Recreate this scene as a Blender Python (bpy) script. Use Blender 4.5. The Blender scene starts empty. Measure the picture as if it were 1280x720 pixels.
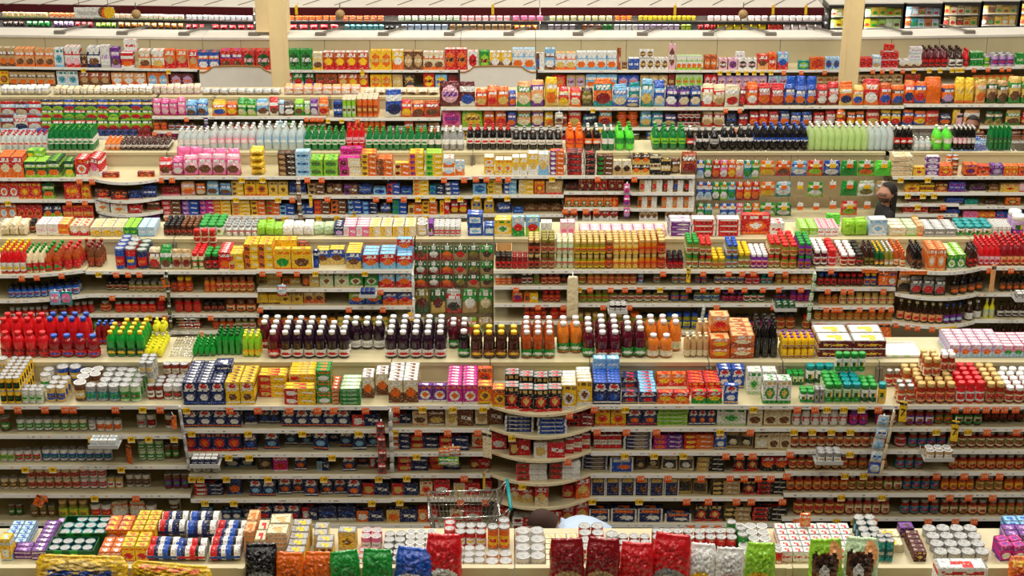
import bpy, bmesh, math, random
from math import sin, cos, tan, pi, radians, atan, sqrt
from mathutils import Vector, Matrix
random.seed(7)
SC = bpy.context.scene
COL = SC.collection

# ---------------------------------------------------------------- camera, world, lights, exposure
F, TH, ZC = 1944.0, radians(22.5), 7.7
cd = bpy.data.cameras.new('camera'); cam = bpy.data.objects.new('camera', cd); COL.objects.link(cam)
cd.sensor_width = 36; cd.lens = F / 1280 * 36; cd.clip_end = 200
cam.location = (0, 0, ZC); cam.rotation_euler = (radians(90) - TH, 0, 0)
SC.camera = cam
w = bpy.data.worlds.new('world'); SC.world = w; w.use_nodes = True
w.node_tree.nodes['Background'].inputs[0].default_value = (1.0, .95, .86, 1)
w.node_tree.nodes['Background'].inputs[1].default_value = .02
SC.view_settings.view_transform = 'Standard'; SC.view_settings.look = 'None'
SC.view_settings.gamma = 1; SC.view_settings.use_curve_mapping = False
SC.view_settings.exposure = -0.70
LAMP_W = 330.0            # watts of each ceiling strip lamp
CEIL = 10.2
LAMPS = [(x, y) for y in (3.4, 7.2, 10.4, 13.6, 16.8, 20.0, 23.2, 26.6) for x in (-7.2, 0, 7.2)]

TS, TC = sin(TH), cos(TH)
def X(px, Y, Z): return (px - 640) * (Y * TC + (ZC - Z) * TS) / F
def Zat(py, Y):
    t = (py - 360) / F
    return ZC - Y * (TS + t * TC) / (TC - t * TS)
def Yat(py, Z):
    t = (py - 360) / F
    return (ZC - Z) * (TC - t * TS) / (TS + t * TC)
def PY(Y, Z):
    h = ZC - Z
    return 360 + F * (h * TC - Y * TS) / (Y * TC + h * TS)

# ---------------------------------------------------------------- colours
C = dict(red=(.66,.012,.016), dred=(.27,.008,.012), maroon=(.13,.006,.012), orange=(.86,.155,.008), dorange=(.62,.09,.006),
  yel=(.92,.56,.012), gold=(.74,.50,.12), cream=(.82,.70,.44), white=(.86,.85,.80), navy=(.010,.022,.115), blue=(.014,.085,.46),
  lblue=(.22,.52,.82), sky=(.45,.68,.86), teal=(.0,.27,.27), dteal=(.004,.10,.11), green=(.012,.30,.035), dgreen=(.008,.10,.022), lime=(.30,.62,.03),
  pale=(.55,.72,.42), brown=(.17,.055,.018), dbrown=(.045,.016,.009), black=(.010,.009,.009), grey=(.30,.30,.29), lgrey=(.55,.55,.53),
  purple=(.17,.022,.30), lilac=(.55,.36,.66), mag=(.62,.012,.26), pink=(.86,.17,.38), lpink=(.9,.5,.58), tan=(.56,.36,.15), olive=(.23,.20,.022),
  pickle=(.30,.26,.02), amber=(.60,.20,.012), rust=(.42,.07,.012), peach=(.9,.42,.16), clear=(.88,.93,.92), cgreen=(.84,.95,.58), silver=(.40,.40,.39),
  sauce=(.30,.022,.008), juice=(.10,.006,.016), grape=(.022,.006,.016), apple=(.72,.20,.02), bgreen=(.12,.78,.05), beige=(.66,.55,.36), lemon=(.85,.80,.03),
  soda=(.010,.19,.045), skin=(.50,.25,.15), hair=(.010,.006,.004))

# ---------------------------------------------------------------- materials
def mat(name, rough=.5, metal=0., coat=0., spec=.5, bump=0., var=.10, scale=30., color=None, trans=0., busy=0., bdist=.01):
    m = bpy.data.materials.new(name); m.use_nodes = True
    nt = m.node_tree; p = nt.nodes['Principled BSDF']
    p.inputs['Roughness'].default_value = rough; p.inputs['Metallic'].default_value = metal
    p.inputs['Coat Weight'].default_value = coat; p.inputs['Coat Roughness'].default_value = .08
    p.inputs['Specular IOR Level'].default_value = spec
    p.inputs['Transmission Weight'].default_value = trans
    if color is None:
        a = nt.nodes.new('ShaderNodeAttribute'); a.attribute_name = 'Col'; src = a.outputs['Color']
    else:
        a = nt.nodes.new('ShaderNodeRGB'); a.outputs[0].default_value = (*color, 1); src = a.outputs[0]
    tc = nt.nodes.new('ShaderNodeTexCoord')
    n = nt.nodes.new('ShaderNodeTexNoise'); n.inputs['Scale'].default_value = scale; n.inputs['Detail'].default_value = 3
    nt.links.new(tc.outputs['Object'], n.inputs['Vector'])
    mr = nt.nodes.new('ShaderNodeMapRange'); mr.inputs[3].default_value = 1 - var; mr.inputs[4].default_value = 1 + var
    nt.links.new(n.outputs['Fac'], mr.inputs[0])
    mx = nt.nodes.new('ShaderNodeVectorMath'); mx.operation = 'SCALE'
    nt.links.new(src, mx.inputs[0]); nt.links.new(mr.outputs[0], mx.inputs['Scale'])
    last = mx.outputs[0]
    if busy:                                                                     # fine print: small dark and pale marks whose layout differs by kind
        sc = nt.nodes.new('ShaderNodeVectorMath'); sc.operation = 'SCALE'; sc.inputs['Scale'].default_value = 9.0; nt.links.new(src, sc.inputs[0])
        ad = nt.nodes.new('ShaderNodeVectorMath'); ad.operation = 'ADD'; nt.links.new(tc.outputs['Object'], ad.inputs[0]); nt.links.new(sc.outputs[0], ad.inputs[1])
        for k, (scl, lo, hi, tint, amt) in enumerate((((62, 62, 120), .54, .66, 'dark', .80), ((48, 48, 80), .60, .70, 'pale', .55))):
            mp = nt.nodes.new('ShaderNodeMapping'); mp.inputs['Scale'].default_value = scl; mp.inputs['Location'].default_value = (k*7.3, 0, k*3.1); nt.links.new(ad.outputs[0], mp.inputs[0])
            nz = nt.nodes.new('ShaderNodeTexNoise'); nz.inputs['Scale'].default_value = 1.0; nz.inputs['Detail'].default_value = 1; nt.links.new(mp.outputs[0], nz.inputs['Vector'])
            r2 = nt.nodes.new('ShaderNodeMapRange'); r2.inputs[1].default_value = lo; r2.inputs[2].default_value = hi; r2.inputs[4].default_value = amt * busy; nt.links.new(nz.outputs['Fac'], r2.inputs[0])
            mc = nt.nodes.new('ShaderNodeMix'); mc.data_type = 'RGBA'; nt.links.new(r2.outputs[0], mc.inputs[0]); nt.links.new(last, mc.inputs[6])
            if tint == 'dark':
                dk = nt.nodes.new('ShaderNodeVectorMath'); dk.operation = 'SCALE'; dk.inputs['Scale'].default_value = .16; nt.links.new(last, dk.inputs[0]); nt.links.new(dk.outputs[0], mc.inputs[7])
            else: mc.inputs[7].default_value = (.80, .74, .58, 1)
            last = mc.outputs[2]
    nt.links.new(last, p.inputs['Base Color'])
    if bump:
        b = nt.nodes.new('ShaderNodeBump'); b.inputs['Strength'].default_value = bump; b.inputs['Distance'].default_value = bdist
        nt.links.new(n.outputs['Fac'], b.inputs['Height']); nt.links.new(b.outputs[0], p.inputs['Normal'])
    return m
M = dict(
  carton=mat('printed_carton', .45, scale=60, spec=.3, busy=.95), film=mat('plastic_film', .20, coat=.4, bump=1.0, scale=24, busy=.62, bdist=.02), plainfilm=mat('plain_film', .15, coat=.6, bump=1.0, scale=14, bdist=.03), glass=mat('filled_glass', .10, coat=.5, scale=60, var=.45),
  plastic=mat('moulded_plastic', .28, scale=40), tin=mat('tin_metal', .36, metal=.85, scale=40), paper=mat('label_paper', .45, scale=60, spec=.3, busy=.8), cardpaper=mat('plain_paper', .5, scale=60, spec=.3),
  clear=mat('clear_bottle_plastic', .05, coat=.3, trans=.5, scale=22),
  shelf=mat('shelf_enamel', .42, color=(.53,.46,.27), scale=5), strip=mat('price_strip_plastic', .35, scale=60, var=.05), panel=mat('panel_enamel', .5, color=(.50,.435,.265), scale=4),
  whitep=mat('white_enamel', .45, color=(.74,.70,.62), scale=4), dark=mat('dark_metal', .4, color=(.03,.028,.026)), post=mat('upright_metal', .35, metal=.4, color=(.20,.18,.15)),
  fascia=mat('fascia_laminate', .35, color=(.085,.006,.010), scale=6), cloth=mat('cloth', .85, bump=.3, scale=60), skin=mat('skin', .5, scale=40, var=.06), chrome=mat('chrome_wire', .22, metal=.9, color=(.55,.54,.5)),
  column=mat('painted_column', .55, color=(.86,.68,.36), scale=3), floor=mat('floor_vinyl', .35, color=(.32,.28,.22), scale=2), ceil=mat('ceiling_paint', .8, color=(.55,.52,.47)),
  wood=mat('wood_trim', .4, color=(.35,.17,.05)), peg=mat('pegboard', .55, color=(.40,.31,.17), scale=4))
def emis(name, col, s):
    m = bpy.data.materials.new(name); m.use_nodes = True; p = m.node_tree.nodes['Principled BSDF']
    p.inputs['Base Color'].default_value = (*col, 1); p.inputs['Emission Color'].default_value = (*col, 1); p.inputs['Emission Strength'].default_value = s
    return m
M['tube'] = emis('lit_tube', (1, .97, .9), 45.0)
M['diffuser'] = emis('lit_diffuser', (1, .96, .88), 2.0)
def glass_mat():
    m = bpy.data.materials.new('door_glass'); m.use_nodes = True; nt = m.node_tree
    nt.nodes.remove(nt.nodes['Principled BSDF']); out = nt.nodes['Material Output']
    t = nt.nodes.new('ShaderNodeBsdfTransparent'); g = nt.nodes.new('ShaderNodeBsdfGlossy'); g.inputs['Roughness'].default_value = .03
    mx = nt.nodes.new('ShaderNodeMixShader'); mx.inputs[0].default_value = .10
    nt.links.new(t.outputs[0], mx.inputs[1]); nt.links.new(g.outputs[0], mx.inputs[2]); nt.links.new(mx.outputs[0], out.inputs[0])
    return m
M['doorglass'] = glass_mat()
def clear_mat():
    m = bpy.data.materials.new('clear_bottle'); m.use_nodes = True; nt = m.node_tree; p = nt.nodes['Principled BSDF']; out = nt.nodes['Material Output']
    a = nt.nodes.new('ShaderNodeAttribute'); a.attribute_name = 'Col'; nt.links.new(a.outputs['Color'], p.inputs['Base Color'])
    p.inputs['Roughness'].default_value = .08; p.inputs['Coat Weight'].default_value = .6
    t = nt.nodes.new('ShaderNodeBsdfTransparent'); nt.links.new(a.outputs['Color'], t.inputs[0])
    mx = nt.nodes.new('ShaderNodeMixShader'); mx.inputs[0].default_value = .42
    nt.links.new(t.outputs[0], mx.inputs[1]); nt.links.new(p.outputs[0], mx.inputs[2]); nt.links.new(mx.outputs[0], out.inputs[0])
    return m
M['clear'] = clear_mat()

# ---------------------------------------------------------------- mesh building
class MB:
    def __init__(s): s.v = []; s.f = []; s.c = []; s.s = []
    def face(s, pts, c=(1, 1, 1), smooth=False):
        k = len(s.v); s.v += pts; s.f.append(tuple(range(k, k + len(pts)))); s.c.append(c); s.s.append(smooth)
    def idx(s, ids, c, smooth=False): s.f.append(tuple(ids)); s.c.append(c); s.s.append(smooth)
    def box(s, x0, x1, y0, y1, z0, z1, c=(1, 1, 1)):
        k = len(s.v)
        s.v += [(x0,y0,z0),(x1,y0,z0),(x1,y1,z0),(x0,y1,z0),(x0,y0,z1),(x1,y0,z1),(x1,y1,z1),(x0,y1,z1)]
        for q in ((0,3,2,1),(4,5,6,7),(0,1,5,4),(1,2,6,5),(2,3,7,6),(3,0,4,7)): s.idx([k + i for i in q], c)
    def bar(s, a, b, r, c=(1, 1, 1), n=5):
        a, b = Vector(a), Vector(b); d = (b - a).normalized()
        u = d.cross(Vector((0, 0, 1)) if abs(d.z) < .9 else Vector((1, 0, 0))).normalized(); w_ = d.cross(u)
        k = len(s.v)
        for p in (a, b):
            for i in range(n):
                q = p + (u * cos(2*pi*i/n) + w_ * sin(2*pi*i/n)) * r; s.v.append(tuple(q))
        for i in range(n): j = (i + 1) % n; s.idx((k+i, k+j, k+n+j, k+n+i), c, True)
        s.idx([k + i for i in reversed(range(n))], c); s.idx([k + n + i for i in range(n)], c)
    def lathe(s, prof, cf, n=12, capb=True, capt=True, smooth=True):
        k = len(s.v)
        for r, z in prof:
            for i in range(n): a = 2*pi*(i + .5)/n - pi/2; s.v.append((r*cos(a), r*sin(a), z))
        for j in range(len(prof) - 1):
            for i in range(n):
                i2 = (i + 1) % n; a = 2*pi*(i + 1)/n - pi/2
                s.idx((k+j*n+i, k+j*n+i2, k+(j+1)*n+i2, k+(j+1)*n+i), cf(j, a), smooth)
        if capb: s.idx([k + i for i in reversed(range(n))], cf(0, 0))
        if capt: s.idx([k + (len(prof)-1)*n + i for i in range(n)], cf(len(prof) - 2, 0))
    def mesh(s, name, material):
        me = bpy.data.meshes.new(name); me.from_pydata(s.v, [], s.f)
        at = me.color_attributes.new('Col', 'FLOAT_COLOR', 'CORNER'); buf = []
        for f, c in zip(s.f, s.c): buf += [c[0], c[1], c[2], 1.0] * len(f)
        at.data.foreach_set('color', buf)
        me.polygons.foreach_set('use_smooth', s.s); me.materials.append(material); me.update()
        return me
    def obj(s, name, material, parent=None, loc=None):
        return link(name, s.mesh(name, material), parent, loc)
def link(name, me, parent=None, loc=None, rz=0):
    o = bpy.data.objects.new(name, me); COL.objects.link(o)
    if parent: o.parent = parent
    if loc is not None: o.location = loc
    if rz: o.rotation_euler = (0, 0, rz)
    return o
def tag(o, label, cat=None, group=None, kind=None):
    if label: o['label'] = label
    if cat: o['category'] = cat
    if group: o['group'] = group
    if kind: o['kind'] = kind
    return o

# ---------------------------------------------------------------- prints: small paint programs on the front of a package
def inside(op, u, v):
    if op[0] in 'rt': return op[1] <= u <= op[3] and op[2] <= v <= op[4]
    return ((u - op[1]) / op[3])**2 + ((v - op[2]) / op[4])**2 <= 1
def paint(ops, base, u, v, i=0, j=0):
    c = base
    for op in ops:
        if inside(op, u, v) and not (op[0] == 't' and (i * 7 + (j // 2) * 5 + i // 3) % 4 == 0): c = op[5]
    return c
W_, K_ = C['white'], C['black']
def design(style, c1, c2, c3):
    if style == 'p': return [('r',0,.04,1,.16,c3),('o',.5,.82,.36,.12,W_),('o',.5,.82,.30,.09,C['red']),('t',.1,.58,.9,.70,W_),('o',.5,.34,.32,.13,c2)]
    if style == 's': return [('r',0,0,1,.48,c2),('o',.5,.46,.34,.20,c3),('t',.12,.74,.88,.90,W_)]
    if style == 'c': return [('t',.1,.80,.9,.92,c3),('o',.5,.44,.36,.26,c2),('o',.5,.44,.20,.15,c3),('r',0,0,1,.10,c2)]
    if style == 'h': return [('r',0,0,.46,1,c2),('t',.54,.35,.94,.62,W_),('o',.22,.42,.18,.28,c3)]
    if style == 't': return [('r',0,.30,1,.62,c2),('t',.1,.38,.9,.54,c3),('r',0,.86,1,1,c2)]
    if style == 'n': return [('t',.15,.40,.85,.62,c2),('r',0,0,1,.10,c3)]
    if style == 'w': return [('r',.08,.08,.92,.92,c1),('r',.14,.70,.86,.86,c2),('o',.62,.32,.26,.16,c3),('r',0,0,.06,1,W_),('r',.94,0,1,1,W_),('r',0,.94,1,1,W_)]
    if style == 'k': return [('r',.12,.18,.88,.72,c2),('o',.5,.42,.26,.16,c3)]
    if style == 'x': return []
    if style == 'q': return [('o',.5,.5,.40,.34,c2),('t',.14,.42,.86,.60,c3)]
    if style == 'e': return [('r',0,0,1,.55,c2),('r',0,.5,1,.58,W_),('o',.32,.5,.17,.2,W_),('o',.32,.53,.13,.15,C['red']),('o',.32,.43,.12,.09,C['blue'])]
    if style == 'v': return [('r',0,0,1,.22,c2),('o',.5,.30,.40,.20,c3),('r',.0,.60,1,.80,c2),('t',.1,.64,.9,.77,W_)]
    if style == 'z': return [('o',.5,.16,.44,.26,c3),('o',.5,.13,.26,.16,c2)]
    if style == 'd': return [('o',.76,.70,.20,.26,C['peach']),('o',.18,.52,.12,.26,C['dbrown']),('o',.72,.50,.12,.26,C['dbrown']),('o',.45,.42,.38,.34,C['brown']),('o',.45,.52,.30,.20,C['dbrown']),('o',.42,.32,.17,.2,C['white']),('o',.44,.28,.06,.06,K_),('o',.30,.50,.05,.05,K_),('o',.55,.50,.05,.05,K_)]
    return [('t',.10,.72,.90,.88,c2),('o',.5,.34,.36,.22,c3),('r',0,0,1,.08,c2)]
def print_box(w, h, d, ops, c1, c2, top=None, nx=14, ny=15):
    m = MB(); x0, y0 = -w/2, -d/2; top = top or c1
    for i in range(nx):
        for j in range(ny):
            a, b, e, g = x0 + w*i/nx, x0 + w*(i+1)/nx, h*j/ny, h*(j+1)/ny - (min(.004, w*.06, d*.1) if j == ny - 1 else 0)
            m.face([(a,y0,e),(b,y0,e),(b,y0,g),(a,y0,g)], paint(ops, c1, (i+.5)/nx, (j+.5)/ny, i, j))
    x1, y1, t = w/2, d/2, h
    e = min(.004, w*.06, d*.1); dk = tuple(q*.35 for q in top)                    # closed lid: printed patch, folded edges with the shade of gaps painted in
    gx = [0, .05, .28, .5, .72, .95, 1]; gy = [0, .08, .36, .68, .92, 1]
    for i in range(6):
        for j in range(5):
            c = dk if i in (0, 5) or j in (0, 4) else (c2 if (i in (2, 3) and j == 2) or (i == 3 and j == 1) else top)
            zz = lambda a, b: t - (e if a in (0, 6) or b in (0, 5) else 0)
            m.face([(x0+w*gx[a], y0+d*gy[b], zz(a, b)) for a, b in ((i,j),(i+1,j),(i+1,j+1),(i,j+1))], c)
    for sx in (x0, x1):
        for a, b, c in ((0,.25,c2),(.25,.7,c1),(.7,.86,c2),(.86,.98,c1)):
            q = [(sx,y0,h*a),(sx,y1,h*a),(sx,y1,h*b),(sx,y0,h*b)]
            m.face(q if sx > 0 else q[::-1], c)
    m.face([(x1,y1,0),(x0,y1,0),(x0,y1,h),(x1,y1,h)], c1); m.face([(x0,y1,0),(x1,y1,0),(x1,y0,0),(x0,y0,0)], c1)
    return m
def pillow(w, h, d, ops, c1, nu=12, nv=16, crimp=.07, seed=0, back=None):
    m = MB(); rnd = random.Random(seed)
    if w > .2: nu, nv = 26, 32
    P = {}
    for sgn in (-1, 1):
        for i in range(nu + 1):
            for j in range(nv + 1):
                u, v = -1 + 2*i/nu, j/nv
                edge = i in (0, nu) or j in (0, nv)
                vv = min(1, max(0, (v - crimp*.5) / (1 - 1.5*crimp)))
                th = 0 if edge else d/2 * (1 - abs(u)**2.6)**.6 * max(.06, sin(pi*vv))**.55
                th *= 1 + (.34*rnd.uniform(-1, 1) if not edge else 0)
                wx = w/2 * (1 - .05*sin(pi*v)) * (1 - .16*max(0, v - .72)/.28) * (1 + .02*rnd.uniform(-1, 1))
                if sgn == 1 and edge: P[(1,i,j)] = P[(-1,i,j)]; continue
                P[(sgn,i,j)] = len(m.v); m.v.append((u*wx, sgn*th, h*v + (.015*h*rnd.uniform(-1, 1) if j == nv else 0)))
    for i in range(nu):
        for j in range(nv):
            c = paint(ops, c1, (i+.5)/nu, (j+.5)/nv, i, j)
            m.idx((P[(-1,i,j)],P[(-1,i+1,j)],P[(-1,i+1,j+1)],P[(-1,i,j+1)]), c, True)
            m.idx((P[(1,i+1,j)],P[(1,i,j)],P[(1,i,j+1)],P[(1,i+1,j+1)]), back or c1, True)
    return m

NSEG = 12
def label_band(r, z0, z1, ops, c1, rows=5, n=16):
    m = MB(); prof = [(r, z0 + (z1 - z0)*k/rows) for k in range(rows + 1)]
    def cf(j, a):
        t = ((a + pi/2 + pi) % (2*pi)) - pi                                      # 0 at the front
        return paint(ops, c1, .5 + t/2.4, (j+.5)/rows, int((a+4)*9), j) if abs(t) < 1.2 else c1
    m.lathe(prof, cf, n, False, False); return m
def body_mesh(prof, c, n=NSEG, band=None):
    m = MB(); m.lathe(prof, (lambda j, a: c) if band is None else band, n); return m

_cache = {}
def kit(spec, w, h, d):
    """meshes of one package kind: [(part name, mesh)], the first is the thing itself; returns also its depth"""
    key = (spec, round(w, 3), round(h, 3), round(d, 3))
    if key in _cache: return _cache[key]
    t = spec.split(); k = t[0]; cc = [C[x] for x in t[1:] if x in C]; st = ([x for x in t[1:] if x not in C] + ['a'])[0]
    while len(cc) < 3: cc.append(cc[-1])
    c1, c2, c3 = cc[:3]; parts = []; nm = 'package'
    r = w/2
    if k == 'b':
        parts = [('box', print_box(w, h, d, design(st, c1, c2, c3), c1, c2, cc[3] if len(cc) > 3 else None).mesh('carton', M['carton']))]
    elif k == 'j':                                                               # jar: lid, content, label
        z = h*.80; lab = cc[2]
        parts = [('body', body_mesh([(r*.80,0),(r*.95,h*.05),(r*.96,h*.60),(r*.78,h*.75),(r*.68,z)], c2).mesh('jar_body', M['glass'])),
                 ('lid', body_mesh([(r*.78,h*.79),(r*.82,h*.82),(r*.82,h*.96),(r*.76,h),(r*.55,h*.985)], (.62,.42,.14) if t[1] == 'gold' else c1).mesh('jar_lid', M['tin' if t[1] == 'silver' else 'plastic'])),
                 ('label', label_band(r*.985, h*.14, h*.58, design('k' if st == 'a' else st, lab, cc[3] if len(cc) > 3 else C['red'], c2), lab).mesh('jar_label', M['paper']))]
        d = w
    elif k == 'c':                                                               # can: label, accent, lid
        lid = cc[3] if len(cc) > 3 else C['silver']
        ops = design('k' if st == 'a' else st, c1, c2, c3)
        m = MB(); R = 6; prof = [(r*.95,0),(r*.97,h*.03)] + [(r*.97, h*(.05 + .88*q/R)) for q in range(R+1)] + [(r*.97,h*.95),(r*.95,h*.97)]
        def cf(j, a):
            if j < 2 or j > R + 1: return C['silver']
            tt = ((a + pi/2 + pi) % (2*pi)) - pi
            return paint(ops, c1, .5 + tt/2.4, (j-1.5)/R, int((a+4)*9), j) if abs(tt) < 1.2 else c1
        m.lathe(prof, cf, 14)
        parts = [('body', m.mesh('can_body', M['paper'])),
                 ('lid', body_mesh([(r*.97,h*.955),(r*.985,h*.97),(r*.985,h),(r*.88,h),(r*.83,h*.93),(r*.60,h*.935),(r*.57,h*.955)], lid, 14, lambda j, a: tuple(q*(1, 1.2, 1.2, .45, .75, .5)[min(j, 5)] for q in lid)).mesh('can_lid', M['tin' if len(cc) < 4 else 'plastic']))]  # lid shading painted in: rim colour lightened, recessed rings darkened
        d = w
    elif k in 'ous':                                                             # bottle: cap, body, label
        if k == 'o': prof = [(r*.82,0),(r*.97,h*.03),(r*.97,h*.22),(r*.90,h*.36),(r*.97,h*.52),(r*.93,h*.68),(r*.72,h*.79),(r*.46,h*.86),(r*.43,h*.89)]; lz = (.08,.34)
        elif k == 'u': prof = [(r*.80,0),(r*.95,h*.04),(r*.95,h*.30),(r*.90,h*.36),(r*.95,h*.54),(r*.80,h*.68),(r*.48,h*.81),(r*.31,h*.87),(r*.28,h*.92)]; lz = (.30,.56)
        else: prof = [(r*.85,0),(r*.95,h*.03),(r*.95,h*.50),(r*.80,h*.60),(r*.42,h*.70),(r*.36,h*.90)]; lz = (.10,.45)
        cr = {'o': .52, 'u': .38, 's': .46}[k]; cz = prof[-1][1] - h*.015
        clearb = t[2] in ('clear', 'cgreen')
        parts = [('body', body_mesh(prof, c2).mesh('bottle_body', M['clear' if clearb else 'glass'])),
                 ('cap', body_mesh([(r*cr,cz),(r*cr*1.02,h*.985),(r*cr*.9,h)], c1, 10).mesh('bottle_cap', M['plastic']))]
        if len([x for x in t[1:] if x in C]) > 2:
            parts.append(('label', label_band(r*(1.0), h*lz[0], h*lz[1], design(st, c3, cc[3] if len(cc) > 3 else c2, cc[3] if len(cc) > 3 else c1), c3).mesh('bottle_label', M['paper'])))
        d = w
    elif k == 'k':                                                               # shaker canister: lid, body, print
        parts = [('body', body_mesh([(r*.9,0),(r*.95,h*.02),(r*.95,h*.74),(r*.9,h*.76)], c2, 12).mesh('canister_body', M['plastic'])),
                 ('lid', body_mesh([(r*.96,h*.74),(r*.97,h*.96),(r*.88,h),(r*.4,h*.985)], c1, 12).mesh('canister_lid', M['plastic'])),
                 ('label', label_band(r*.97, h*.08, h*.68, [('r',0,0,1,.3,c3),('o',.5,.6,.3,.25,C['yel']),('t',.2,.5,.8,.7,C['dgreen'])], c2).mesh('canister_label', M['paper']))]
        d = w
    elif k == 'e':                                                               # fruit shaped squeeze bottle
        parts = [('body', body_mesh([(r*.3,0),(r*.75,h*.08),(r*.97,h*.34),(r*.85,h*.58),(r*.4,h*.74),(r*.3,h*.80)], c2).mesh('squeezer_body', M['plastic'])),
                 ('cap', body_mesh([(r*.42,h*.78),(r*.42,h*.95),(r*.3,h)], c1, 8).mesh('squeezer_cap', M['plastic']))]
        d = w
    elif k == 'g':
        st2 = st
        parts = [('bag', pillow(w*1.06, h, d, design(st2, c1, c2, c3), c1, seed=len(spec)*7).mesh('pillow_bag', M['plainfilm' if st in 'xdz' else 'film']))]
    elif k == 'h':                                                               # flat pack with a punched header
        m = pillow(w, h*.94, d, design(st, c1, c2, c3), c1, crimp=.16, seed=len(spec)); parts = [('bag', m.mesh('hanging_pack', M['plainfilm' if st == 'x' else 'film']))]
    elif k == 'y':                                                               # sleeve of cans lying on its side
        m = MB(); n = 14; rr = h/2; segs = [(-w/2,W_),(-w/2+.006,K_),(-w*.26,c1),(-w*.12,C['navy']),(w*.02,W_),(w*.20,c2),(w*.30,K_),(w/2,W_)]
        for q in range(len(segs) - 1):
            xa, xb = segs[q][0], segs[q+1][0]; c = segs[q+1][1] if q else W_
            for i in range(n):
                a0, a1 = 2*pi*i/n, 2*pi*(i+1)/n
                up = -0.2 < sin((a0+a1)/2) or True
                m.face([(xa,cos(a0)*rr,rr+sin(a0)*rr),(xb,cos(a0)*rr,rr+sin(a0)*rr),(xb,cos(a1)*rr,rr+sin(a1)*rr),(xa,cos(a1)*rr,rr+sin(a1)*rr)][::-1], c if (i % 7) else c2, True)
        for xs in (-w/2, w/2):
            pts = [(xs,cos(2*pi*i/n)*rr,rr+sin(2*pi*i/n)*rr) for i in range(n)]
            m.face(pts if xs > 0 else pts[::-1], C['silver'])
        parts = [('sleeve', m.mesh('can_sleeve', M['carton']))]; d = h
    elif k == 't':                                                               # open tray
        m = MB(); e = .006; x1, y1 = w/2, d/2
        m.box(-x1, x1, -y1, y1, 0, e, c1)
        for q in range(6):
            a, b = -x1 + w*q/6, -x1 + w*(q+1)/6
            m.box(a, b, -y1, -y1+e, 0, h, c2 if q in (1, 3) else c1)
        m.box(-x1, x1, y1-e, y1, 0, h, c1); m.box(-x1, -x1+e, -y1, y1, 0, h, c1); m.box(x1-e, x1, -y1, y1, 0, h, c1)
        parts = [('tray', m.mesh('open_tray', M['cardpaper']))]
    _cache[key] = (parts, d)
    return _cache[key]

# ---------------------------------------------------------------- aisles: lip distance, bays (x0, x1, lip heights in the photo, bulge, skew0, skew1)
D = .50                                                                          # shelf depth
AISLE = {1: 'pasta', 2: 'pickle', 3: 'cookie', 4: 'chip', 5: 'cereal', 0: 'pet food', 6: 'meat'}
YL = {1: 12.32, 2: 15.54, 3: 18.76, 4: 21.98, 5: 25.2, 6: 29.0}
BAYS = {}
ZT = {1: 1.46 + .20, 2: 1.46 + .18, 3: 1.46 + .16, 4: 1.47, 5: 1.60}       # ridge height
def bays(row, rows): BAYS[row] = rows
def bay_at(row, px):
    for b in BAYS[row]:
        if b[0] <= px < b[1]: return b
    return BAYS[row][0] if px < BAYS[row][0][0] else BAYS[row][-1]
def yoff(b, px):
    x0, x1, lips, sag = b[:4]; u = (px - x0) / (x1 - x0)
    o = 0
    if sag: o -= sag * max(0, 1 - (2*u - 1)**2)
    if len(b) > 5: o += b[4] + (b[5] - b[4]) * u
    return o
ORD = 'zeroth first second third fourth fifth sixth seventh eighth ninth tenth eleventh twelfth thirteenth fourteenth fifteenth sixteenth seventeenth eighteenth nineteenth twentieth'.split()
def ordw(n): return ORD[n] if n <= 20 else ('twenty-' if n < 30 else 'thirty-' if n < 40 else 'forty-') + ORD[n % 10] if n % 10 else {30: 'thirtieth', 40: 'fortieth'}.get(n, 'fiftieth')
LEVEL = {'T': "top shelf", 'F': "rear top shelf", 'N': 'near shelf', 2: "second shelf", 3: "third shelf", 4: "fourth shelf", 5: "fifth shelf", 6: "bottom shelf", 7: 'floor shelf'}
BLK = [0]; SKIP = [0, 0]; PLACED = {}; TRAYS = False
PENDING = []                                                                     # every package, labelled once all are known
NEARY, NEARZ = 9.50, 1.38
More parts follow.
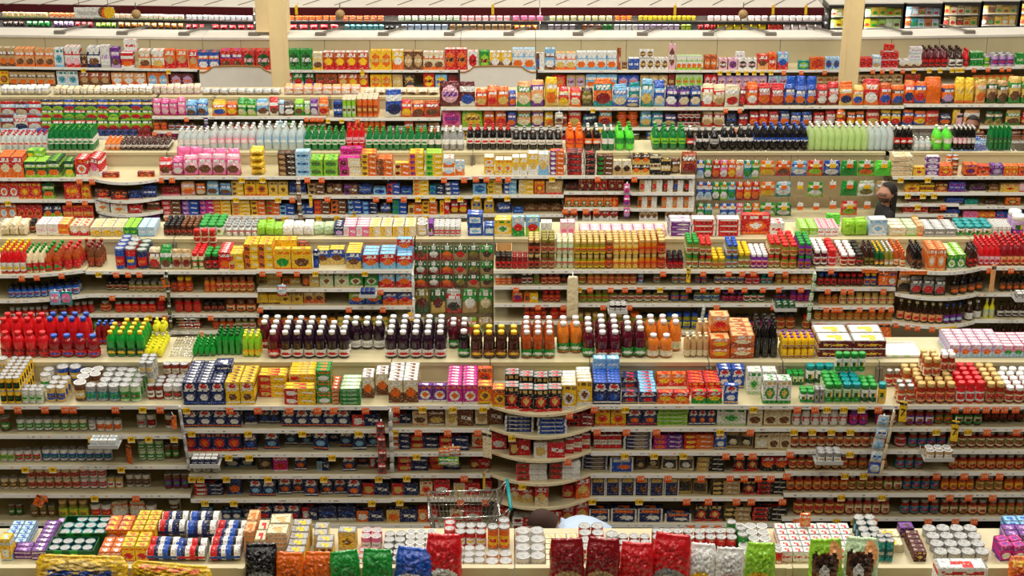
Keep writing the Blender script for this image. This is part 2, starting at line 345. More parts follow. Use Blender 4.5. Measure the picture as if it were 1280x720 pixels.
def put(row, level, text):
    for line in text.strip().splitlines():
        line = line.strip()
        if not line or line[0] == '#': continue
        f = [x.strip() for x in line.split('|')]
        nums = f[0].split(); x0, x1 = float(nums[0]), float(nums[1]); n = int(nums[2]); hp = float(nums[3])
        spec, desc = f[1], f[2]; op = {}
        for tkn in (f[3].split() if len(f) > 3 else []): op[tkn[0]] = float(tkn[1:] or 1)
        R_, L_ = int(op.get('r', 1)), int(op.get('l', 1)); sb = op.get('s', 0) / 100; zr = op.get('z', 0) / 100
        BLK[0] += 1
        xm = (x0 + x1) / 2
        if row == 0:
            if level == 'N': Yf, Z, b = NEARY, NEARZ, None
            else:
                Yf, Z, b = 9.79, 1.37, None
                if xm < 322 or xm > 975: sb += .13
        else:
            b = bay_at(row, xm)
            if level == 'F': Yf, Z = YL[row] + D + .07, ZT[row]
            else: Yf, Z = YL[row] + .025, Zat(b[2][0 if level == 'T' else int(level) - 1], YL[row])
            if len(b) > 5: Yf += 0
        Yc = Yf + (yoff(b, xm) if b and level != 'F' else 0) + sb
        Xa, Xb = X(x0, Yc, Z + zr), X(x1, Yc, Z + zr); pitch = (Xb - Xa) / n
        kk = spec.split()[0]
        w = pitch * ((.97 if kk in 'bty' else .985) if row != 6 else .74)
        if 'Y' in op: h = Zat(op['Y'], Yc) - Z
        else: h = Zat(PY(Yc, Z + zr) - hp, Yc) - Z - zr
        d = op.get('d', {'b': 6, 'g': 9, 'h': 3, 't': 20}.get(kk, 8)) / 100
        parts, dd = kit(spec, w, h, d)
        dp = dd * ({'g': .8, 'j': 1.10, 'c': 1.07}.get(kk, 1.05))
        words = desc.split()
        for i in range(n):
            for r in range(R_):
                for l in range(L_):
                    if 'm' in op and random.random() * 100 < op['m'] and (l == L_ - 1): continue
                    px = x0 + (x1 - x0) * (i + .5) / n
                    y = Yf + (yoff(b, px) if b and level != 'F' else 0) + sb + dd/2 + r * dp
                    lim = (YL[row] + D + (yoff(b, px) if len(b) > 5 else 0) if level != 'F' else YL[row] + D + .58) if row else (10.46 if level == 'T' else 9.72)
                    if row == 6: lim = 99
                    if y + dd/2 > lim + .012: SKIP[0] += 1; continue
                    jx = random.uniform(-1, 1) * pitch * .02
                    yaw = radians(random.uniform(-1, 1) * op.get('t', 3.2 if kk != 'g' else 12) + op.get('a', 0))
                    cxx = Xa + pitch*(i+.5); zb = Z + zr + l*h*1.004; me_h = h; hit = False
                    for (ax, ay, az, aw, ad, ah) in PLACED.setdefault((row, level), []):
                        ox = (w + aw)/2 - abs(cxx - ax); oy = (dd + ad)/2 - abs(y - ay); oz = min(zb + h, az + ah) - max(zb, az)
                        if ox > .22*min(w, aw) and oy > .30*min(dd, ad) and oz > .15*min(h, ah): hit = True; break
                    if hit and kk != 'c' or hit and not TRAYS: SKIP[1] += 1; continue
                    if kk != 't': PLACED[(row, level)].append((cxx, y, zb, w, dd, h))
                    PENDING.append(dict(desc=desc, key=(desc, row, level), i=i, n=n, r=r, R=R_, l=l, L=L_, parts=parts, loc=(Xa + pitch*(i+.5) + jx, y + random.uniform(0, .006), Z + zr + l*h*1.004),
                                        sc=(random.uniform(.94, 1.05), 1, random.uniform(.88, 1.04)) if kk == 'g' and row else None, yaw=yaw, lean=radians(op.get('p', 0) + (random.uniform(-9, 2) if kk == 'g' else 0)), blk=BLK[0], txt=op.get('w')))
TEXTS = {}
def text_mesh(body, size, col=None, matname='cardpaper', depth=.0008):
    key = (body, size, col)
    if key in TEXTS: return TEXTS[key]
    cu = bpy.data.curves.new('lettering', 'FONT'); cu.body = body; cu.size = size; cu.align_x = 'CENTER'; cu.align_y = 'CENTER'; cu.extrude = depth; cu.resolution_u = 1
    o = bpy.data.objects.new('lettering', cu); COL.objects.link(o)
    dg = bpy.context.evaluated_depsgraph_get(); me = bpy.data.meshes.new_from_object(o.evaluated_get(dg)); bpy.data.objects.remove(o)
    me.transform(Matrix.Rotation(pi/2, 4, 'X'))
    c = C[col or 'black']; at = me.color_attributes.get('Col') or me.color_attributes.new('Col', 'FLOAT_COLOR', 'CORNER')
    at.data.foreach_set('color', [c[0], c[1], c[2], 1.0] * len(me.loops)); me.materials.clear(); me.materials.append(M[matname])
    TEXTS[key] = me; return me
SAYS = {1: ('Doritos', .075), 2: ('pepsi', .06), 3: ('Chex', .07), 4: ('Cheerios', .05)}
CUT = set('with on at in by behind beside stacked standing lying barely turned between low set whose'.split()) - {'low'}
def nwords(t): return len(t.replace(',', ' ').split())
def flush():
    cols = {}; groups = {}
    for p in PENDING: groups.setdefault(p['key'], []).append(p)
    for key, ps in groups.items():
        desc, row, level = key
        xs = {}                                                                   # blocks of one kind on one shelf count on
        off = 0; seen = []
        for p in ps:
            if p['blk'] not in xs: xs[p['blk']] = off; off += p['n']; seen.append(p['blk'])
        total = off
        noun = []
        for q in desc.split():
            if q in CUT: break
            noun.append(q)
        name = '_'.join(noun[-2:]).replace('-', '_'); cat = noun[-1]
        for p in ps:
            col = xs[p['blk']] + p['i'] + 1
            t = desc + f" on {AISLE[row]} aisle's {LEVEL[level]}"
            if total > 1: t += f", {ordw(col)} from left"
            if p['R'] > 1: t += ', front rank' if p['r'] == 0 else f", {ordw(p['r']+1)} rank"
            if p['L'] > 1: t += ', lowest' if p['l'] == 0 else (', topmost' if p['l'] == p['L'] - 1 else f", {ordw(p['l']+1)} up")
            if nwords(t) > 16: t = t.replace(f" on {AISLE[row]} aisle's", f", {AISLE[row]} aisle")
            if nwords(t) > 16: t = t.replace(' from left', ' column')
            if nwords(t) > 16: t = t.replace(' shelf', '')
            o = link(name, p['parts'][0][1]); o.location = p['loc']; o.rotation_euler = (p['lean'], 0, p['yaw'])
            if p['sc']: o.scale = p['sc']
            tag(o, t, cat, f"{desc} block on {AISLE[row]} aisle's {LEVEL[level]}" if len(ps) > 1 else None)
            for pn, me in p['parts'][1:]: link(pn, me, o)
            if p['txt']:
                s, size = SAYS[int(p['txt'])]
                bb = [v.co for v in p['parts'][0][1].vertices]; yf = min(v.y for v in bb); hh = max(v.z for v in bb); ww = max(v.x for v in bb) * 2
                q = link('lettering', text_mesh(s, size, 'white'), o, (0, yf - .003, hh * .58)); q.scale = (ww*.85/(size*len(s)*.52), 1, 1.3)
# ---------------------------------------------------------------- setting
def structure(name, mb, m, label=None, loc=None):
    o = mb.obj(name, m, None, loc); o['kind'] = 'structure'
    if label: o['label'] = label
    return o
m = MB(); m.box(-16, 16, -2, 36, -.1, 0); structure('floor', m, M['floor'], 'pale vinyl floor of the supermarket aisles')
m = MB(); m.box(-16, 16, -2, 36, CEIL, CEIL + .1); structure('ceiling', m, M['ceil'], 'flat painted ceiling above the aisles')
m = MB(); m.box(-16, 16, 31.6, 31.8, 0, CEIL); structure('wall_back', m, M['whitep'], 'pale wall behind the meat cases')
lampdiff = MB(); lampdiff.box(-1.7, 1.7, -.12, .12, -.02, 0); lampdiff = lampdiff.mesh('diffuser', M['diffuser'])
lamph = MB(); lamph.box(-1.75, 1.75, -.16, .16, 0, .12); lamph = lamph.mesh('lamp_housing', M['whitep'])
for k, (lx, ly) in enumerate(LAMPS):
    o = link('ceiling_lamp', lamph, None, (lx, ly, CEIL - .12)); tag(o, f"white strip lamp under the ceiling, {ordw(k//3+1)} line back, {('left','middle','right')[k%3]}", 'lamp', 'ceiling strip lamps')
    link('diffuser', lampdiff, o)
    ld = bpy.data.lights.new('strip_light', 'AREA'); ld.shape = 'RECTANGLE'; ld.size = 3.4; ld.size_y = .24; ld.energy = LAMP_W * (.35 if ly < 5 else .6 if ly < 8 else .85 if ly < 11 else 1.12); ld.color = (1, .955, .87)
    lo = bpy.data.objects.new('strip_light', ld); COL.objects.link(lo); lo.parent = o; lo.location = (0, 0, -.03)

def column(name, xt, xb, yt, yb, Y, depth, label, w0, zb=0):
    """square pillar through photo x xt at y yt"""
    z = Zat(yt, Y); xc = X(xt, Y, z); wd = X(xt + w0/2, Y, z) - X(xt - w0/2, Y, z)
    m = MB(); m.box(xc - wd/2, xc + wd/2, Y, Y + depth, zb, CEIL)
    e = wd * .06
    m.box(xc + wd/2 - e*1.6, xc + wd/2 - e*.6, Y - .012, Y, zb, CEIL)
    m.box(xc - wd/2 + e*.6, xc - wd/2 + e*1.6, Y - .012, Y, zb, CEIL)
    structure(name, m, M['column'], label)
column('pillar_1', 346, 350, 40, 115, 24.15, .28, 'cream square column standing before the cereal shelves', 20)
column('pillar_2', 1066, 1062, 60, 105, 24.15, .28, 'cream square column standing before the boxed snacks', 20.5)
m = MB(); Y = 25.84; xa, xb = X(319, Y, 2), X(359, Y, 2); m.box(xa, xb, Y, Y + .3, 1.66, CEIL); structure('pillar_3', m, M['column'], 'broad cream pillar box rising behind the cereal ridge')

TAGC = {'y': ('yel', 'black'), 'o': ('orange', 'white')}
_tags = {}
def tag_mesh(kind, txt, wd, ht):
    key = (kind, txt, round(wd, 3), round(ht, 3))
    if key in _tags: return _tags[key]
    c, tc = TAGC[kind]; m = MB(); m.box(-wd/2, wd/2, -.002, .002, -ht, 0, C[c])
    m.face([(-wd*.46,-.0025,-ht*.95),(wd*.46,-.0025,-ht*.95),(wd*.46,-.0025,-ht*.82),(-wd*.46,-.0025,-ht*.82)], C['white'] if kind == 'y' else C['red'])
    me = m.mesh('price_tag', M['cardpaper'])
    tm = text_mesh(txt, ht*.62, tc)
    bm = bmesh.new(); bm.from_mesh(me); k = len(bm.verts); bm.from_mesh(tm)
    bm.verts.ensure_lookup_table()
    for v in bm.verts[k:]: v.co.z -= ht*.42; v.co.y -= .003; v.co.x *= .95
    me2 = bpy.data.meshes.new('price_tag'); bm.to_mesh(me2); bm.free(); me2.materials.append(M['cardpaper']); _tags[key] = me2
    return me2
SHELF_TAGS = {}
def tags(row, level, s):
    """'x kind [text]' entries separated by commas"""
    for e in s.split(','):
        q = e.split(); SHELF_TAGS.setdefault((row, level), []).append((float(q[0]), q[1], q[2] if len(q) > 2 else ('1.49' if q[1] == 'y' else '1.19')))

def arc(b, row, n, x0=None, x1=None):
    x0 = b[0] if x0 is None else x0; x1 = b[1] if x1 is None else x1
    return [x0 + (x1 - x0)*k/n for k in range(n + 1)]
UNIT = {}
def build_bay(row, b, desc, far=True, shelves=True, near=True, peg=False):
    x0, x1, lips, sag = b[:4]; Y = YL[row]; H = Zat(lips[0], Y); ZR = ZT[row]; n = 10 if sag else (1 if len(b) < 6 else 2)
    xc = X((x0 + x1)/2, Y, H)
    root = bpy.data.objects.new('shelving_unit', None); COL.objects.link(root); root.location = (xc, Y, 0)
    tag(root, desc, 'shelving', 'shelving units'); UNIT[(row, x0)] = root
    XL = lambda px, dy=0: X(px, Y, H) - xc
    xl, xr = XL(x0) + .004, XL(x1) - .004
    so = yoff(b, x0 + .001*(x1-x0)) if len(b) > 5 else 0
    sk = (lambda px: yoff(b, px) if len(b) > 5 else 0)
    dk = lambda px: (b[4] + (b[5]-b[4])*(px-x0)/(x1-x0)) if len(b) > 5 else 0
    if near:
        for li, ly in enumerate(lips):
            Z = Zat(ly, Y); px = arc(b, row, n); m = MB(); t = .022
            fr = [(XL(p), yoff(b, p)) for p in px]; bk = [(XL(p), D + dk(p)) for p in px]
            for i in range(n):
                (a, ya), (c, yc) = fr[i], fr[i+1]; (a2, yb), (c2, yd) = bk[i], bk[i+1]
                m.face([(a,ya,Z),(c,yc,Z),(c2,yd,Z),(a2,yb,Z)]); m.face([(a2,yb,Z-t),(c2,yd,Z-t),(c,yc,Z-t),(a,ya,Z-t)]); m.face([(a,ya,Z-t),(c,yc,Z-t),(c,yc,Z),(a,ya,Z)])
            for (q, r_) in ((0, 0), (n, n)):
                m.face([(fr[q][0],fr[q][1],Z-t),(fr[q][0],fr[q][1],Z),(bk[q][0],bk[q][1],Z),(bk[q][0],bk[q][1],Z-t)])
            sh = m.obj('shelf', M['shelf'], root)
            ms = MB(); hs = .034 if not (row == 1 and sag) else .022                # white strip with small printed tickets
            rnd = random.Random(int(x0 + ly*3)); cells = max(n, int((x1 - x0)/3.2))
            for i in range(cells):
                pa, pb = x0 + (x1-x0)*i/cells, x0 + (x1-x0)*(i+1)/cells
                base = C['white'] if not (row == 1 and sag) else C['cream']
                q = rnd.random(); cm = base
                if q < .16: cm = C['lgrey']
                elif q < .20: cm = C['grey']
                elif q < .215: cm = C['peach']
                a, c = XL(pa), XL(pb); ya, yc = yoff(b, pa) - .006, yoff(b, pb) - .006
                z1, z0 = Z + .006, Z - hs
                ms.face([(a,ya,z0),(c,yc,z0),(c,yc,z0+hs*.35),(a,ya,z0+hs*.35)], base); ms.face([(a,ya,z0+hs*.35),(c,yc,z0+hs*.35),(c,yc,z0+hs*.75),(a,ya,z0+hs*.75)], cm)
                ms.face([(a,ya,z0+hs*.75),(c,yc,z0+hs*.75),(c,yc,z1),(a,ya,z1)], base); ms.face([(a,ya,z1),(c,yc,z1),(c,yc+.005,z1),(a,ya+.005,z1)], base); ms.face([(a,ya+.005,z0),(c,yc+.005,z0),(c,yc,z0),(a,ya,z0)], base)
            ms.obj('price_strip', M['strip'], sh)
            lev = 'T' if li == 0 else li + 1
            for (tx, kind, txt) in SHELF_TAGS.get((row, lev), []):
                if x0 <= tx < x1:
                    s = (Y*TC + (ZC - Z)*TS) / F
                    wd, ht = 9.2*s, 7.6*s/.92
                    if row >= 2: wd, ht = 7.2*s, 6.2*s/.94
                    if row >= 4: wd, ht = 5.5*s, 5*s/.96
                    link('price_tag', tag_mesh(kind, txt, wd, ht), sh, (XL(tx), yoff(b, tx) - .012, Z - .012))
    # back panels, ridge, uprights, far deck, plinth
    bp = (x1 - x0); npan = max(1, round(bp / (64 if row == 5 else 130)))
    for i in range(npan):
        pa, pb = x0 + bp*i/npan, x0 + bp*(i+1)/npan; a, c = XL(pa) + .004, XL(pb) - .004
        ya, yc = D + dk(pa), D + dk(pb)
        m = MB()
        m.face([(a,ya,.1),(c,yc,.1),(c,yc,ZR),(a,ya,ZR)]); m.face([(a,ya,ZR),(c,yc,ZR),(c,yc+.03,ZR),(a,ya+.03,ZR)])
        m.face([(c,yc,.1),(c,yc+.03,.1),(c,yc+.03,ZR),(c,yc,ZR)]); m.face([(a,ya+.03,.1),(a,ya,.1),(a,ya,ZR),(a,ya+.03,ZR)])
        m.obj('back_panel', M['peg'] if peg else M['panel'], root)
    m = MB(); ya, yc = D + dk(x0), D + dk(x1)
    zc = ZR + .004
    k = len(m.v)
    for (zz0, zz1, o0, o1) in ((ZR - .035, zc, -.012, .042),):
        m.v += [(xl,ya+o0,zz0),(xr,yc+o0,zz0),(xr,yc+o1,zz0),(xl,ya+o1,zz0),(xl,ya+o0,zz1),(xr,yc+o0,zz1),(xr,yc+o1,zz1),(xl,ya+o1,zz1)]
        for q in ((0,3,2,1),(4,5,6,7),(0,1,5,4),(1,2,6,5),(2,3,7,6),(3,0,4,7)): m.idx([k+i for i in q], (1,1,1))
    m.obj('ridge_cap', M['whitep'] if row == 5 else M['shelf'], root)
    if near and row != 5:
        for sx, px in ((xl + .012, x0), (xr - .012, x1)):
            m = MB(); m.box(sx - .012, sx + .012, D - .05 + dk(px), D - .005 + dk(px), .1, ZR - .04)
            for q in range(24): m.box(sx - .004, sx + .004, D - .053 + dk(px), D - .05 + dk(px), .2 + q*.055, .23 + q*.055)
            m.obj('upright', M['post'], root)
    m = MB(); m.box(xl, xr, .03, D + .5, 0, .11); m.obj('plinth', M['dark'], root)
    if far:
        m = MB(); e = .52
        zf = ZR - .004
        A = (xl, D + .04 + dk(x0)); B = (xr, D + .04 + dk(x1))
        m.face([(A[0],A[1],zf),(B[0],B[1],zf),(B[0],B[1]+e,zf),(A[0],A[1]+e,zf)]); m.face([(A[0],A[1]+e,zf-.03),(B[0],B[1]+e,zf-.03),(B[0],B[1],zf-.03),(A[0],A[1],zf-.03)])
        m.face([(B[0],B[1]+e,zf-.03),(A[0],A[1]+e,zf-.03),(A[0],A[1]+e,zf),(B[0],B[1]+e,zf)])
        wire = row == 3 and x0 >= 869
        if wire:                                                                  # open wire rack, see-through
            m = MB()
            for q in range(9): m.bar((xl, A[1] + e*q/8, zf - .006), (xr, A[1] + e*q/8, zf - .006), .004, n=4)
            nb = int((xr - xl)/.16)
            for q in range(nb + 1): x = xl + (xr-xl)*q/nb; m.bar((x, A[1], zf - .012), (x, A[1] + e, zf - .012), .004, n=4)
            for q in range(3): m.bar((xl, A[1] + e, zf + .03*q), (xr, A[1] + e, zf + .03*q), .004, n=4)
        m.obj('rear_shelf', M['chrome'] if wire else M['whitep'] if row == 5 else M['shelf'], root)
        for q in range(1 if wire else 3):
            z = .25 + q*.42; m = MB(); m.box(xl, xr, D + .04, D + .5, z - .03, z); m.obj('rear_lower_shelf', M['shelf'], root)
    return root

bays(1, [(-90,228,[507,544,582,618,653],0), (228,485,[508,537,567,594,624,656],0), (485,612,[507,536,566,593,623,656],0), (612,740,[506,534,563,592,622,655],.19),
  (740,893,[507,535,565,593,622,655],0), (893,988,[507,535,565,593,622,655],0), (988,1112,[507,535,563,590,617,647],0), (1112,1370,[507,535,563,590,617,647],0)])
bays(2, [(-90,107,[337,368,394,420],.16), (107,207,[339,368,393,416],0), (207,320,[339,368,393,414],0), (320,517,[338,361,383,410],0), (517,617,[432],0), (617,719,[338,358,380,402],0),
  (719,878,[338,358,380,415],0), (878,1020,[338,358,380,415],0), (1020,1122,[335,360,383,403,420],0), (1122,1227,[334,366,401],.14), (1227,1370,[334,367,400,430],0)])
bays(3, [(-90,117,[223,250,276],0), (117,200,[223,246,263,278],.16), (200,372,[221,246,270],0), (372,590,[221,245,269],0), (590,705,[220,244,268],0), (705,790,[220,240,260,277],0),
  (790,869,[220,241,261,277],0), (869,1116,[276],0), (1116,1203,[221,241,255,268],0), (1203,1370,[221,241,258,274],0)])
bays(4, [(-90,190,[172],0), (190,262,[146,164,178],0), (262,408,[146,164,178],0), (408,551,[148,170],0), (551,765,[135,160,178],0), (765,930,[135,160,178],0), (930,1130,[133,159,177],0), (1130,1370,[131,158,176],0)])
bays(5, [(-90,248,[87,111],0,.25,0), (248,345,[88,112],0), (345,575,[88,112],0), (575,670,[88,112],0), (670,900,[88,111],0), (900,1060,[88,110],0,0,.02), (1060,1370,[87.5,108],0,.02,.30)])
# ---------------------------------------------------------------- price tags, then the shelving units
tags(1,'T','0 o,22 o,56 o,81 o,91 o,144 o,178 y .89,200 o,233 y 1.49,287 o,322 o,362 o,397 o,417 o,457 o,495 o,528 y,566 y,604 y,711 o,743 o,782 y,942 y,997 o,1019 o,1034 y 2.19,1055 y 2.19,1077 y 2.19,1098 o,1194 o,1209 o,1220 o,1233 o,1245 o,1256 o,1270 o')
tags(1,2,'110 y .89,160 y .89,182 y .89,214 y .89,237 y,308 y,376 y,447 y,492 y,522 o,559 o,597 o,640 y,747 o,784 o,822 o,902 y,940 o,995 y 2.19,1018 y 2.19,1042 y 2.19,1066 y 2.19,1174 y 2.19,1214 y 2.19,1238 o,1275 o')
tags(1,3,'21 y .89,56 y .89,143 y .89,281 y,307 y,412 y,519 y,710 o,783 y,820 y,857 y,911 o,929 o,945 o,992 o,1068 y 2.19')
tags(1,4,'40 o,105 y .89,158 o,232 y .89,243 y,276 y,329 y,400 y,470 y,506 y,579 o,653 y,804 o,839 o,881 o,918 o,936 o,954 o,970 o,990 o,1064 y 2.19,1088 y 2.19,1181 o,1216 o,1242 o,1261 o')
tags(1,5,'52 o,246 y,283 y,460 y,496 y,574 o,606 o,743 y,803 y,864 o,892 o,928 o,947 o,987 o,1062 y 2.19,1114 y 2.19,1178 o,1201 o,1225 o,1256 o')
tags(1,6,'531 o,871 o,889 o,906 o,1007 o,1059 y 2.19,1082 y 2.19,1107 o,1177 o,1212 o,1236 o')
tags(2,'T','32 o,50 o,79 o,123 y,145 o,160 o,174 o,328 o,349 o,371 o,394 y,456 y,829 o,879 o,911 o,928 o,942 o,964 o,982 o,1039 o,1237 o,1264 o')
tags(2,2,'137 o,200 o,645 o,724 y,738 o,764 o,782 o,800 o,826 y,862 o,880 o,898 o,915 o,932 o,955 o,975 o,1003 o,1037 o,1057 o,1066 o,1107 o,475 o')
tags(2,3,'68 y,181 y,201 o,259 o,322 o,434 o,477 o,673 o,705 o,755 o,788 o,898 o,970 o,1037 o,1047 o,1054 o,1079 o,1095 o,1107 o,1119 o,1127 o,1140 o,1151 o,1169 o,1181 y,1189 y,1197 y')
tags(2,4,'245 o,271 o,298 o,763 o,853 o,874 o,975 o,996 o,1028 o,1035 o,1067 o,1076 o,1085 o,1094 o')
tags(3,'T','99 o,115 o,201 o,215 o,302 y,328 y,384 o,402 o,555 o,580 o,595 o,608 o,623 o,635 o,690 y,747 o,793 o,1126 y,1160 y')
tags(3,2,'6 y,83 o,103 o,293 y,346 y,364 o,408 o,469 o,486 o,504 o,522 y,540 y,559 y,575 y,596 y,612 y,634 y,1137 y,1156 y,1170 y')
tags(3,3,'205 o,275 y,295 o,315 y,334 y,353 y,396 y,419 y,438 y,494 y,512 y,532 y,707 o,718 o,733 o,746 o,1151 y,1183 o')
tags(3,4,'1148 y,1181 o')
tags(4,'T','233 o,383 o,390 o,396 o,402 o,410 y,427 y,447 o,741 y,925 o,907 o')
tags(4,2,'191 o,210 o,245 o,285 o,345 o,352 o,377 o,461 y,471 y,740 y,752 y,906 o,920 o,1225 y')
tags(5,'T','102 y,210 y,453 y,900 y,911 y,923 y,933 y,943 y,953 y,964 y,980 o,1002 o,1031 o,1092 o,1104 o,1116 o,1130 o,1144 y,1164 y,1178 y,1193 y,1200 y,1206 y,1221 o,1239 o,1257 o,1266 o')

B = BAYS
names1 = ['beige steel shelving bay stocked with vegetable cans in the pasta aisle', 'beige steel shelving bay stocked with navy pasta boxes in the pasta aisle', 'shelving bay between the navy pasta boxes and the bulging shelves in the pasta aisle', 'bulging cream shelves with rounded fronts in the middle of the pasta aisle',
 'shelving bay right of the bulging shelves in the pasta aisle', 'shelving bay of cream rice packs beside the sauce jars in the pasta aisle', 'shelving bay of green-lidded canisters above rows of sauce jars', 'shelving bay of red sauce jars at the pasta aisle end']
for b, nme in zip(B[1], names1): build_bay(1, b, nme)
names2 = ['rounded shelving bay with hot sauce bottles on top', 'shelving bay beside the rounded bay with mostly bare top in the pickle aisle', 'shelving bay of pouches and salsa jars in the pickle aisle', 'shelving bay of yellow taco boxes in the pickle aisle', 'pegboard bay hung with green spice packets in the pickle aisle',
 'narrow shelving bay of red pepper jars beside the spice packets', 'shelving bay topped by gold-lidded pickle jars', 'shelving bay topped by green and red lidded olive jars', 'shelving bay of mustard and relish jars in the pickle aisle', 'rounded shelving bay of dark sauce bottles in the pickle aisle', 'shelving bay of red bottles at the pickle aisle end']
for b, nme in zip(B[2], names2): build_bay(2, b, nme, peg=b[0] == 517)
names3 = ['shelving bay of red and green cracker boxes in the cookie aisle', 'nearly empty rounded corner shelves in the cookie aisle', 'shelving bay of pink cookie bags in the cookie aisle', 'shelving bay of green and orange cookie stacks in the cookie aisle', 'shelving bay of yellow cookie boxes in the cookie aisle',
 'shelving bay of small dark tea cake packs in the cookie aisle', 'shelving bay of white wafer boxes in the cookie aisle', 'pegboard bay hung with candy bags in the cookie aisle', 'shelving bay of chocolate boxes beside the long-haired man', 'shelving bay of orange candy packs at the cookie aisle end']
for b, nme in zip(B[3], names3): build_bay(3, b, nme, peg=b[0] == 869)
names4 = ['pegboard bay hung with yellow-green snack bags in the chip aisle', 'shelving bay of pink candy bags in the chip aisle', 'shelving bay of small nut bags in the chip aisle', 'shelving bay of canned crisps in the chip aisle', 'shelving bay of orange and cream chip bags in the chip aisle', 'shelving bay of blue and purple chip bags in the chip aisle', 'shelving bay of red and blue tortilla chip bags', 'shelving bay of orange and yellow snack bags at the chip aisle end']
for b, nme in zip(B[4], names4): build_bay(4, b, nme, peg=b[0] < 0)
names5 = ['shelving bay of tan and white cereal boxes', 'shelving bay of red cereal boxes above an arched board', 'shelving bay of green and red cereal boxes beside the column', 'shelving bay of yellow and brown cereal boxes above an arched board', 'shelving bay of white cereal boxes and small cartons', 'shelving bay of toaster pastry boxes beside the column', 'shelving bay of syrup bottles and cocoa tins at the cereal aisle end']
for b, nme in zip(B[5], names5): build_bay(5, b, nme)

# nearest run: only its ridge, both top shelves and the boards below
Y0 = 9.70
for k, (xa, xb) in enumerate(((-5.2, -1.95), (-1.95, .02), (.02, 2.05), (2.05, 5.2))):
    root = bpy.data.objects.new('shelving_unit', None); COL.objects.link(root); root.location = ((xa+xb)/2, Y0, 0); h = (xb-xa)/2 - .004
    tag(root, ['beige shelving unit under the purple pouches and tuna sleeves', 'beige shelving unit under the red and white lidded cans', 'beige shelving unit under the cream tins and red soup cans', 'beige shelving unit under the white cartons and flat silver tins'][k], 'shelving', 'shelving units')
    m = MB(); m.box(-h, h, 0, .05, .1, 1.47); m.obj('ridge_board', M['shelf'], root)
    m = MB(); m.box(-h, h, .05, .72, 1.34, 1.368); m.obj('rear_shelf', M['shelf'], root)
    m = MB(); m.box(-h, h, -.5, 0, NEARZ - .03, NEARZ); m.obj('shelf', M['shelf'], root)
    m = MB(); m.box(-h, h, -.505, -.5, NEARZ - .04, NEARZ + .005, C['white']); m.obj('price_strip', M['strip'], root)
    m = MB(); m.box(h - .045, h - .005, -.012, 0, .2, 1.474); m.box(h-.03, h-.02, -.014, -.012, 1.40, 1.43, C['black']); m.box(h-.03, h-.02, -.014, -.012, 1.34, 1.37, C['black']); m.obj('upright', M['post'] if False else M['shelf'], root)
    m = MB(); m.box(-h, h, -.5, .6, 0, .1); m.obj('plinth', M['dark'], root)
    for q in range(2):
        m = MB(); m.box(-h, h, .05, .6, .5 + q*.45, .53 + q*.45); m.obj('rear_lower_shelf', M['shelf'], root)

# cereal run: seamed panels already; brackets on the white rear top
br = MB(); br.box(-.09, .09, 0, .09, 0, .05); br.bar((.02, .05, .03), (.42, .50, .05), .012); br.bar((-.06, .05, .03), (.34, .50, .05), .012); brm = br.mesh('lamp_bracket', M['post'])
for px in (75, 154, 232, 319, 402, 480, 562, 636, 722, 802, 884, 962, 1044, 1132, 1212):
    b = bay_at(5, px); r = UNIT[(5, b[0])]
    o = link('lamp_bracket', brm, r, (X(px, YL[5] + .8, ZT[5]) - r.location.x, D + .12 + (.25*(248-px)/338 if px < 248 else 0) + (.3*(px-1060)/310 if px > 1060 else 0), ZT[5]))
    if px > 900: o.scale = (-1, 1, 1)
# arched boards hung under two cereal bays
for k, (px0, px1) in enumerate(((249, 344), (575, 670))):
    Yb = YL[5] - .03; z1 = Zat(87.5, Yb); z0 = Zat(110, Yb); xa, xb = X(px0, Yb, z1), X(px1, Yb, z1); xm = (xa + xb)/2; hw = (xb - xa)/2
    m = MB(); mt = MB(); N = 16; prev = None
    for i in range(N + 1):
        u = -1 + 2*i/N; s = min(1, max(0, (abs(u) - .62)/.22)); s = s*s*(3-2*s)
        zt = z1 - .035 + (.105 - .03*u*u) * (1 - s); x = xm + hw*u
        if prev:
            (xp, zp) = prev
            m.face([(xp,Yb-.012,z0),(x,Yb-.012,z0),(x,Yb-.012,zt),(xp,Yb-.012,zp)]); m.face([(x,Yb+.012,z0),(xp,Yb+.012,z0),(xp,Yb+.012,zp),(x,Yb+.012,zt)]); m.face([(xp,Yb-.012,zp),(x,Yb-.012,zt),(x,Yb+.012,zt),(xp,Yb+.012,zp)])
            mt.face([(xp,Yb-.02,zp-.012),(x,Yb-.02,zt-.012),(x,Yb-.02,zt+.008),(xp,Yb-.02,zp+.008)]); mt.face([(xp,Yb-.02,zp+.008),(x,Yb-.02,zt+.008),(x,Yb+.014,zt+.008),(xp,Yb+.014,zp+.008)])
        prev = (x, zt)
    o = m.obj('arched_board', M['whitep']); tag(o, ['blank beige arched board left of the cream column below red cereal', 'blank beige arched board below the yellow cereal boxes, mid aisle'][k], 'board', 'arched boards on the cereal shelves')
    mt.obj('arched_trim', M['wood'], o)
    m = MB(); m.box(xa - .03, xa, Yb - .01, Yb + .03, z0 - .1, z1); m.box(xb, xb + .03, Yb - .01, Yb + .03, z0 - .1, z1); m.obj('side_post', M['dark'], o)

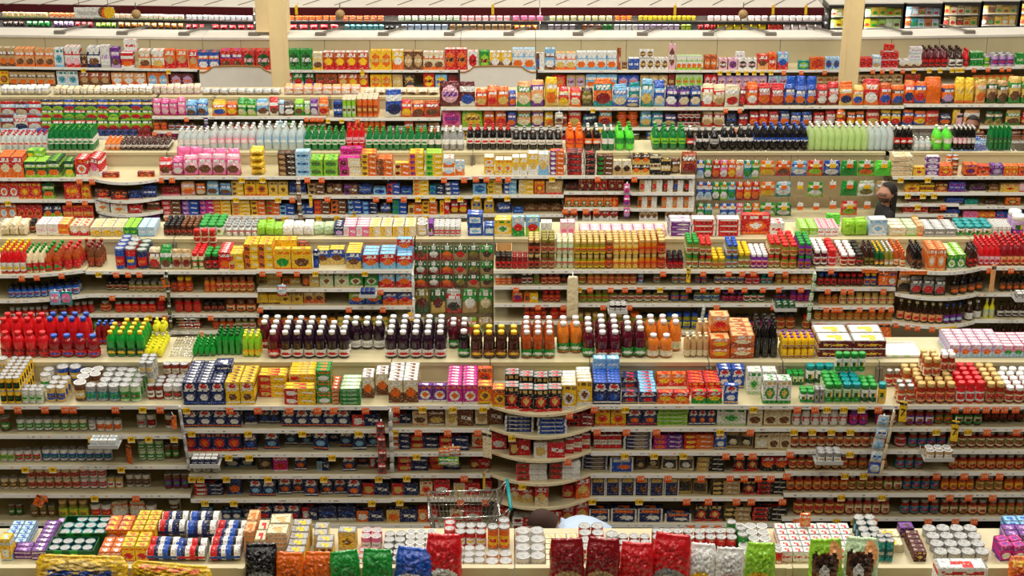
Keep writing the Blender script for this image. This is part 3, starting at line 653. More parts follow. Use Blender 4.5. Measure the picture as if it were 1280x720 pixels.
# ---------------------------------------------------------------- meat cases behind, with lit shelves
bays(6, [(-60,318,[27,38.5],0,.40,0), (318,675,[27,38.5],0,0,0), (675,1030,[27,38.5],0,0,0)])
YL[6] = 29.0; ZT[6] = Zat(9.5, 29.0)
for k, b in enumerate(BAYS[6]):
    Y = 29.0; xc = X((b[0]+b[1])/2, Y, 1.2); root = bpy.data.objects.new('meat_case', None); COL.objects.link(root); root.location = (xc, Y, 0)
    tag(root, ['lit dark red meat case below the natural meat sign', 'lit dark red meat case between the column and mid wall', 'lit dark red meat case beside the freezer doors'][k], 'display case', 'refrigerated meat cases')
    xl, xr = X(b[0], Y, 1.2) - xc + .01, X(b[1], Y, 1.2) - xc - .01; sk = b[4]
    def sl(mb, y0, y1, z0, z1, c=(1,1,1)):
        q = len(mb.v); mb.v += [(xl,y0+sk,z0),(xr,y0,z0),(xr,y1,z0),(xl,y1+sk,z0),(xl,y0+sk,z1),(xr,y0,z1),(xr,y1,z1),(xl,y1+sk,z1)]
        for f in ((0,3,2,1),(4,5,6,7),(0,1,5,4),(1,2,6,5),(2,3,7,6),(3,0,4,7)): mb.idx([q+i for i in f], c)
    zf0, zf1 = Zat(19.5, Y), Zat(9.5, Y); zu, zl = Zat(27, Y), Zat(38.5, Y)
    m = MB(); sl(m, -.02, .03, zf0, zf1); m.obj('fascia', M['fascia'], root)
    m = MB(); sl(m, .03, 1.5, zf1 - .04, zf1); m.obj('case_roof', M['whitep'], root)
    m = MB(); sl(m, .62, .66, .1, zf1 - .04); m.obj('case_back', M['whitep'], root)
    m = MB(); sl(m, 0, .62, zu - .02, zu); sl(m, -.01, .01, zu - .055, zu); o = m.obj('case_shelf', M['dark'], root)
    m = MB(); sl(m, -.15, .62, zl - .05, zl); m.obj('case_deck', M['dark'], root)
    m = MB(); sl(m, -.2, -.15, .05, zl + .015); m.obj('case_front', M['fascia'], root)
    for zz in (zf0 + .02, zu - .036):
        m = MB(); sl(m, .04, .08, zz - .010, zz + .010); m.obj('case_lamp', M['tube'], root)
    m = MB()
    for q in range(9):
        x = xl + (xr - xl)*(q+.5)/9; m.bar((x, .2, zf1 + .005), (x + .3, .75, zf1 + .005), .01)
    o = m.obj('roof_bracket', M['post'], root); o['kind'] = 'stuff'
# hanging sign over the first case
Y = 29.2; za, zb = Zat(17, Y), Zat(4.5, Y); xa, xb = X(98, Y, zb), X(147, Y, zb)
m = MB(); m.box(xa, xb, Y - .34, Y - .32, za, zb, C['white'])
for (u, v, rr, c) in ((.72,.55,.10,'brown'),(.80,.45,.10,'orange'),(.88,.5,.11,'yel'),(.94,.6,.08,'yel')):
    px, pz = xa + (xb-xa)*u, za + (zb-za)*v
    m.face([(px + cos(2*pi*i/12)*rr*.9, Y - .343 - u*.002, pz + sin(2*pi*i/12)*rr) for i in range(12)], C[c])
s = m.obj('hanging_sign', M['carton']); tag(s, 'white sign with grey lettering and a yellow food picture over the meat case', 'sign')
link('lettering', text_mesh('Natural meat', .15, 'grey'), s, ((xa + (xb-xa)*.33), Y - .345, (za+zb)/2)).scale = (.47, 1, .9)
m = MB(); m.bar((xa + .1, Y - .33, zb), (xa + .1, Y - .33, zb + .9), .006); m.bar((xb - .1, Y - .33, zb), (xb - .1, Y - .33, zb + .9), .006); m.obj('cable', M['post'], s)
for k, px in enumerate((370, 616, 844, 967, 1008)):
    z1, z0 = Zat(7, 28.9), Zat(18.5, 28.9); x = X(px, 28.9, z1); m = MB(); m.box(x - .025, x + .025, 28.90, 28.93, z0, z1, C['yel']); m.bar((x, 28.92, z1), (x + .03, 29.02, z1 + .02), .008, C['yel'])
    tag(m.obj('shelf_flag', M['carton']), f"narrow yellow flag clipped to the dark red fascia, {ordw(k+1)} from left", 'flag', 'yellow fascia flags')
for k, px in enumerate((170, 425, 929)):
    z1, z0 = Zat(11, 28.9), Zat(24, 28.9); x = X(px, 28.9, z1); m = MB(); m.lathe([(.01,-.012),(.09,-.008),(.09,.008),(.01,.012)], lambda j, a: C['tan'], 12)
    o = m.obj('round_sign', M['carton'], None, (x, 28.88, (z0+z1)/2)); o.rotation_euler = (pi/2, 0, 0); tag(o, f"small round tan sign hanging before the meat case, {ordw(k+1)} from left", 'sign', 'round tan signs')
    m = MB(); m.bar((0, .09, 0), (0, .22, 0), .01); m.obj('hanger', M['post'], o)

# ---------------------------------------------------------------- freezer cabinets with glass doors
Y = 28.75; doors = [(1039, 1062, 10, 36), (1081, 1128, 8.5, 37), (1132, 1176, 8, 36), (1180, 1224, 6.5, 34.5), (1228, 1272, 5.5, 33.5), (1276, 1330, 4.5, 33)]
for k, (a, b_, t, bt) in enumerate(doors):
    z1, z0 = Zat(t, Y), Zat(bt, Y); xa, xb = X(a, Y, 1.3), X(b_, Y, 1.3); xm = (xa+xb)/2; hw = (xb-xa)/2
    root = bpy.data.objects.new('freezer_cabinet', None); COL.objects.link(root); root.location = (xm, Y, 0)
    tag(root, f"black framed freezer cabinet with lit glass door, {ordw(k+1)} from left", 'freezer', 'glass door freezers')
    e = .055; zz0 = z0 - .5
    m = MB(); m.box(-hw - e, hw + e, .62, .68, .05, z1 + .05); m.obj('cabinet_back', M['whitep'], root)
    m = MB(); m.box(-hw - e, hw + e, -.02, .9, z1 + .06, z1 + .08); m.obj('cabinet_roof', M['whitep'], root)
    m = MB(); m.box(-hw - e, hw + e, -.03, .62, .05, zz0); m.obj('cabinet_base', M['fascia'], root)
    for sx in (-1, 1):
        m = MB(); m.box(*sorted((sx*(hw + .004), sx*(hw + e - .002))), 0, .62, zz0, z1 + .06); m.obj('cabinet_side', M['dark'], root)
    m = MB(); m.box(-hw - e, hw + e, -.03, 0, z1, z1 + .06); m.box(-hw - e, -hw, -.03, 0, zz0, z1); m.box(hw, hw + e, -.03, 0, zz0, z1); m.box(-hw - e, hw + e, -.03, 0, z0 - .05, z0); dr = m.obj('door_frame', M['dark'], root)
    m = MB(); m.box(-hw, hw, -.012, -.006, z0, z1); m.obj('door_pane', M['doorglass'], root)
    m = MB(); m.box(-hw, -hw + .006, .02, .07, z0, z1 - .02); m.obj('case_lamp', M['tube'], root)
    for q in range(2):
        m = MB(); zs = z0 + .02 + q*(z1-z0)*.52; m.box(-hw, hw, .05, .62, zs - .015, zs, C['white']); sh = m.obj('wire_shelf', M['strip'], root)
        cols = [['lime','cream','yel'],['lime','yel','pale'],['teal','sky','orange'],['cream','brown','gold'],['gold','yel','brown'],['yel','orange','cream']][k]
        n = 3 if k == 0 else 5
        for j in range(n):
            wv = 2*hw/n*.94; hh = (z1-z0)*random.uniform(.30, .42)
            me = kit(f"b {random.choice(cols)} {random.choice(cols)} {random.choice(['white','red','brown','green'])}", round(wv,2), round(hh,2), .12)[0][0][1]
            o = link('frozen_box', me, None, (xm - hw + (j+.5)*2*hw/n, Y + .14, zs)); tag(o, f"frozen food box behind {ordw(k+1)} freezer door, {('lower','upper')[q]} shelf, {ordw(j+1)} from left", 'box', 'frozen food boxes')
# ================================================================ nearest run (cans seen from above, pet food bags in front)
put(0,'T','''
2 16 1 26 | b yel sky white | pale yellow and blue carton | d10 s4
0 30 2 5 | b sky blue white n | blue and white flat pouch | d6 r6 s12 l2
18 40 1 5 | b purple lilac white t | purple and white foil pouch | d6 r7 s6 l2
40 58 1 6 | b purple white lilac t | purple banded foil pouch | d6 r7 s4 l2
58 82 1 5 | b lilac purple white t | lilac foil pouch | d6 r7 s16 l2
72 133 1 16 | t dgreen green | dark green cardboard tray | d26 s22 z1
74 131 4 13 | c dteal teal black teal | teal tin | r3 s23 z2
57 118 1 13 | t dgreen green | dark green cardboard tray | d20 s1 z1
60 116 4 11 | c dteal teal black dteal | dark teal tin | r2 s3 z2
132 164 2 14 | b orange yel white | orange and yellow cat food carton | d7 r3 s26 z3
166 195 2 16 | b yel orange white | yellow cat food carton | d7 r4 s24 z3
124 152 2 13 | b orange white yel | orange and white treat carton | d7 r4 s1
153 186 2 18 | b yel orange red | bright yellow treat carton | d7 r4 s3
183 222 1 16 | y red blue | blue and red tuna sleeve | r4 s1 l1
216 257 1 15 | y blue red | blue tuna sleeve | r2 s1
261 300 1 16 | y red blue | blue and red tuna sleeve | r5 s1
199 232 1 17 | y red navy | red and navy tuna sleeve | r2 s30 z3
233 270 1 19 | y blue navy | navy blue tuna sleeve | r3 s26 z3
268 304 1 15 | y red navy | red and navy tuna sleeve | r2 s36 z3
306 320 1 6 | b peach orange cream n | orange edged flat carton | d16 r2 l5 s10
320 334 1 8 | b cream red white n | cream and red flat carton | d14 r2 l4 s10
335 362 1 6 | b cream peach white n | cream flat carton | d14 r2 l6 s14
325 355 1 4 | b peach cream gold n | tan flat carton | d12 l4 s0
358 382 1 26 | b gold yel brown c silver | yellow sleeved plastic tub | d9 r5 s0
395 417 1 24 | b gold yel brown c silver | yellow sleeved plastic tub | d9 r2 s8
392 410 1 20 | b cream gold white c silver | pale sleeved plastic tub | d9 r2 s30
423 446 1 22 | b gold yel brown k silver | gold sleeved plastic tub | d9 r1 s32
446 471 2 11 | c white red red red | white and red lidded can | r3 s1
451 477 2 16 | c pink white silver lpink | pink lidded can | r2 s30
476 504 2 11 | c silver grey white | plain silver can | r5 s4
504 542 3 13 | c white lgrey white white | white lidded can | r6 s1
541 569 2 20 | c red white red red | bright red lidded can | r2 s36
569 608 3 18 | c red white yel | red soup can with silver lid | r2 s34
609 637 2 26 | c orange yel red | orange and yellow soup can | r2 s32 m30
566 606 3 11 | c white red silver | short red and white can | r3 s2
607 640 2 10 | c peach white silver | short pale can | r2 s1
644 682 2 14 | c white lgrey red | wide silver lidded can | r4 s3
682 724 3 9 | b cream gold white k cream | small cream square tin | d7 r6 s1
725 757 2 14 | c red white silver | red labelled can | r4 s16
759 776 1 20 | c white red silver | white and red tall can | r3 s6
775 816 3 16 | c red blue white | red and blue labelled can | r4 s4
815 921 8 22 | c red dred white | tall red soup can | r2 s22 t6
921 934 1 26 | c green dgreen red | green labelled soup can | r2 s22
909 921 1 24 | c green red white | green and red soup can | r2 s34
925 968 3 18 | c white red white white | white lidded red can | r5 s6
968 978 1 22 | c red dorange white white | red and white lidded can | r2 s4
977 1072 7 13 | b white red cream n white | small white carton with red print | d8 r5 s1
1000 1013 1 16 | b orange white peach | bright orange sign carton | d3 s36 z9
1096 1117 2 26 | c teal dteal silver | tall teal can with silver lid | r2 s1
1075 1102 2 20 | c dteal sky silver | teal can with silver lid | r4 s14
1104 1135 1 3 | b cream yel white n | pale yellow flat packet | d12 r3 l3 s2
1124 1142 1 12 | b purple dbrown gold | dark purple carton | d9 r1 s36
1142 1158 1 12 | b maroon dbrown gold c | maroon coffee carton | d6 r6 s2
1140 1159 1 6 | b purple mag white | purple flat carton | d8 s1
1168 1238 4 9 | c silver lgrey gold | wide flat silver tin | r4 s2 t10
1155 1206 3 8 | c gold silver tan | gold flat tin | r2 s34
1248 1280 2 18 | b mag purple white | magenta carton | d8 r2 s3 a12
1256 1290 2 15 | b purple lilac white | purple carton | d8 r2 s22
1232 1258 1 22 | b mag maroon white | dark magenta carton | d8 s34
1258 1292 2 14 | b lblue blue white | light blue carton | d8 r2 s36
''')
put(0,'N','''
40 158 1 0 | g yel gold blue q | big yellow dog food bag with blue emblem | Y706 d14 a4 p-13
160 266 1 0 | g yel orange red | yellow pet food bag barely rising over the ridge | Y714 d14 p-13
304 346 1 0 | g black lime grey z | black and lime pet food bag | Y692 d12 p-13
343 379 1 0 | g orange dorange yel x | plain orange treat bag | Y700 d10 p-13
379 414 1 0 | g orange dorange gold x | orange treat bag beside the green bag | Y700 d10 p-13
414 452 1 0 | g green dgreen white x | plain green treat bag | Y698 d10 a6 p-13
452 490 1 0 | g green dgreen lime x | green treat bag beside the blue bag | Y697 d10 p-13
491 541 1 0 | g blue navy white z | blue dog treat bag with white print | Y697 d12 p-13
531 577 1 0 | g red grey white z | tall bright red dog treat bag | Y681 d11 p-13
687 731 1 0 | g dred maroon tan z | glossy maroon jerky bag | Y684 d11 p-13
730 773 1 0 | g dred brown tan z | glossy maroon jerky bag beside the red bag | Y684 d11 p-13
773 816 1 0 | g red dred white x | plain red treat bag | Y690 d11 p-13
814 862 1 0 | g red white grey z | tall glossy red treat bag | Y680 d11 a-3 p-13
859 894 1 0 | g white red yel z | white treat bag with corn picture | Y691 d10 p-13
893 930 1 0 | g white red lpink z | white treat bag beside the green bag | Y694 d10 p-13
930 968 1 0 | g lime brown yel z | green and yellow treat bag | Y690 d10 p-13
1011 1054 1 0 | g lime brown white d | green bag with brown dog picture | Y685 d10 p-13
1054 1097 1 0 | g pale brown white d | pale green bag with brown dog picture | Y684 d10 p-13
1168 1232 1 0 | b white red cream | white carton with red print | Y711 d14
1262 1300 1 0 | g orange yel red | small orange treat bag at the run end | Y706 d10 p-13
''')

# ================================================================ pasta aisle
put(1,'T','''
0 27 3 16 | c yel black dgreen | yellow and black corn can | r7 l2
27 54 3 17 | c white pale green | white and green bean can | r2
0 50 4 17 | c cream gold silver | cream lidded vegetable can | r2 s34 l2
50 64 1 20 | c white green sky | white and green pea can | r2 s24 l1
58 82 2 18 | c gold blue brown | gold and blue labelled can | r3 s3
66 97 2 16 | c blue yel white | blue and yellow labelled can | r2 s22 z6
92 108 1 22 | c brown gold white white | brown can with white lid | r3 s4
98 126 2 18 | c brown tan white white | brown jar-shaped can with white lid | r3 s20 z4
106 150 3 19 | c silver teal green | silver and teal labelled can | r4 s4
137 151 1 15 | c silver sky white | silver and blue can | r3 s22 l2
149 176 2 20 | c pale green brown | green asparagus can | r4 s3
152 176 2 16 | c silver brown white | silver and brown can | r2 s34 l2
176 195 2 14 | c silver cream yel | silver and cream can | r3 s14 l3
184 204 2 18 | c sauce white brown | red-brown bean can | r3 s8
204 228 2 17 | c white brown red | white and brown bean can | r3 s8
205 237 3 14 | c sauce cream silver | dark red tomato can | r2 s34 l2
230 282 3 28 | b navy white blue p navy | navy pasta carton | d5.5 r8
268 290 1 9 | b navy white blue n | navy flat pasta carton lying on the others | d14 s20 z23
283 319 2 28 | b yel brown white p yel | bright yellow pasta carton | d5.5 r6 s1
324 360 1 9 | b yel red gold h | yellow lasagna carton | d5 r3 l3 s16
361 396 1 9 | b yel gold red h | yellow flat lasagna carton | d5 r5 l3 s18
355 395 1 10 | b yel red white h | yellow lasagna carton in the front pile | d6 r3 l2 s1
396 415 1 14 | b green orange white | green and orange noodle carton | d6 r3 l3 s1
415 424 1 5 | b orange white green n | orange ended spaghetti packet | d6 r4 l4 s1
425 451 1 5 | b green white dgreen n pale | green flat spaghetti packet | d7 r4 l4 s0
453 468 1 26 | b cream brown orange s white | cream and brown rice carton | d6 r3 s14
470 486 1 26 | b cream brown orange s white | cream and brown rice carton | d6 r3 s20
486 523 2 28 | b cream brown orange s white | cream and brown rice carton | d6 r6 s3
523 559 2 21 | b purple white orange c | purple rice dish carton | d6 r1 s4
559 597 2 24 | b mag white orange c mag | magenta rice dish carton | d5.5 r7
597 634 2 22 | b orange yel brown c | orange pasta dish carton | d6 r2 s0
597 616 1 21 | b orange red brown c | orange carton behind the front pair | d6 r1 s38
631 703 4 28 | b black red gold c grey | black carton with gold and red emblem | d6 r2 s2
631 703 4 30 | b black red gold c grey | black carton with gold and red emblem | d6 r2 s24
701 740 2 30 | b yel white brown c cream | yellow and white mix carton | d6 r3 s2
701 738 2 26 | b lemon white dgreen c white | pale yellow mix carton | d6 r2 s26
741 776 2 27 | b navy blue white p blue | dark blue pasta carton | d5.5 r7
741 774 2 14 | b lblue white blue n | light blue carton on the dark blue ones | d9 s28 z20
777 798 1 15 | b navy red gold p | low navy carton | d6 r1 s1
777 798 1 15 | b navy red gold p | low navy carton | d6 r2 s30
799 821 1 15 | b navy red gold p lblue | low navy macaroni carton | d6 r7 s1
821 862 2 14 | b red orange yel s | red macaroni carton | d7 r1 s1
820 858 2 15 | b orange red yel s | orange-red macaroni carton | d7 r1 s36
864 902 2 15 | b red green yel s | bright red noodle carton | d7 r1 s1
860 900 2 16 | b red orange yel c | bright red dinner carton | d6 r4 s18
904 922 1 23 | b blue white yel p | blue dinner carton | d6 r1 s1
897 930 2 24 | b blue white yel p | blue dinner carton | d6 r2 s32
933 951 1 28 | b white pale green c white | white carton with green circle | d6 r2 s20
952 970 1 28 | b white pale green c white | white carton with green circle | d6 r2 s20
953 988 2 29 | b white green gold c white | white carton with gold and green print | d6 r2 s1
1000 1018 2 15 | k green white green | small green-lidded shaker | r2 s1
1018 1030 2 18 | k grey silver grey | grey pepper shaker | r2 s1
1031 1052 2 24 | k green pale green | green-lidded cheese canister | r4 s1
1053 1076 2 24 | k teal pale green | teal-lidded cheese canister | r4 s1
1076 1096 2 23 | k green white dgreen | white cheese canister with green lid | r3 s1
1097 1108 1 24 | k teal yel gold | yellow cheese canister with teal lid | r1 s1
983 1005 3 16 | k green pale dgreen | short green canister at the rear | r2 s36
1007 1042 3 24 | k teal white dgreen | rear cheese canister with teal lid | r1 s38
1043 1082 4 24 | k green white green | raised cheese canister with green lid | r1 s26 z18
1106 1126 2 20 | j silver sauce cream | silver-lidded tomato sauce jar | r2 s34
1127 1150 2 23 | j gold rust cream | gold-lidded tomato sauce jar at the rear | r2 s30
1121 1143 2 22 | j silver rust cream | small salsa-red sauce jar | r2
1145 1194 4 25 | j gold sauce peach | gold-lidded red sauce jar | r5
1154 1176 2 24 | j gold rust cream | gold-lidded red sauce jar stacked high | r3 s16 z17
1176 1194 2 24 | j white sauce cream | white-lidded red sauce jar stacked high | r2 s26 z17
1195 1231 3 26 | j red red white | red-lidded sauce jar with white label | r5
1194 1210 1 26 | j red red white | red-lidded sauce jar stacked above the red lids | r2 s18 z16
1212 1226 1 24 | j gold rust brown | brown sauce jar stacked at the rear | r2 s30 z12
1232 1256 2 25 | j gold sauce tan | gold-lidded dark sauce jar | r5
1256 1292 3 20 | j white sauce cream | white-lidded pizza sauce jar | r4
1236 1282 4 22 | j white brown cream | white-lidded brown sauce jar | r2 s34
''')
put(1,'F','''
0 58 4 38 | o red red dred | red juice jug with red cap | r2 s18
0 62 4 30 | o red red dred | red juice jug with red cap | r1 s2
58 113 4 38 | o blue red dred | red juice jug with blue cap | r2 s20
43 125 5 26 | o blue dred red | short red juice jug with blue cap | r1 s2
120 144 3 26 | o blue dred red | dark red juice jug with blue cap | r2 s30
133 182 4 30 | o yel green dgreen | green lime juice bottle with yellow cap | r4 s4
180 204 3 14 | e lemon lemon | yellow lemon squeeze bottle | r6 s2
190 208 2 14 | e lemon lemon | yellow lemon squeeze bottle | r2 s30 z12
240 270 4 15 | e green green | green lime squeeze bottle | r5 s4 l1
270 302 4 26 | o dgreen green | dark green lime juice bottle | r4 s8
303 326 3 26 | o lemon lime yel | yellow-green juice bottle | r3 s4
319 349 2 32 | o white juice red white | dark red juice bottle with white cap | r5 s0
350 437 6 32 | o white grape white red | black-purple juice bottle with white cap | r4 s0 m8
437 481 3 32 | o white grape white lgrey | black-purple juice bottle with white label | r2 s20
481 558 5 32 | o white grape white red | dark grape juice bottle with white cap | r4 s0
560 587 2 30 | o white juice green | dark juice bottle with green label | r2 s22
572 588 1 32 | o white black green | black juice bottle with white cap | r2 s2
588 650 4 32 | o yel dbrown brown | brown tea bottle with yellow cap | r2 s0
651 694 3 32 | o white rust green | amber-red juice bottle with white cap | r4 s0
696 728 2 36 | o white apple green | orange juice bottle with green label | r2 s12
728 744 1 34 | o white juice green | red juice bottle with green label | r3 s2
745 777 2 32 | o white juice dred | dark cranberry juice bottle | r4 s0
777 808 2 36 | o white juice green | cranberry juice bottle with green label | r3 s2
808 841 2 27 | o white apple cream | light apple juice bottle | r1 s1
806 852 3 36 | o white apple cream pale | tall apple juice bottle | r2 s16
855 886 4 26 | o cream tan cream | pale tan drink bottle | r2 s3 l1
870 886 2 26 | o cream tan cream | pale tan drink bottle at the rear | r2 s34
887 912 1 12 | b orange dorange yel s peach | orange drink pack carton | d14 r2 l2 s1
887 911 1 19 | b peach orange red s peach | pale orange drink pack carton | d14 s16 z20
912 942 1 14 | b orange rust cream s peach | orange fruit drink carton | d10 r4 l2 s1
941 972 3 44 | s black black | tall black bottle | r3 s2
976 1018 5 13 | o purple yel yel purple | mini yellow bottle with purple cap | r3 l2 s1
1021 1064 1 11 | b maroon yel white n white | white topped dark red bottle pack | d18 r2 l2 s1
1065 1107 1 11 | b maroon yel white n white | white topped dark red bottle pack | d18 r2 l2 s1
1107 1153 1 3 | t white pale | white empty tray | d30 s3
1186 1253 5 15 | b lilac sky orange s lpink | lilac juice pouch carton | d6 r6 s3
1253 1292 3 14 | b pink sky green s lpink | pink juice pouch carton | d6 r5 s3
''')
put(1,2,'''
0 13 1 18 | c brown green cream | brown and green can | s3
20 65 4 14 | c white green pale | white bean can with green picture | s4 z1
65 109 4 14 | c cream green pale | cream bean can with green picture | s4 z1
110 120 1 14 | c silver white grey | silver can on the second shelf | s4
120 152 3 14 | c white orange dorange | white can with orange picture | s4
170 183 1 17 | c white lgrey red | white plain can | s10
183 195 1 17 | c white sauce red | white can with red beans | s10
206 217 1 17 | c white sauce brown | white can with brown beans | s10
230 303 4 21 | b navy white orange p | navy pasta carton | d6 s2 t4
306 322 1 16 | b navy blue white n | low navy carton | d6 s8
325 350 2 17 | b navy blue white p | navy shell pasta carton | d6 s10
352 438 5 21 | b navy white orange p | navy pasta carton | d6 s3 t4
440 476 1 15 | b navy red white h | navy flat noodle carton | d8 s4
487 515 1 12 | b navy red white h | navy flat noodle carton | d8 s8
516 535 1 17 | b cream orange brown | cream pasta dish carton | d6 s5
535 556 1 18 | b brown white gold | brown rice carton | d6 s5
556 592 1 21 | b brown cream gold h | brown wide rice carton | d6 s3
594 630 1 21 | b brown cream tan h | brown wide rice carton | d6 s3
631 668 1 5 | b navy white blue w cream | blue and white flat noodle carton | d12 l4 s4
671 709 1 5 | b blue white navy w cream | blue edged flat noodle carton | d12 l4 s3
710 743 1 8 | b dred red black h | dark red noodle carton | d8 l2 s6
744 782 2 20 | b yel orange red c | yellow macaroni carton | d6 s2
784 821 2 20 | b navy orange red p | navy lasagna carton | d6 s2
821 860 1 5 | b lime green white n | lime green flat noodle packet | d8 l4 s2
861 894 3 19 | b navy orange white p | navy egg noodle packet | d6 s3
896 933 1 21 | b white pale green c | white and pale green rice carton | d6 s2
934 953 1 21 | b cream white brown | cream rice packet | d6 s2
954 988 2 21 | b cream tan brown | cream brown rice packet | d6 s2
990 1060 6 23 | j grey white white red | white alfredo sauce jar | s1
1061 1085 2 23 | j grey purple mag red | purple labelled sauce jar | s1
1094 1106 1 22 | j grey sauce purple | dark sauce jar with purple label | s1
1108 1122 1 20 | j silver sauce white | sauce jar beside the post | s3
1131 1168 3 22 | j grey sauce purple white | red sauce jar with purple label | s1
1168 1192 2 20 | j grey sauce green orange | red sauce jar with green label | s3
1193 1228 3 22 | j grey dbrown green cream | dark sauce jar with green label | s1
1229 1280 5 17 | j grey dbrown brown | dark brown sauce jar | s8
''')
put(1,3,'''
0 18 2 14 | c white lime green | white can with lime picture | s4
18 51 3 14 | c white red green | white can with red picture | s4
52 140 8 14 | c white blue green | white and blue can with green picture | s4 z1
172 205 3 12 | c pale green white | pale green can | l2 s5 z1
205 225 2 18 | c brown green cream | brown and green can | s8
230 302 4 23 | b navy red orange c | navy carton with red title | d6 s2
305 322 1 20 | b navy blue orange p | navy bow pasta carton | d6 s4
331 350 1 21 | b navy lblue orange p | navy and light blue pasta carton | d6 s6
356 372 1 20 | b navy lblue white p | navy elbow pasta carton | d6 s14
376 391 1 16 | b navy lblue white p | navy small pasta carton | d6 s14
392 411 1 25 | b navy lblue orange p | tall navy pasta carton | d6 s4 a-8
412 424 1 16 | b navy white grey n | navy narrow pasta carton | d6 s16
425 441 1 22 | b navy lblue orange p | navy twist pasta carton | d6 s10
441 458 1 24 | b navy lblue white p | navy tube pasta carton | d6 s4
459 475 1 20 | b navy lblue white p | navy penne carton | d6 s10
488 513 1 7 | b navy orange white h | navy flat spaghetti carton | d7 l3 s4
514 549 1 8 | b navy red gold h | navy flat linguine carton | d7 l2 s6
549 586 1 9 | b navy red gold h | navy flat noodle carton | d7 l2 s2
590 612 1 18 | b cream red orange c | cream and red pizza carton | d6 s6
614 634 1 20 | b red dred white | red pasta carton beside the flat noodles | d8 s6
636 663 1 20 | b red dred gold h | red wide pasta carton | d10 s4
666 706 1 20 | b red white gold h cream | red and white wide pasta carton | d10 s2
707 738 3 20 | b red white gold t | red and white striped pasta carton | d10 s4
742 777 4 18 | b red white tan t | red and white striped noodle carton | d8 s4
779 815 1 4.6 | b navy white tan w cream | blue and white flat lasagna carton | d10 l5 s2
816 853 1 6 | b purple mag orange h | purple flat noodle carton | d9 l3 s3
854 892 1 6 | b orange red yel h | orange-red flat noodle carton | d9 l3 s3
893 908 1 22 | b blue white yel p | blue orzo carton | d6 s2
908 942 2 22 | g tan black cream k | clear pasta bag with black label | d5 s2
943 960 1 20 | b cream brown white | cream risotto packet | d6 s3
960 988 2 21 | b cream tan brown | cream brown rice packet | d6 s2
988 1110 11 24 | j grey sauce cream orange | tomato sauce jar with orange label | s1
1119 1134 1 21 | j grey sauce lpink | red sauce jar with pink label | s2
1135 1183 4 21 | j grey sauce teal purple | sauce jar with teal and purple label | s1
1185 1292 9 21 | j grey sauce cream olive | brown sauce jar with cream label | s1
''')
put(1,4,'''
0 34 3 14 | c cream brown gold | cream can with brown picture | s6
34 100 6 12 | c cream red brown | cream and red bean can | l2 s6 z1
100 134 3 13 | c white red grey | white and red can | l2 s6 z1
134 154 2 15 | c gold white red | gold and white can | s6 l1
157 188 3 16 | c white brown grey | white and brown can | s10
205 237 3 19 | c brown purple green | dark mixed vegetable can | s6
240 276 3 10 | c silver white grey | small silver can | s1 l1
281 300 1 14 | b navy lblue white | navy low carton | d6 s12
301 318 1 14 | b navy lblue white | navy low carton | d6 s14
322 341 1 20 | g dbrown black tan k | dark clear pasta bag | d5 s6
342 360 1 18 | b mag white red | magenta and white pasta carton | d6 s5
368 384 1 20 | b navy orange white p | navy rotini carton | d6 s6
396 412 1 12 | b navy lblue grey h | navy low open carton | d8 s6
428 445 1 20 | b navy orange white p | navy penne carton | d6 s5
447 461 1 14 | b navy orange white n | navy short carton | d6 s14
462 478 1 17 | b navy red white h | navy and red flat carton | d6 s10
497 535 1 9 | b navy red gold h | navy flat spaghetti carton | d7 l2 s4
537 575 1 9 | b navy red orange h | navy flat linguine carton | d7 l2 s6
587 612 1 12 | b red dred gold h | red low pasta carton | d8 s8
645 684 1 7 | b white red brown h white | white flat lasagna carton | d14 l3 s3
686 726 1 7 | b white brown red h white | white wide lasagna carton | d14 l3 s2
727 760 1 5 | b navy white tan w cream | navy edged flat noodle carton | d10 l4 s6
762 792 1 18 | b blue white orange w cream | blue carton with orange picture | d8 s2
793 808 1 20 | g brown black tan k | brown clear pasta bag | d5 s4
809 824 1 17 | g tan dbrown cream k | tan clear pasta bag | d5 s6
826 847 1 21 | g cream black white k | cream clear pasta bag | d5 s2
848 868 1 21 | g cream dbrown white k | cream noodle bag | d5 s2
870 906 1 6 | b black tan gold h | black and tan spaghetti packet | d8 l3 s3
916 931 1 19 | b black red gold c | black and red pasta packet | d6 s3
933 948 1 19 | b black red gold c | black and red pasta packet | d6 s3
951 985 2 18 | b red black orange s | red and black pasta packet | d6 s3
986 1060 7 20 | j grey sauce gold red | sauce jar with gold label | s1
1060 1110 4 19 | j grey sauce olive orange | sauce jar with olive label | s1
1119 1155 3 19 | j grey sauce teal purple | sauce jar with teal and purple label | s1
1186 1292 9 19 | j grey sauce orange gold | sauce jar with bright orange label | s1
''')
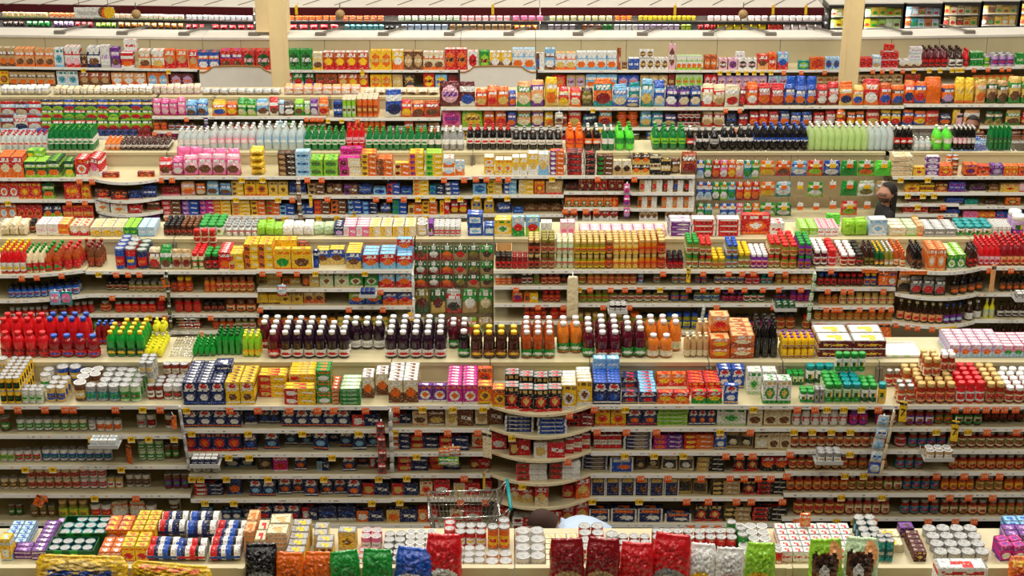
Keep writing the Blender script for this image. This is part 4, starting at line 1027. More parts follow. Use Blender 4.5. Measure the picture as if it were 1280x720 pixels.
put(1,5,'''
10 29 2 14 | c brown green white | brown and green can | s8
38 70 3 15 | c olive brown cream | olive labelled can | s5
73 111 3 23 | j gold olive lime yel | big pickled vegetable jar with gold lid | s2
112 140 2 17 | c white red orange | white can with red picture | s4
140 183 2 22 | g cream orange white v | cream and orange dried bean bag | d6 s3
182 196 1 16 | c white sky lgrey | white and blue can | s4
193 207 1 18 | c white lgrey silver | plain white can | s8
210 225 1 16 | c white brown lgrey | white can set back | s14
243 280 1 5 | b navy red white h | navy flat noodle packet | d7 l3 s4
285 303 1 20 | b navy blue orange | navy wheat pasta carton | d6 s6
312 345 2 20 | b navy lblue orange p | navy rigatoni carton | d6 s3
348 365 1 20 | b navy orange white p | navy rotini carton | d6 s6
365 380 1 19 | b navy orange white p | navy rotini carton | d6 s8
381 398 1 21 | b navy orange white p | navy rotini carton | d6 s3
401 416 1 18 | b navy orange white p | navy penne carton | d6 s6
417 433 1 18 | b navy orange white p | navy penne carton | d6 s7
434 452 1 22 | b navy orange white p | tall navy penne carton | d6 s2
453 487 1 15 | b navy red gold h | navy flat spaghetti carton | d7 s5
490 523 1 15 | b navy red gold h | navy flat linguine carton | d7 s3
525 541 1 18 | b cream orange red c | cream pizza carton | d6 s2
542 563 1 20 | b red dred white | red pizza dough carton | d6 s2
566 600 1 15 | b red cream gold h | red and cream low pasta carton | d8 s4
603 615 1 16 | b red dred white | red narrow pasta carton | d6 s6
623 633 1 22 | b red white lgrey h | red carton with white side | d8 s16
635 667 2 17 | b red gold cream s | red pasta carton with yellow picture | d6 s6
669 686 1 24 | b red cream gold s | cream and red pasta carton | d6 s1 a-8
703 717 1 16 | b red dred gold | red carton on the rounded shelf | d6 s10
718 737 1 25 | b red orange gold s | red carton with orange picture | d6 s2 a14
738 848 6 24 | b navy gold brown w navy | navy carton with white border | d6 s1
848 866 1 20 | g gold dbrown black k | tan clear pasta bag with black label | d5 s2
866 884 1 20 | g tan dbrown black k | tan clear pasta bag with black label | d5 s2
888 925 1 6 | b tan black gold h | tan and black spaghetti packet | d8 l3 s2
928 944 1 17 | b black red gold c | black and red pasta packet | d6 s3
946 984 1 6 | b black red dbrown h | black and red flat packet | d8 l3 s3
982 1060 7 22 | j grey sauce orange gold | sauce jar with orange and gold label | s1
1060 1104 4 20 | j grey sauce gold olive | sauce jar with pale gold label | s2
1104 1128 2 22 | j grey sauce olive cream | sauce jar with olive label | s1
1128 1175 4 20 | j grey sauce teal purple | sauce jar with teal and purple label | s2
1176 1218 4 20 | j grey rust orange yel | orange sauce jar | s1
1220 1254 3 20 | j grey rust gold olive | yellow-orange sauce jar | s1
1255 1292 3 20 | j grey rust orange yel | bright orange sauce jar | s1
''')
put(1,6,'''
251 267 1 15 | b navy lblue white | navy low carton | d6 s8
278 302 2 13 | b navy lblue white | navy low carton | d6 s6
304 318 1 13 | b navy grey white | dark navy carton | d6 s8
320 341 1 18 | b navy red white p | navy pasta carton | d6 s5
342 376 2 20 | b navy red orange p | navy elbow pasta carton | d6 s4
378 398 1 16 | b navy red white h | navy shell carton | d7 s6
398 421 1 18 | b navy blue white n | dark navy lasagna carton | d8 s5
422 445 1 17 | b navy blue white n | dark navy lasagna carton | d8 s6
446 480 1 14 | b navy orange white h | navy flat carton with orange picture | d7 s3
483 522 1 16 | b navy gold orange h | navy wide carton with orange picture | d7 s2
523 548 1 16 | b red orange cream h | red and orange pizza carton | d7 s3
562 578 1 16 | b cream red orange c | cream and red carton behind the cart | d6 s3
579 603 1 18 | b red dred white | red carton behind the cart | d6 s3
617 636 1 18 | b red orange cream | red and orange carton on the lowest rounded shelf | d8 s8
640 671 1 8 | b red white dred h lgrey | red and white wide pasta carton | d10 l2 s4
678 702 1 25 | b red gold yel s | red carton with yellow picture | d6 s4
702 718 1 24 | b red orange gold s | red carton with orange picture | d6 s8
718 735 1 26 | b red orange gold s | red carton with orange picture | d6 s6 a10
736 762 1 16 | b navy orange white w navy | navy macaroni carton with cream border | d8 s1
763 796 1 17 | b navy orange white w navy | navy macaroni carton with cream border | d8 s1
797 829 1 17 | b navy orange white w navy | navy macaroni carton with cream border | d8 s1
830 864 1 11 | b navy orange white w navy | low navy macaroni carton with cream border | d8 s1
868 884 1 20 | b black red gold c | black and red pasta packet | d6 s2
885 902 1 20 | b black red gold c | black and red pasta packet | d6 s2
903 938 1 6 | b tan black gold h | tan and black spaghetti packet | d8 l3 s2
940 984 1 6 | b black red dbrown h | black and red flat packet | d8 l3 s2
979 1056 6 24 | j grey sauce gold red | sauce jar with gold label | s1
1056 1112 5 23 | j grey sauce tan cream | brown sauce jar with tan label | s1
1125 1174 4 18 | j grey sauce teal purple | sauce jar with teal and purple label | s2
1175 1210 3 19 | j grey sauce olive cream | sauce jar with olive label | s2
1210 1234 2 19 | j grey sauce peach cream | sauce jar with peach label | s1
1235 1292 5 19 | j grey rust olive gold | orange sauce jar with olive label | s1
''')
# ================================================================ pickle aisle
put(2,'T','''
0 33 4 30 | s yel red white | red hot sauce bottle with yellow cap | r5 s1
33 56 3 28 | s green cream red | pale hot sauce bottle with green cap | r4 s1
56 76 2 26 | s green rust red | red taco sauce bottle with green cap | r4 s2
70 100 3 27 | s red rust red | red sauce bottle with red cap | r3 s3
100 128 3 27 | s dred brown rust | brown sauce bottle with dark red cap | r3 s8
144 157 1 26 | c blue red orange blue | blue and red canned dinner tin | r4 s1
157 171 1 26 | c red blue yel | red and blue canned dinner tin | r4 s1
171 185 1 24 | c navy red orange dgreen | navy canned dinner tin with green lid | r4 s1
186 201 1 25 | g cream brown red v | cream and brown seasoning pouch | d5 r3 s1
201 215 1 27 | g green white brown v | green and white seasoning pouch | d5 r3 s1
215 239 2 24 | g tan cream dred v | tan seasoning pouch | d5 r3 s1
240 256 2 21 | j red cream green | red-lidded dip jar | r5 s1
256 274 2 20 | j green dbrown red | green-lidded dip jar | r3 s1
243 272 3 18 | j red sauce cream | red-lidded dip jar at the rear | r2 s32 l2
274 289 1 22 | b red white orange | red taco seasoning carton | d5 r6 s1
286 305 1 10 | b yel gold red h yel | yellow taco shell carton | d8 r3 l2 s1
306 342 2 10 | b yel orange brown h yel | yellow taco shell carton by kits | d8 r3 l3 s3
343 364 1 25 | b yel orange green | big yellow taco dinner carton | d8 r1 s1
365 390 1 25 | b yel orange brown | big yellow taco dinner carton | d8 r1 s1
330 350 1 24 | b yel gold orange n yel | plain yellow taco carton at the rear | d6 r2 s30
349 372 1 24 | b yel orange red n yel | yellow taco carton at the rear | d6 r2 s30
372 387 1 20 | b brown red orange c | brown taco carton at the rear | d6 s32
392 399 1 23 | b navy white blue | narrow navy carton | d6 s1
396 412 1 18 | b blue gold brown s yel | blue and gold rice mix carton | d7 r2 s14
412 431 1 19 | b blue gold brown s yel | blue and gold rice mix carton | d7 r2 s14
433 452 1 20 | b blue gold brown s yel | blue and gold rice mix carton | d6 r5 s2
454 474 1 18 | b red lblue orange s lblue | red and light blue taco kit carton | d9 r3 l1 s1
475 495 1 19 | b red lblue orange s lblue | red and light blue taco kit carton | d9 r3 s1
496 516 1 17 | b red lblue orange s lblue | red and light blue taco kit carton | d9 r3 l1 s1
496 516 1 15 | b red lblue orange s lblue | red and light blue taco kit carton on top | d9 s16 z15
620 640 1 12 | t tan brown | brown cardboard tray | d24 s16 z4
619 640 3 16 | j black dbrown red | small dark jar beside the spice packets | r3 s1
640 660 3 15 | j dred dred red | small dark red jar | r3 s1
660 675 2 18 | j gold dbrown rust | dark pepper jar with gold lid | r4 l2 s1
676 694 2 18 | j olive brown tan | dark olive jar with olive lid | r4 l2 s1
695 717 3 17 | j cream pale cream | pale onion jar with cream lid | r4 l2 s2
718 757 5 17 | j gold pickle yel | gold-lidded pickle jar | r5 l2 s1
757 766 1 18 | j gold brown orange | gold-lidded brown pepper jar | r4 l2 s1
766 798 4 17 | j gold gold yel | gold-lidded yellow pepper jar | r5 l2 s1
798 821 3 18 | j gold amber orange | gold-lidded amber pepper jar | r5 l2 s1
821 832 1 18 | j gold sauce orange | gold-lidded red pepper jar | r4 l2 s1
834 855 3 14 | j black juice red | red beet jar with black lid | r4 l1 s1
834 855 3 13 | j black dred red | red beet jar with black lid at the rear | r2 s16 z6
857 873 2 17 | j green olive pale | green-lidded olive jar | r4 l2 s1
874 889 2 16 | j red olive cream | red-lidded olive jar | r4 l2 s1
889 907 2 14 | j yel pickle gold | yellow-lidded olive jar | r4 s1
889 906 2 15 | j yel pickle gold | yellow-lidded olive jar at the rear | r2 s22 z8
907 922 2 15 | j blue olive sky | blue-lidded olive jar | r4 l2 s2
922 938 2 20 | j yel olive pale | tall yellow-lidded relish jar | r5 s2
938 960 3 18 | j white purple lpink | white-lidded purple onion jar | r5 s2
960 975 2 16 | j red olive cream | red-lidded relish jar | r4 l2 s3
976 996 2 15 | j red olive gold | bright red-lidded relish jar | r5 l2 s1
997 1014 2 16 | j green purple olive | green-lidded purple jar | r5 l2 s1
1017 1034 2 20 | j white juice white | white-lidded cherry jar | r6 s2
1035 1046 1 20 | j red red lpink | red-lidded cherry jar | r6 s2
1050 1070 2 15 | j white dred cream | wide white-lidded beet jar | r6 s1
1070 1080 1 15 | j black dbrown brown | dark brown preserve jar | r5 s1
1080 1093 2 22 | s dbrown dbrown olive | dark brown sauce bottle | r5 s3
1093 1105 2 20 | s yel dgreen brown | dark green sauce bottle with yellow cap | r6 s1
1105 1117 2 20 | s white olive tan | olive dressing bottle with white cap | r6 s1
1117 1132 2 19 | s orange rust cream | orange steak sauce bottle | r6 s1
1132 1152 3 26 | s black black brown | black soy sauce bottle | r5 s1
1158 1181 2 27 | b orange peach white c orange | tall orange bottle carton | d5 r5 s1
1183 1206 2 19 | b green white lime c lime | green teriyaki carton | d5 r7 s1
1209 1222 2 24 | s dbrown dbrown red | dark bottle in a pyramid of bottles | r4 s2
1223 1250 4 26 | s red red lpink | bright red marinade bottle | r6 s1
1250 1292 5 26 | s red dred peach | dark red marinade bottle | r6 s1
''')
put(2,'F','''
0 34 3 16 | g cream white tan x | cream flour bag | d7 r4 s2
37 45 1 14 | j black dbrown tan | dark jar between the cream bags | r2 s12
46 74 2 14 | b white lpink cream n white | white tea carton | d8 r3 s4
73 87 1 14 | b orange yel cream n peach | pale orange tea carton | d8 r3 s4
88 112 2 12 | b cream red white s cream | cream and red tea carton | d8 r3 s4
113 155 3 11 | b cream gold yel s cream | cream and yellow tea carton | d7 r4 s2
155 172 2 11 | b green lime white n lime | green tea carton | d5 r6 s2
173 194 2 11 | b sky white lblue n sky | pale blue tea carton | d5 r6 s2
204 226 3 13 | j black dbrown brown | small coffee jar with black lid | r5 s3
226 248 3 13 | j brown dbrown brown | small brown coffee jar | r5 s3
249 280 3 14 | k green white pale | white creamer canister with green lid | r4 s2
282 322 5 13 | j grey clear lgrey | clear coffee creamer jar | r4 s2
321 353 3 13 | g lime white green x | lime and white sweetener bag | d6 r4 s2
353 392 3 14 | g white pale lgrey x | white sweetener bag | d6 r4 s2
392 418 2 14 | g pale lime white x | pale green sweetener bag | d6 r3 s4
418 430 1 13 | b navy white lilac | small navy sweetener carton | d6 r3 s2
429 462 2 12 | b pink white lpink h lpink | pink sweetener carton | d7 r4 s2
461 520 4 12 | b cream yel gold h cream | cream and yellow sweetener carton | d7 r4 s2
521 534 1 14 | c cream white gold white | cream sugar canister | r2 s2
535 542 1 16 | k purple purple lilac | purple shaker canister | r3 s2
542 576 5 12 | c white red lgrey white | white creamer cup | r4 s2
572 584 1 12 | b red white lpink n | red and white cocoa carton | d7 r2 s2
584 604 1 13 | b blue white lblue k blue | bright blue cocoa carton | d8 r2 l2 s4
605 619 1 12 | b blue sky white k blue | blue cocoa carton | d8 r2 l1 s4
618 640 1 20 | b yel cream green c yel | yellow cocoa carton | d8 r2 s2
640 656 1 24 | b sky green red s | green and blue drink mix carton | d6 s2
657 675 1 24 | b lblue lime red s | light blue and lime drink mix carton | d6 s2
676 690 2 14 | b white lgrey lpink n | plain white drink mix carton | d6 r2 s8
700 719 2 16 | b lpink white pink | pale pink drink mix carton | d6 r2 s4
724 832 8 7 | b lpink white red n lpink | low pale pink drink mix carton | d7 r3 s3
836 864 1 6 | b purple lilac white w white | purple and white flat carton | d10 r2 l3 s3
864 894 1 7 | b red white dred w white | red and white flat pastry carton | d14 r1 l3 s2
895 925 1 7 | b red white dred w white | red and white flat pastry carton | d14 r1 l3 s2
925 962 1 24 | b red orange white c | bright red pastry carton | d10 s8
962 980 1 16 | b white red lpink n | white and red pastry carton | d8 r2 s3
1000 1022 2 10 | b lime pale white n lime | lime snack bar carton | d5 r6 s2
1022 1048 3 10 | b white red lpink n lpink | white and red snack bar carton | d5 r6 s2
1036 1054 1 14 | b bgreen lime white n bgreen | bright green snack carton | d6 r4 s16
1054 1084 2 18 | g lime bgreen black x | lime green snack bag | d6 r3 s2
1085 1108 1 20 | b sky white lblue c white | white and blue wipes tub | d14 s3
1111 1132 1 10 | b cream white gold n cream | cream tea box with pale lid | d10 r3 s3
1132 1146 1 10 | b pale cream lime n pale | pale green tea box | d10 r3 s3
1146 1154 1 12 | b peach tan orange n | peach tea box | d10 r3 s3
1154 1195 3 9 | b grey white lgrey n lgrey | grey and white bar carton | d5 r6 s2
1196 1240 4 12 | k teal white green | teal-lidded cocoa canister | r3 s2
1236 1264 5 11 | c white lgrey white white | white foam cup sleeve | r5 s4
1265 1282 1 24 | k white lilac purple | white and purple canister | r2 s2
''')
put(2,2,'''
10 58 6 14 | j black blue lblue | small blue dip jar | r2 s2
60 98 4 15 | j black blue sky | blue cheese dip jar | r2 s1
132 160 3 12 | j black dbrown cream | small dark dip jar with cream label | r2 s8
160 206 5 12 | j grey olive cream | small bean dip jar | r2 s4
213 222 1 15 | j black rust brown | small rust salsa jar | s3
221 241 2 18 | j yel rust orange | orange salsa jar with yellow lid | s3
255 270 2 19 | j brown amber orange | amber queso jar | s2
270 318 5 20 | j brown rust gold | brown salsa jar with gold label | s2
321 352 1 6 | b gold olive brown h | dark yellow tortilla packet | d8 l2 s12
353 376 1 8 | b gold orange brown h | low yellow taco carton | d8 s10
378 400 1 14 | b gold brown orange h | gold taco shell carton | d8 s4
400 417 1 17 | b pale cream brown c | pale green burrito kit carton | d6 s2
418 436 1 17 | b pale cream brown c | pale green burrito kit carton | d6 s2
436 454 1 17 | b green cream brown c | green burrito kit carton | d6 s2
456 473 1 17 | b green pale brown c | green taco kit carton | d6 s2
474 494 1 17 | b lblue red orange s | light blue tortilla kit carton | d6 s1
495 515 1 17 | b lblue red orange s | light blue tortilla kit carton | d6 s1
619 640 3 10 | j white orange peach | small orange fruit cup | s2
640 652 2 12 | j black dbrown dred | small black pepper jar | s3
652 666 2 14 | j white dbrown white | dark jar with white lid | s3
667 675 1 15 | j grey olive green | green pepper jar | s2
676 700 3 15 | j grey dred peach | dark red pepper jar with peach label | s2
700 718 2 11 | j black dbrown brown | short dark brown jar | s5
723 733 1 16 | j olive olive gold | olive pickle jar | s3
734 760 3 16 | j green amber peach | green-lidded peach jar | s2
760 796 4 16 | j brown rust gold | brown relish jar with gold label | s2
797 805 1 15 | j grey sky blue | small blue labelled jar | s3
817 826 1 15 | j black olive sky | olive jar standing alone | s4
840 858 2 15 | j grey olive sky | olive jar with sky blue label | s3
868 884 2 14 | j black olive blue | olive jar with blue label | s3
893 930 4 16 | j black brown cream blue | dark olive jar with cream label | s2
931 950 2 13 | j red red lpink | short red cherry jar | s2
951 966 2 12 | j teal teal sky | short teal jar | s4
969 987 2 15 | j black gold olive | yellow mustard jar | s3
988 1018 3 15 | j black amber gold | amber mustard jar | s2
1022 1046 3 16 | j blue dbrown red | dark relish jar with blue lid | s2
1047 1079 4 15 | j red dbrown dred | dark preserve jar with red lid | s2
1080 1096 2 16 | j yel blue gold | yellow and blue mustard jar | s2
1097 1120 2 19 | b orange blue white | small orange and blue carton | d5 s2
1122 1138 1 26 | g tan brown black v | tan marinade pouch | d5 s2
1139 1182 3 24 | g grey black red v | grey and black marinade pouch | d5 s1
1186 1232 4 25 | s brown black brown orange | black barbecue bottle with orange label | s2
1249 1292 5 25 | s orange black brown orange | black sauce bottle with orange cap | s2
''')
put(2,3,'''
12 60 6 14 | j grey sauce red white | small red salsa jar | r1 s1
60 84 2 13 | j black brown tan | small brown salsa jar | s6
85 117 4 14 | j grey sauce red | bright red salsa jar | s2
124 139 1 13 | j silver rust peach | rust salsa jar | s4
143 195 5 13 | j silver red orange | orange-red salsa jar | r1 l1 s2
166 195 3 10 | j silver red orange | orange-red salsa jar at the rear | s16 z6
195 206 1 15 | j red red dred | red salsa jar at the end | s4
218 252 3 17 | j brown red rust | wide red salsa jar | s2
254 281 3 12 | j black dbrown brown | short dark salsa jar | s4
282 320 3 16 | j brown brown orange cream | brown salsa jar with orange label | s2
321 350 2 12 | b yel gold brown n | yellow seasoning packet | d5 s4
350 379 2 13 | b gold yel brown c | gold taco dinner carton | d6 s5
380 406 2 14 | b gold orange brown s | gold taco carton | d6 s6
436 456 1 14 | b lime blue orange s | lime and blue kit carton | d6 s3
457 477 1 14 | b lime blue orange s | lime and blue kit carton | d6 s3
478 497 1 15 | b blue orange red s | blue kit carton | d6 s1
498 515 1 15 | b blue orange red s | blue kit carton | d6 s1
640 653 1 12 | b orange red purple s | orange pepper packet | d5 s3
655 673 1 12 | b yel orange brown h | yellow pepper carton | d6 s2
678 701 3 14 | j red dred orange | red pepper jar | s2
724 762 4 15 | j olive olive lime | lime green pickle jar | s2
762 836 7 14 | j black olive white | olive jar with white label | s2
838 861 2 15 | j black olive blue | olive jar with blue label | s2
867 900 3 15 | j black olive sky blue | olive jar with sky and blue label | s2
902 930 3 12 | j purple dbrown mag | dark purple beet jar | s3
929 956 3 14 | j black dgreen white | dark green jar with white label | s2
969 983 2 14 | j blue dbrown blue | dark blue preserve jar | s4
987 1014 3 14 | j purple purple mag | purple jelly jar | s3
1023 1048 3 13 | j brown amber gold | amber honey mustard jar | s3
1049 1119 7 14 | j gold gold cream red | pale yellow mustard jar | s2
1123 1178 6 25 | s cream dbrown peach red | dark sauce bottle with peach label | s2
1178 1204 3 24 | s blue dbrown purple sky | dark sauce bottle with blue cap | s2
1205 1228 2 22 | s white dbrown white | dark sauce bottle with white label | s4
1229 1243 2 24 | s cream lemon pale | pale yellow dressing bottle | s2
1247 1292 5 18 | s black dbrown white | short black sauce bottle | s4
''')
put(2,4,'''
17 46 3 12 | j brown brown tan | brown salsa jar | s8
86 115 4 15 | j black rust red | rust salsa jar | s4
116 135 1 12 | g lime teal green v | lime and teal dip packet | d5 s3
136 153 1 11 | g red dorange teal v | red dip packet | d5 s3
154 186 4 12 | j gold amber orange | amber orange salsa jar | s3
187 206 2 13 | j brown dred red | dark red salsa jar | s3
223 251 3 13 | j grey sauce red white | red salsa jar with white label | s3
265 292 3 13 | j grey rust orange | orange labelled salsa jar | s2
293 320 3 13 | j silver olive white | pale green salsa jar | s2
321 360 5 13 | j black amber orange | amber orange sauce jar | s2
367 393 3 13 | j black orange cream | orange and cream queso jar | s2
394 420 3 13 | j black amber yel | amber queso jar | s2
421 496 7 14 | j black gold yel green | yellow queso jar with dark lid | s2
655 683 4 17 | j red dred orange | slim red pepper jar | s2
687 711 2 15 | j red red orange | wide red pepper jar | s2
720 759 4 20 | j gold pickle olive | olive green pickle jar | s2
760 779 2 20 | j gold olive gold | gold-lidded relish jar | s2
786 800 1 20 | j orange pickle olive | pickle jar with orange lid | s2
800 832 3 19 | j black olive cream | dark olive jar with cream label | s2
832 874 4 20 | j blue pickle blue lemon | blue-lidded pickle jar | s3
880 892 1 19 | j blue pickle yel blue | yellow and blue pickle jar | s2
893 912 2 17 | j blue dbrown blue | dark blue pickle jar | s3
918 948 3 17 | j black dbrown blue | dark pickle jar with blue label | s3
951 966 1 15 | j grey purple mag | magenta jar at the shelf end | s4
970 994 2 19 | j black rust gold | dark mustard jar | s3
1003 1014 1 17 | j red rust gold | mustard jar with red lid | s3
1018 1116 10 14 | j black amber gold orange | amber orange mustard jar | s2
1229 1292 6 24 | s black dbrown white | round-labelled black bottle | s3
''')
put(2,5,'''
1019 1106 8 12 | j black rust gold | round rust mustard jar | s2
''')
# ================================================================ cookie aisle
put(3,'T','''
0 31 2 26 | b red orange cream s orange | red-orange cracker carton | d7 r4 s1
32 46 1 20 | b dgreen lime orange v lime | green and yellow cracker carton | d6 r4 s1
46 60 1 20 | b dgreen lime orange v lime | green and yellow cracker carton | d6 r4 s1
60 76 1 21 | b dgreen lime orange v dgreen | green and yellow cracker carton | d6 r5 s1
34 55 1 9 | b lime green yel h lime | green cracker carton lying on top | d14 s20 z20
81 93 1 20 | b dgreen lime yel v | narrow green cracker carton | d6 r3 s3
95 111 1 22 | b red white orange c | red cracker carton | d6 r4 s4
112 128 1 22 | b red white pink s red | red cracker carton turned toward the gap | d7 r4 s10 a-30
128 149 1 6 | b dred orange brown c | small dark red snack box | d6 s12
172 193 1 6 | b dred orange brown c | small dark red snack box | d6 s14
199 215 1 20 | g red lpink brown v | red and pink cookie bag | d6 r2 s1
216 229 1 22 | g pink mag white v | bright pink cookie bag | d6 r2 s1
230 300 4 25 | g lpink pink brown v | pale pink cookie bag | d6 r2 s1
222 300 5 22 | g pink mag white x | bright pink cookie bag at the rear | d6 r1 s26 z6
296 312 1 8 | g yel orange gold x | yellow cookie packet | d12 l3 s2
313 330 1 8 | g yel gold orange x | yellow cookie packet by the brown stack | d12 r2 l4 s2
348 370 1 7 | b dbrown brown tan h | dark brown cookie tray packet | d14 l4 s1
370 389 1 10 | b sky lblue navy q sky | light blue cookie tray packet | d14 l3 s1
388 404 1 10 | b lime green brown q lime | green cookie tray packet | d12 r2 l2 s1
405 423 1 10 | b lime green brown q lime | green cookie tray packet | d12 r2 l2 s1
424 452 1 11 | b cream mag maroon h mag | cream and maroon cookie carton | d12 l2 s2
424 452 1 9 | b mag maroon cream n mag | maroon wafer packet | d12 r2 s4 z22
452 471 1 7 | b orange yel brown h orange | orange cookie stack packet | d10 r2 l4 s1
472 491 1 7 | b orange rust brown h orange | orange-brown cookie stack packet | d10 r2 l3 s1
493 512 1 8 | b orange gold dred h yel | orange and red cookie packet | d10 l2 s1
512 530 1 7 | b yel orange purple h yel | yellow and purple cookie packet | d10 r2 l4 s1
532 553 1 7 | b yel lime green h lime | yellow and green cookie packet | d10 r2 l4 s1
554 568 1 11 | b white orange sky s white | white and orange cookie carton | d8 r2 l2 s1
569 581 1 18 | b sky orange white s | tall sky blue cookie carton | d6 s3
605 618 1 11 | b yel white orange c cream | yellow cookie carton | d8 r2 l2 s1
619 640 2 19 | b yel cream orange c white | yellow and cream cookie carton | d7 r2 s1
640 659 2 22 | b yel white gold s white | yellow and white wafer carton | d7 r2 s1
660 673 1 27 | b yel white gold s white | tall yellow wafer carton | d7 r2 s1
673 686 1 26 | b cream lblue gold s white | tall cream wafer carton | d7 r2 s1
687 705 1 6 | b orange purple white h | orange and purple cookie packet | d10 l5 s1
707 729 1 7 | b dred black red w dred | dark red cookie stack packet | d10 r2 l4 s1
730 745 1 7 | b dbrown red black w | dark brown cookie stack packet | d10 l4 s1
746 766 1 6 | b brown dbrown green h | brown cookie tray packet | d10 l4 s1
766 789 2 18 | b cream tan dbrown s cream | cream cookie carton | d7 s1
790 812 2 13 | b dbrown gold orange s | dark brown and gold cookie carton | d7 l2 s1
812 826 1 24 | b black cream brown t | black cookie carton | d7 s2
826 838 1 20 | b black gold white t | black cookie carton standing forward | d7 s1
838 850 1 22 | g brown dbrown tan v | brown cookie bag | d6 s5
851 871 1 29 | g rust brown dred v | rust red cookie bag | d7 s1
1114 1140 1 6 | b cream peach tan n cream | cream wafer brick | d10 r2 l4 s1 t6
1141 1156 1 11 | b yel gold red c | small yellow candy carton | d6 s1
1156 1173 1 8 | b purple white lilac c white | purple and white candy box | d8 l3 s1
1173 1190 1 12 | b orange red yel c orange | orange candy carton | d6 r3 s1
1189 1198 1 10 | c brown orange white | brown and white candy can | l2 s2
1183 1198 2 10 | c orange white brown | orange and white candy can | s26 z8
1204 1221 1 14 | b orange dred purple c | orange and dark red candy bag | d6 r2 s1
1221 1237 1 12 | b red orange brown c | red and orange candy bag | d6 r2 s1
1238 1253 1 13 | b purple grey lilac c | purple and grey candy bag | d6 r2 s1
1254 1272 2 12 | b orange dorange yel c | orange candy packet | d6 r2 s1
1273 1292 2 12 | b orange red brown c | orange candy packet at the end | d6 r2 s1
''')
put(3,'F','''
0 60 8 20 | u red clear white | clear soda bottle with red cap | r3 s2
60 118 8 26 | u green soda white | small green soda bottle | r4 s2
131 150 3 12 | u orange apple white | orange soda bottle | r4 s2
150 212 9 12 | u brown dbrown white | root beer bottle | r4 s2
222 262 5 24 | u white clear white | clear water bottle with white cap | r3 s2
262 320 6 27 | u white clear lpink | clear flavoured water bottle | r3 s4
320 380 6 29 | u white clear sky | tall clear water bottle | r3 s2
380 432 6 24 | u green soda white | green soda bottle | r3 s2
433 456 3 28 | u red red lpink | red soda bottle | r3 s4
457 535 9 24 | u green soda white | green lemon soda bottle | r3 s2
535 552 2 24 | u white dgreen white | dark green soda bottle | r3 s2
553 580 3 24 | u white grey clear | grey tonic bottle | r3 s2
583 640 6 26 | u red black white | black cola bottle with white label | r3 s4
640 703 6 22 | u grey black white | black diet cola bottle | r3 s4
707 730 2 26 | u orange orange red | bright orange soda bottle | s2 r3
730 751 2 26 | u white black orange | black soda bottle with orange label | s2 r3
752 768 2 26 | u white soda white | green and white soda bottle | s2 r3
769 793 2 27 | u green bgreen green | bright green soda bottle | s2 r3
815 858 4 26 | u green soda lime | green soda bottle with lime label | s4 r3
858 868 1 26 | u white black red | black soda bottle with red label | s2 r2
870 886 2 26 | u grey black white e | black cola bottle with round emblem | s2 r2
887 899 1 24 | u grey black lgrey | black cola bottle with grey label | s4 r2
900 942 4 28 | u grey black white e | diet cola bottle with round emblem | s2 r2
942 1010 7 28 | u blue black blue e | cola bottle with blue label | s2 r3
1010 1085 9 30 | u white cgreen | pale green soda water bottle | s2 r3
1085 1117 4 30 | u white clear | clear soda water bottle | s2 r3
1117 1141 3 28 | u white black red | black cola bottle with red label | s2 r2
1142 1164 3 14 | u white clear white | short clear water bottle | s2 r2
1167 1178 1 27 | u white bgreen lime | bright green soda bottle beside the water | s2 r2
1179 1190 1 27 | u white bgreen pale | bright green soda bottle beside the diet cola | s2 r2
1191 1208 3 28 | u white black lpink | black diet cola bottle with pink label | s2 r3
1208 1219 2 28 | u white black lgrey | black diet cola bottle beside the man | s2 r3
1236 1264 5 28 | u green soda dgreen | dark green soda bottle behind the man | s2 r3
''')
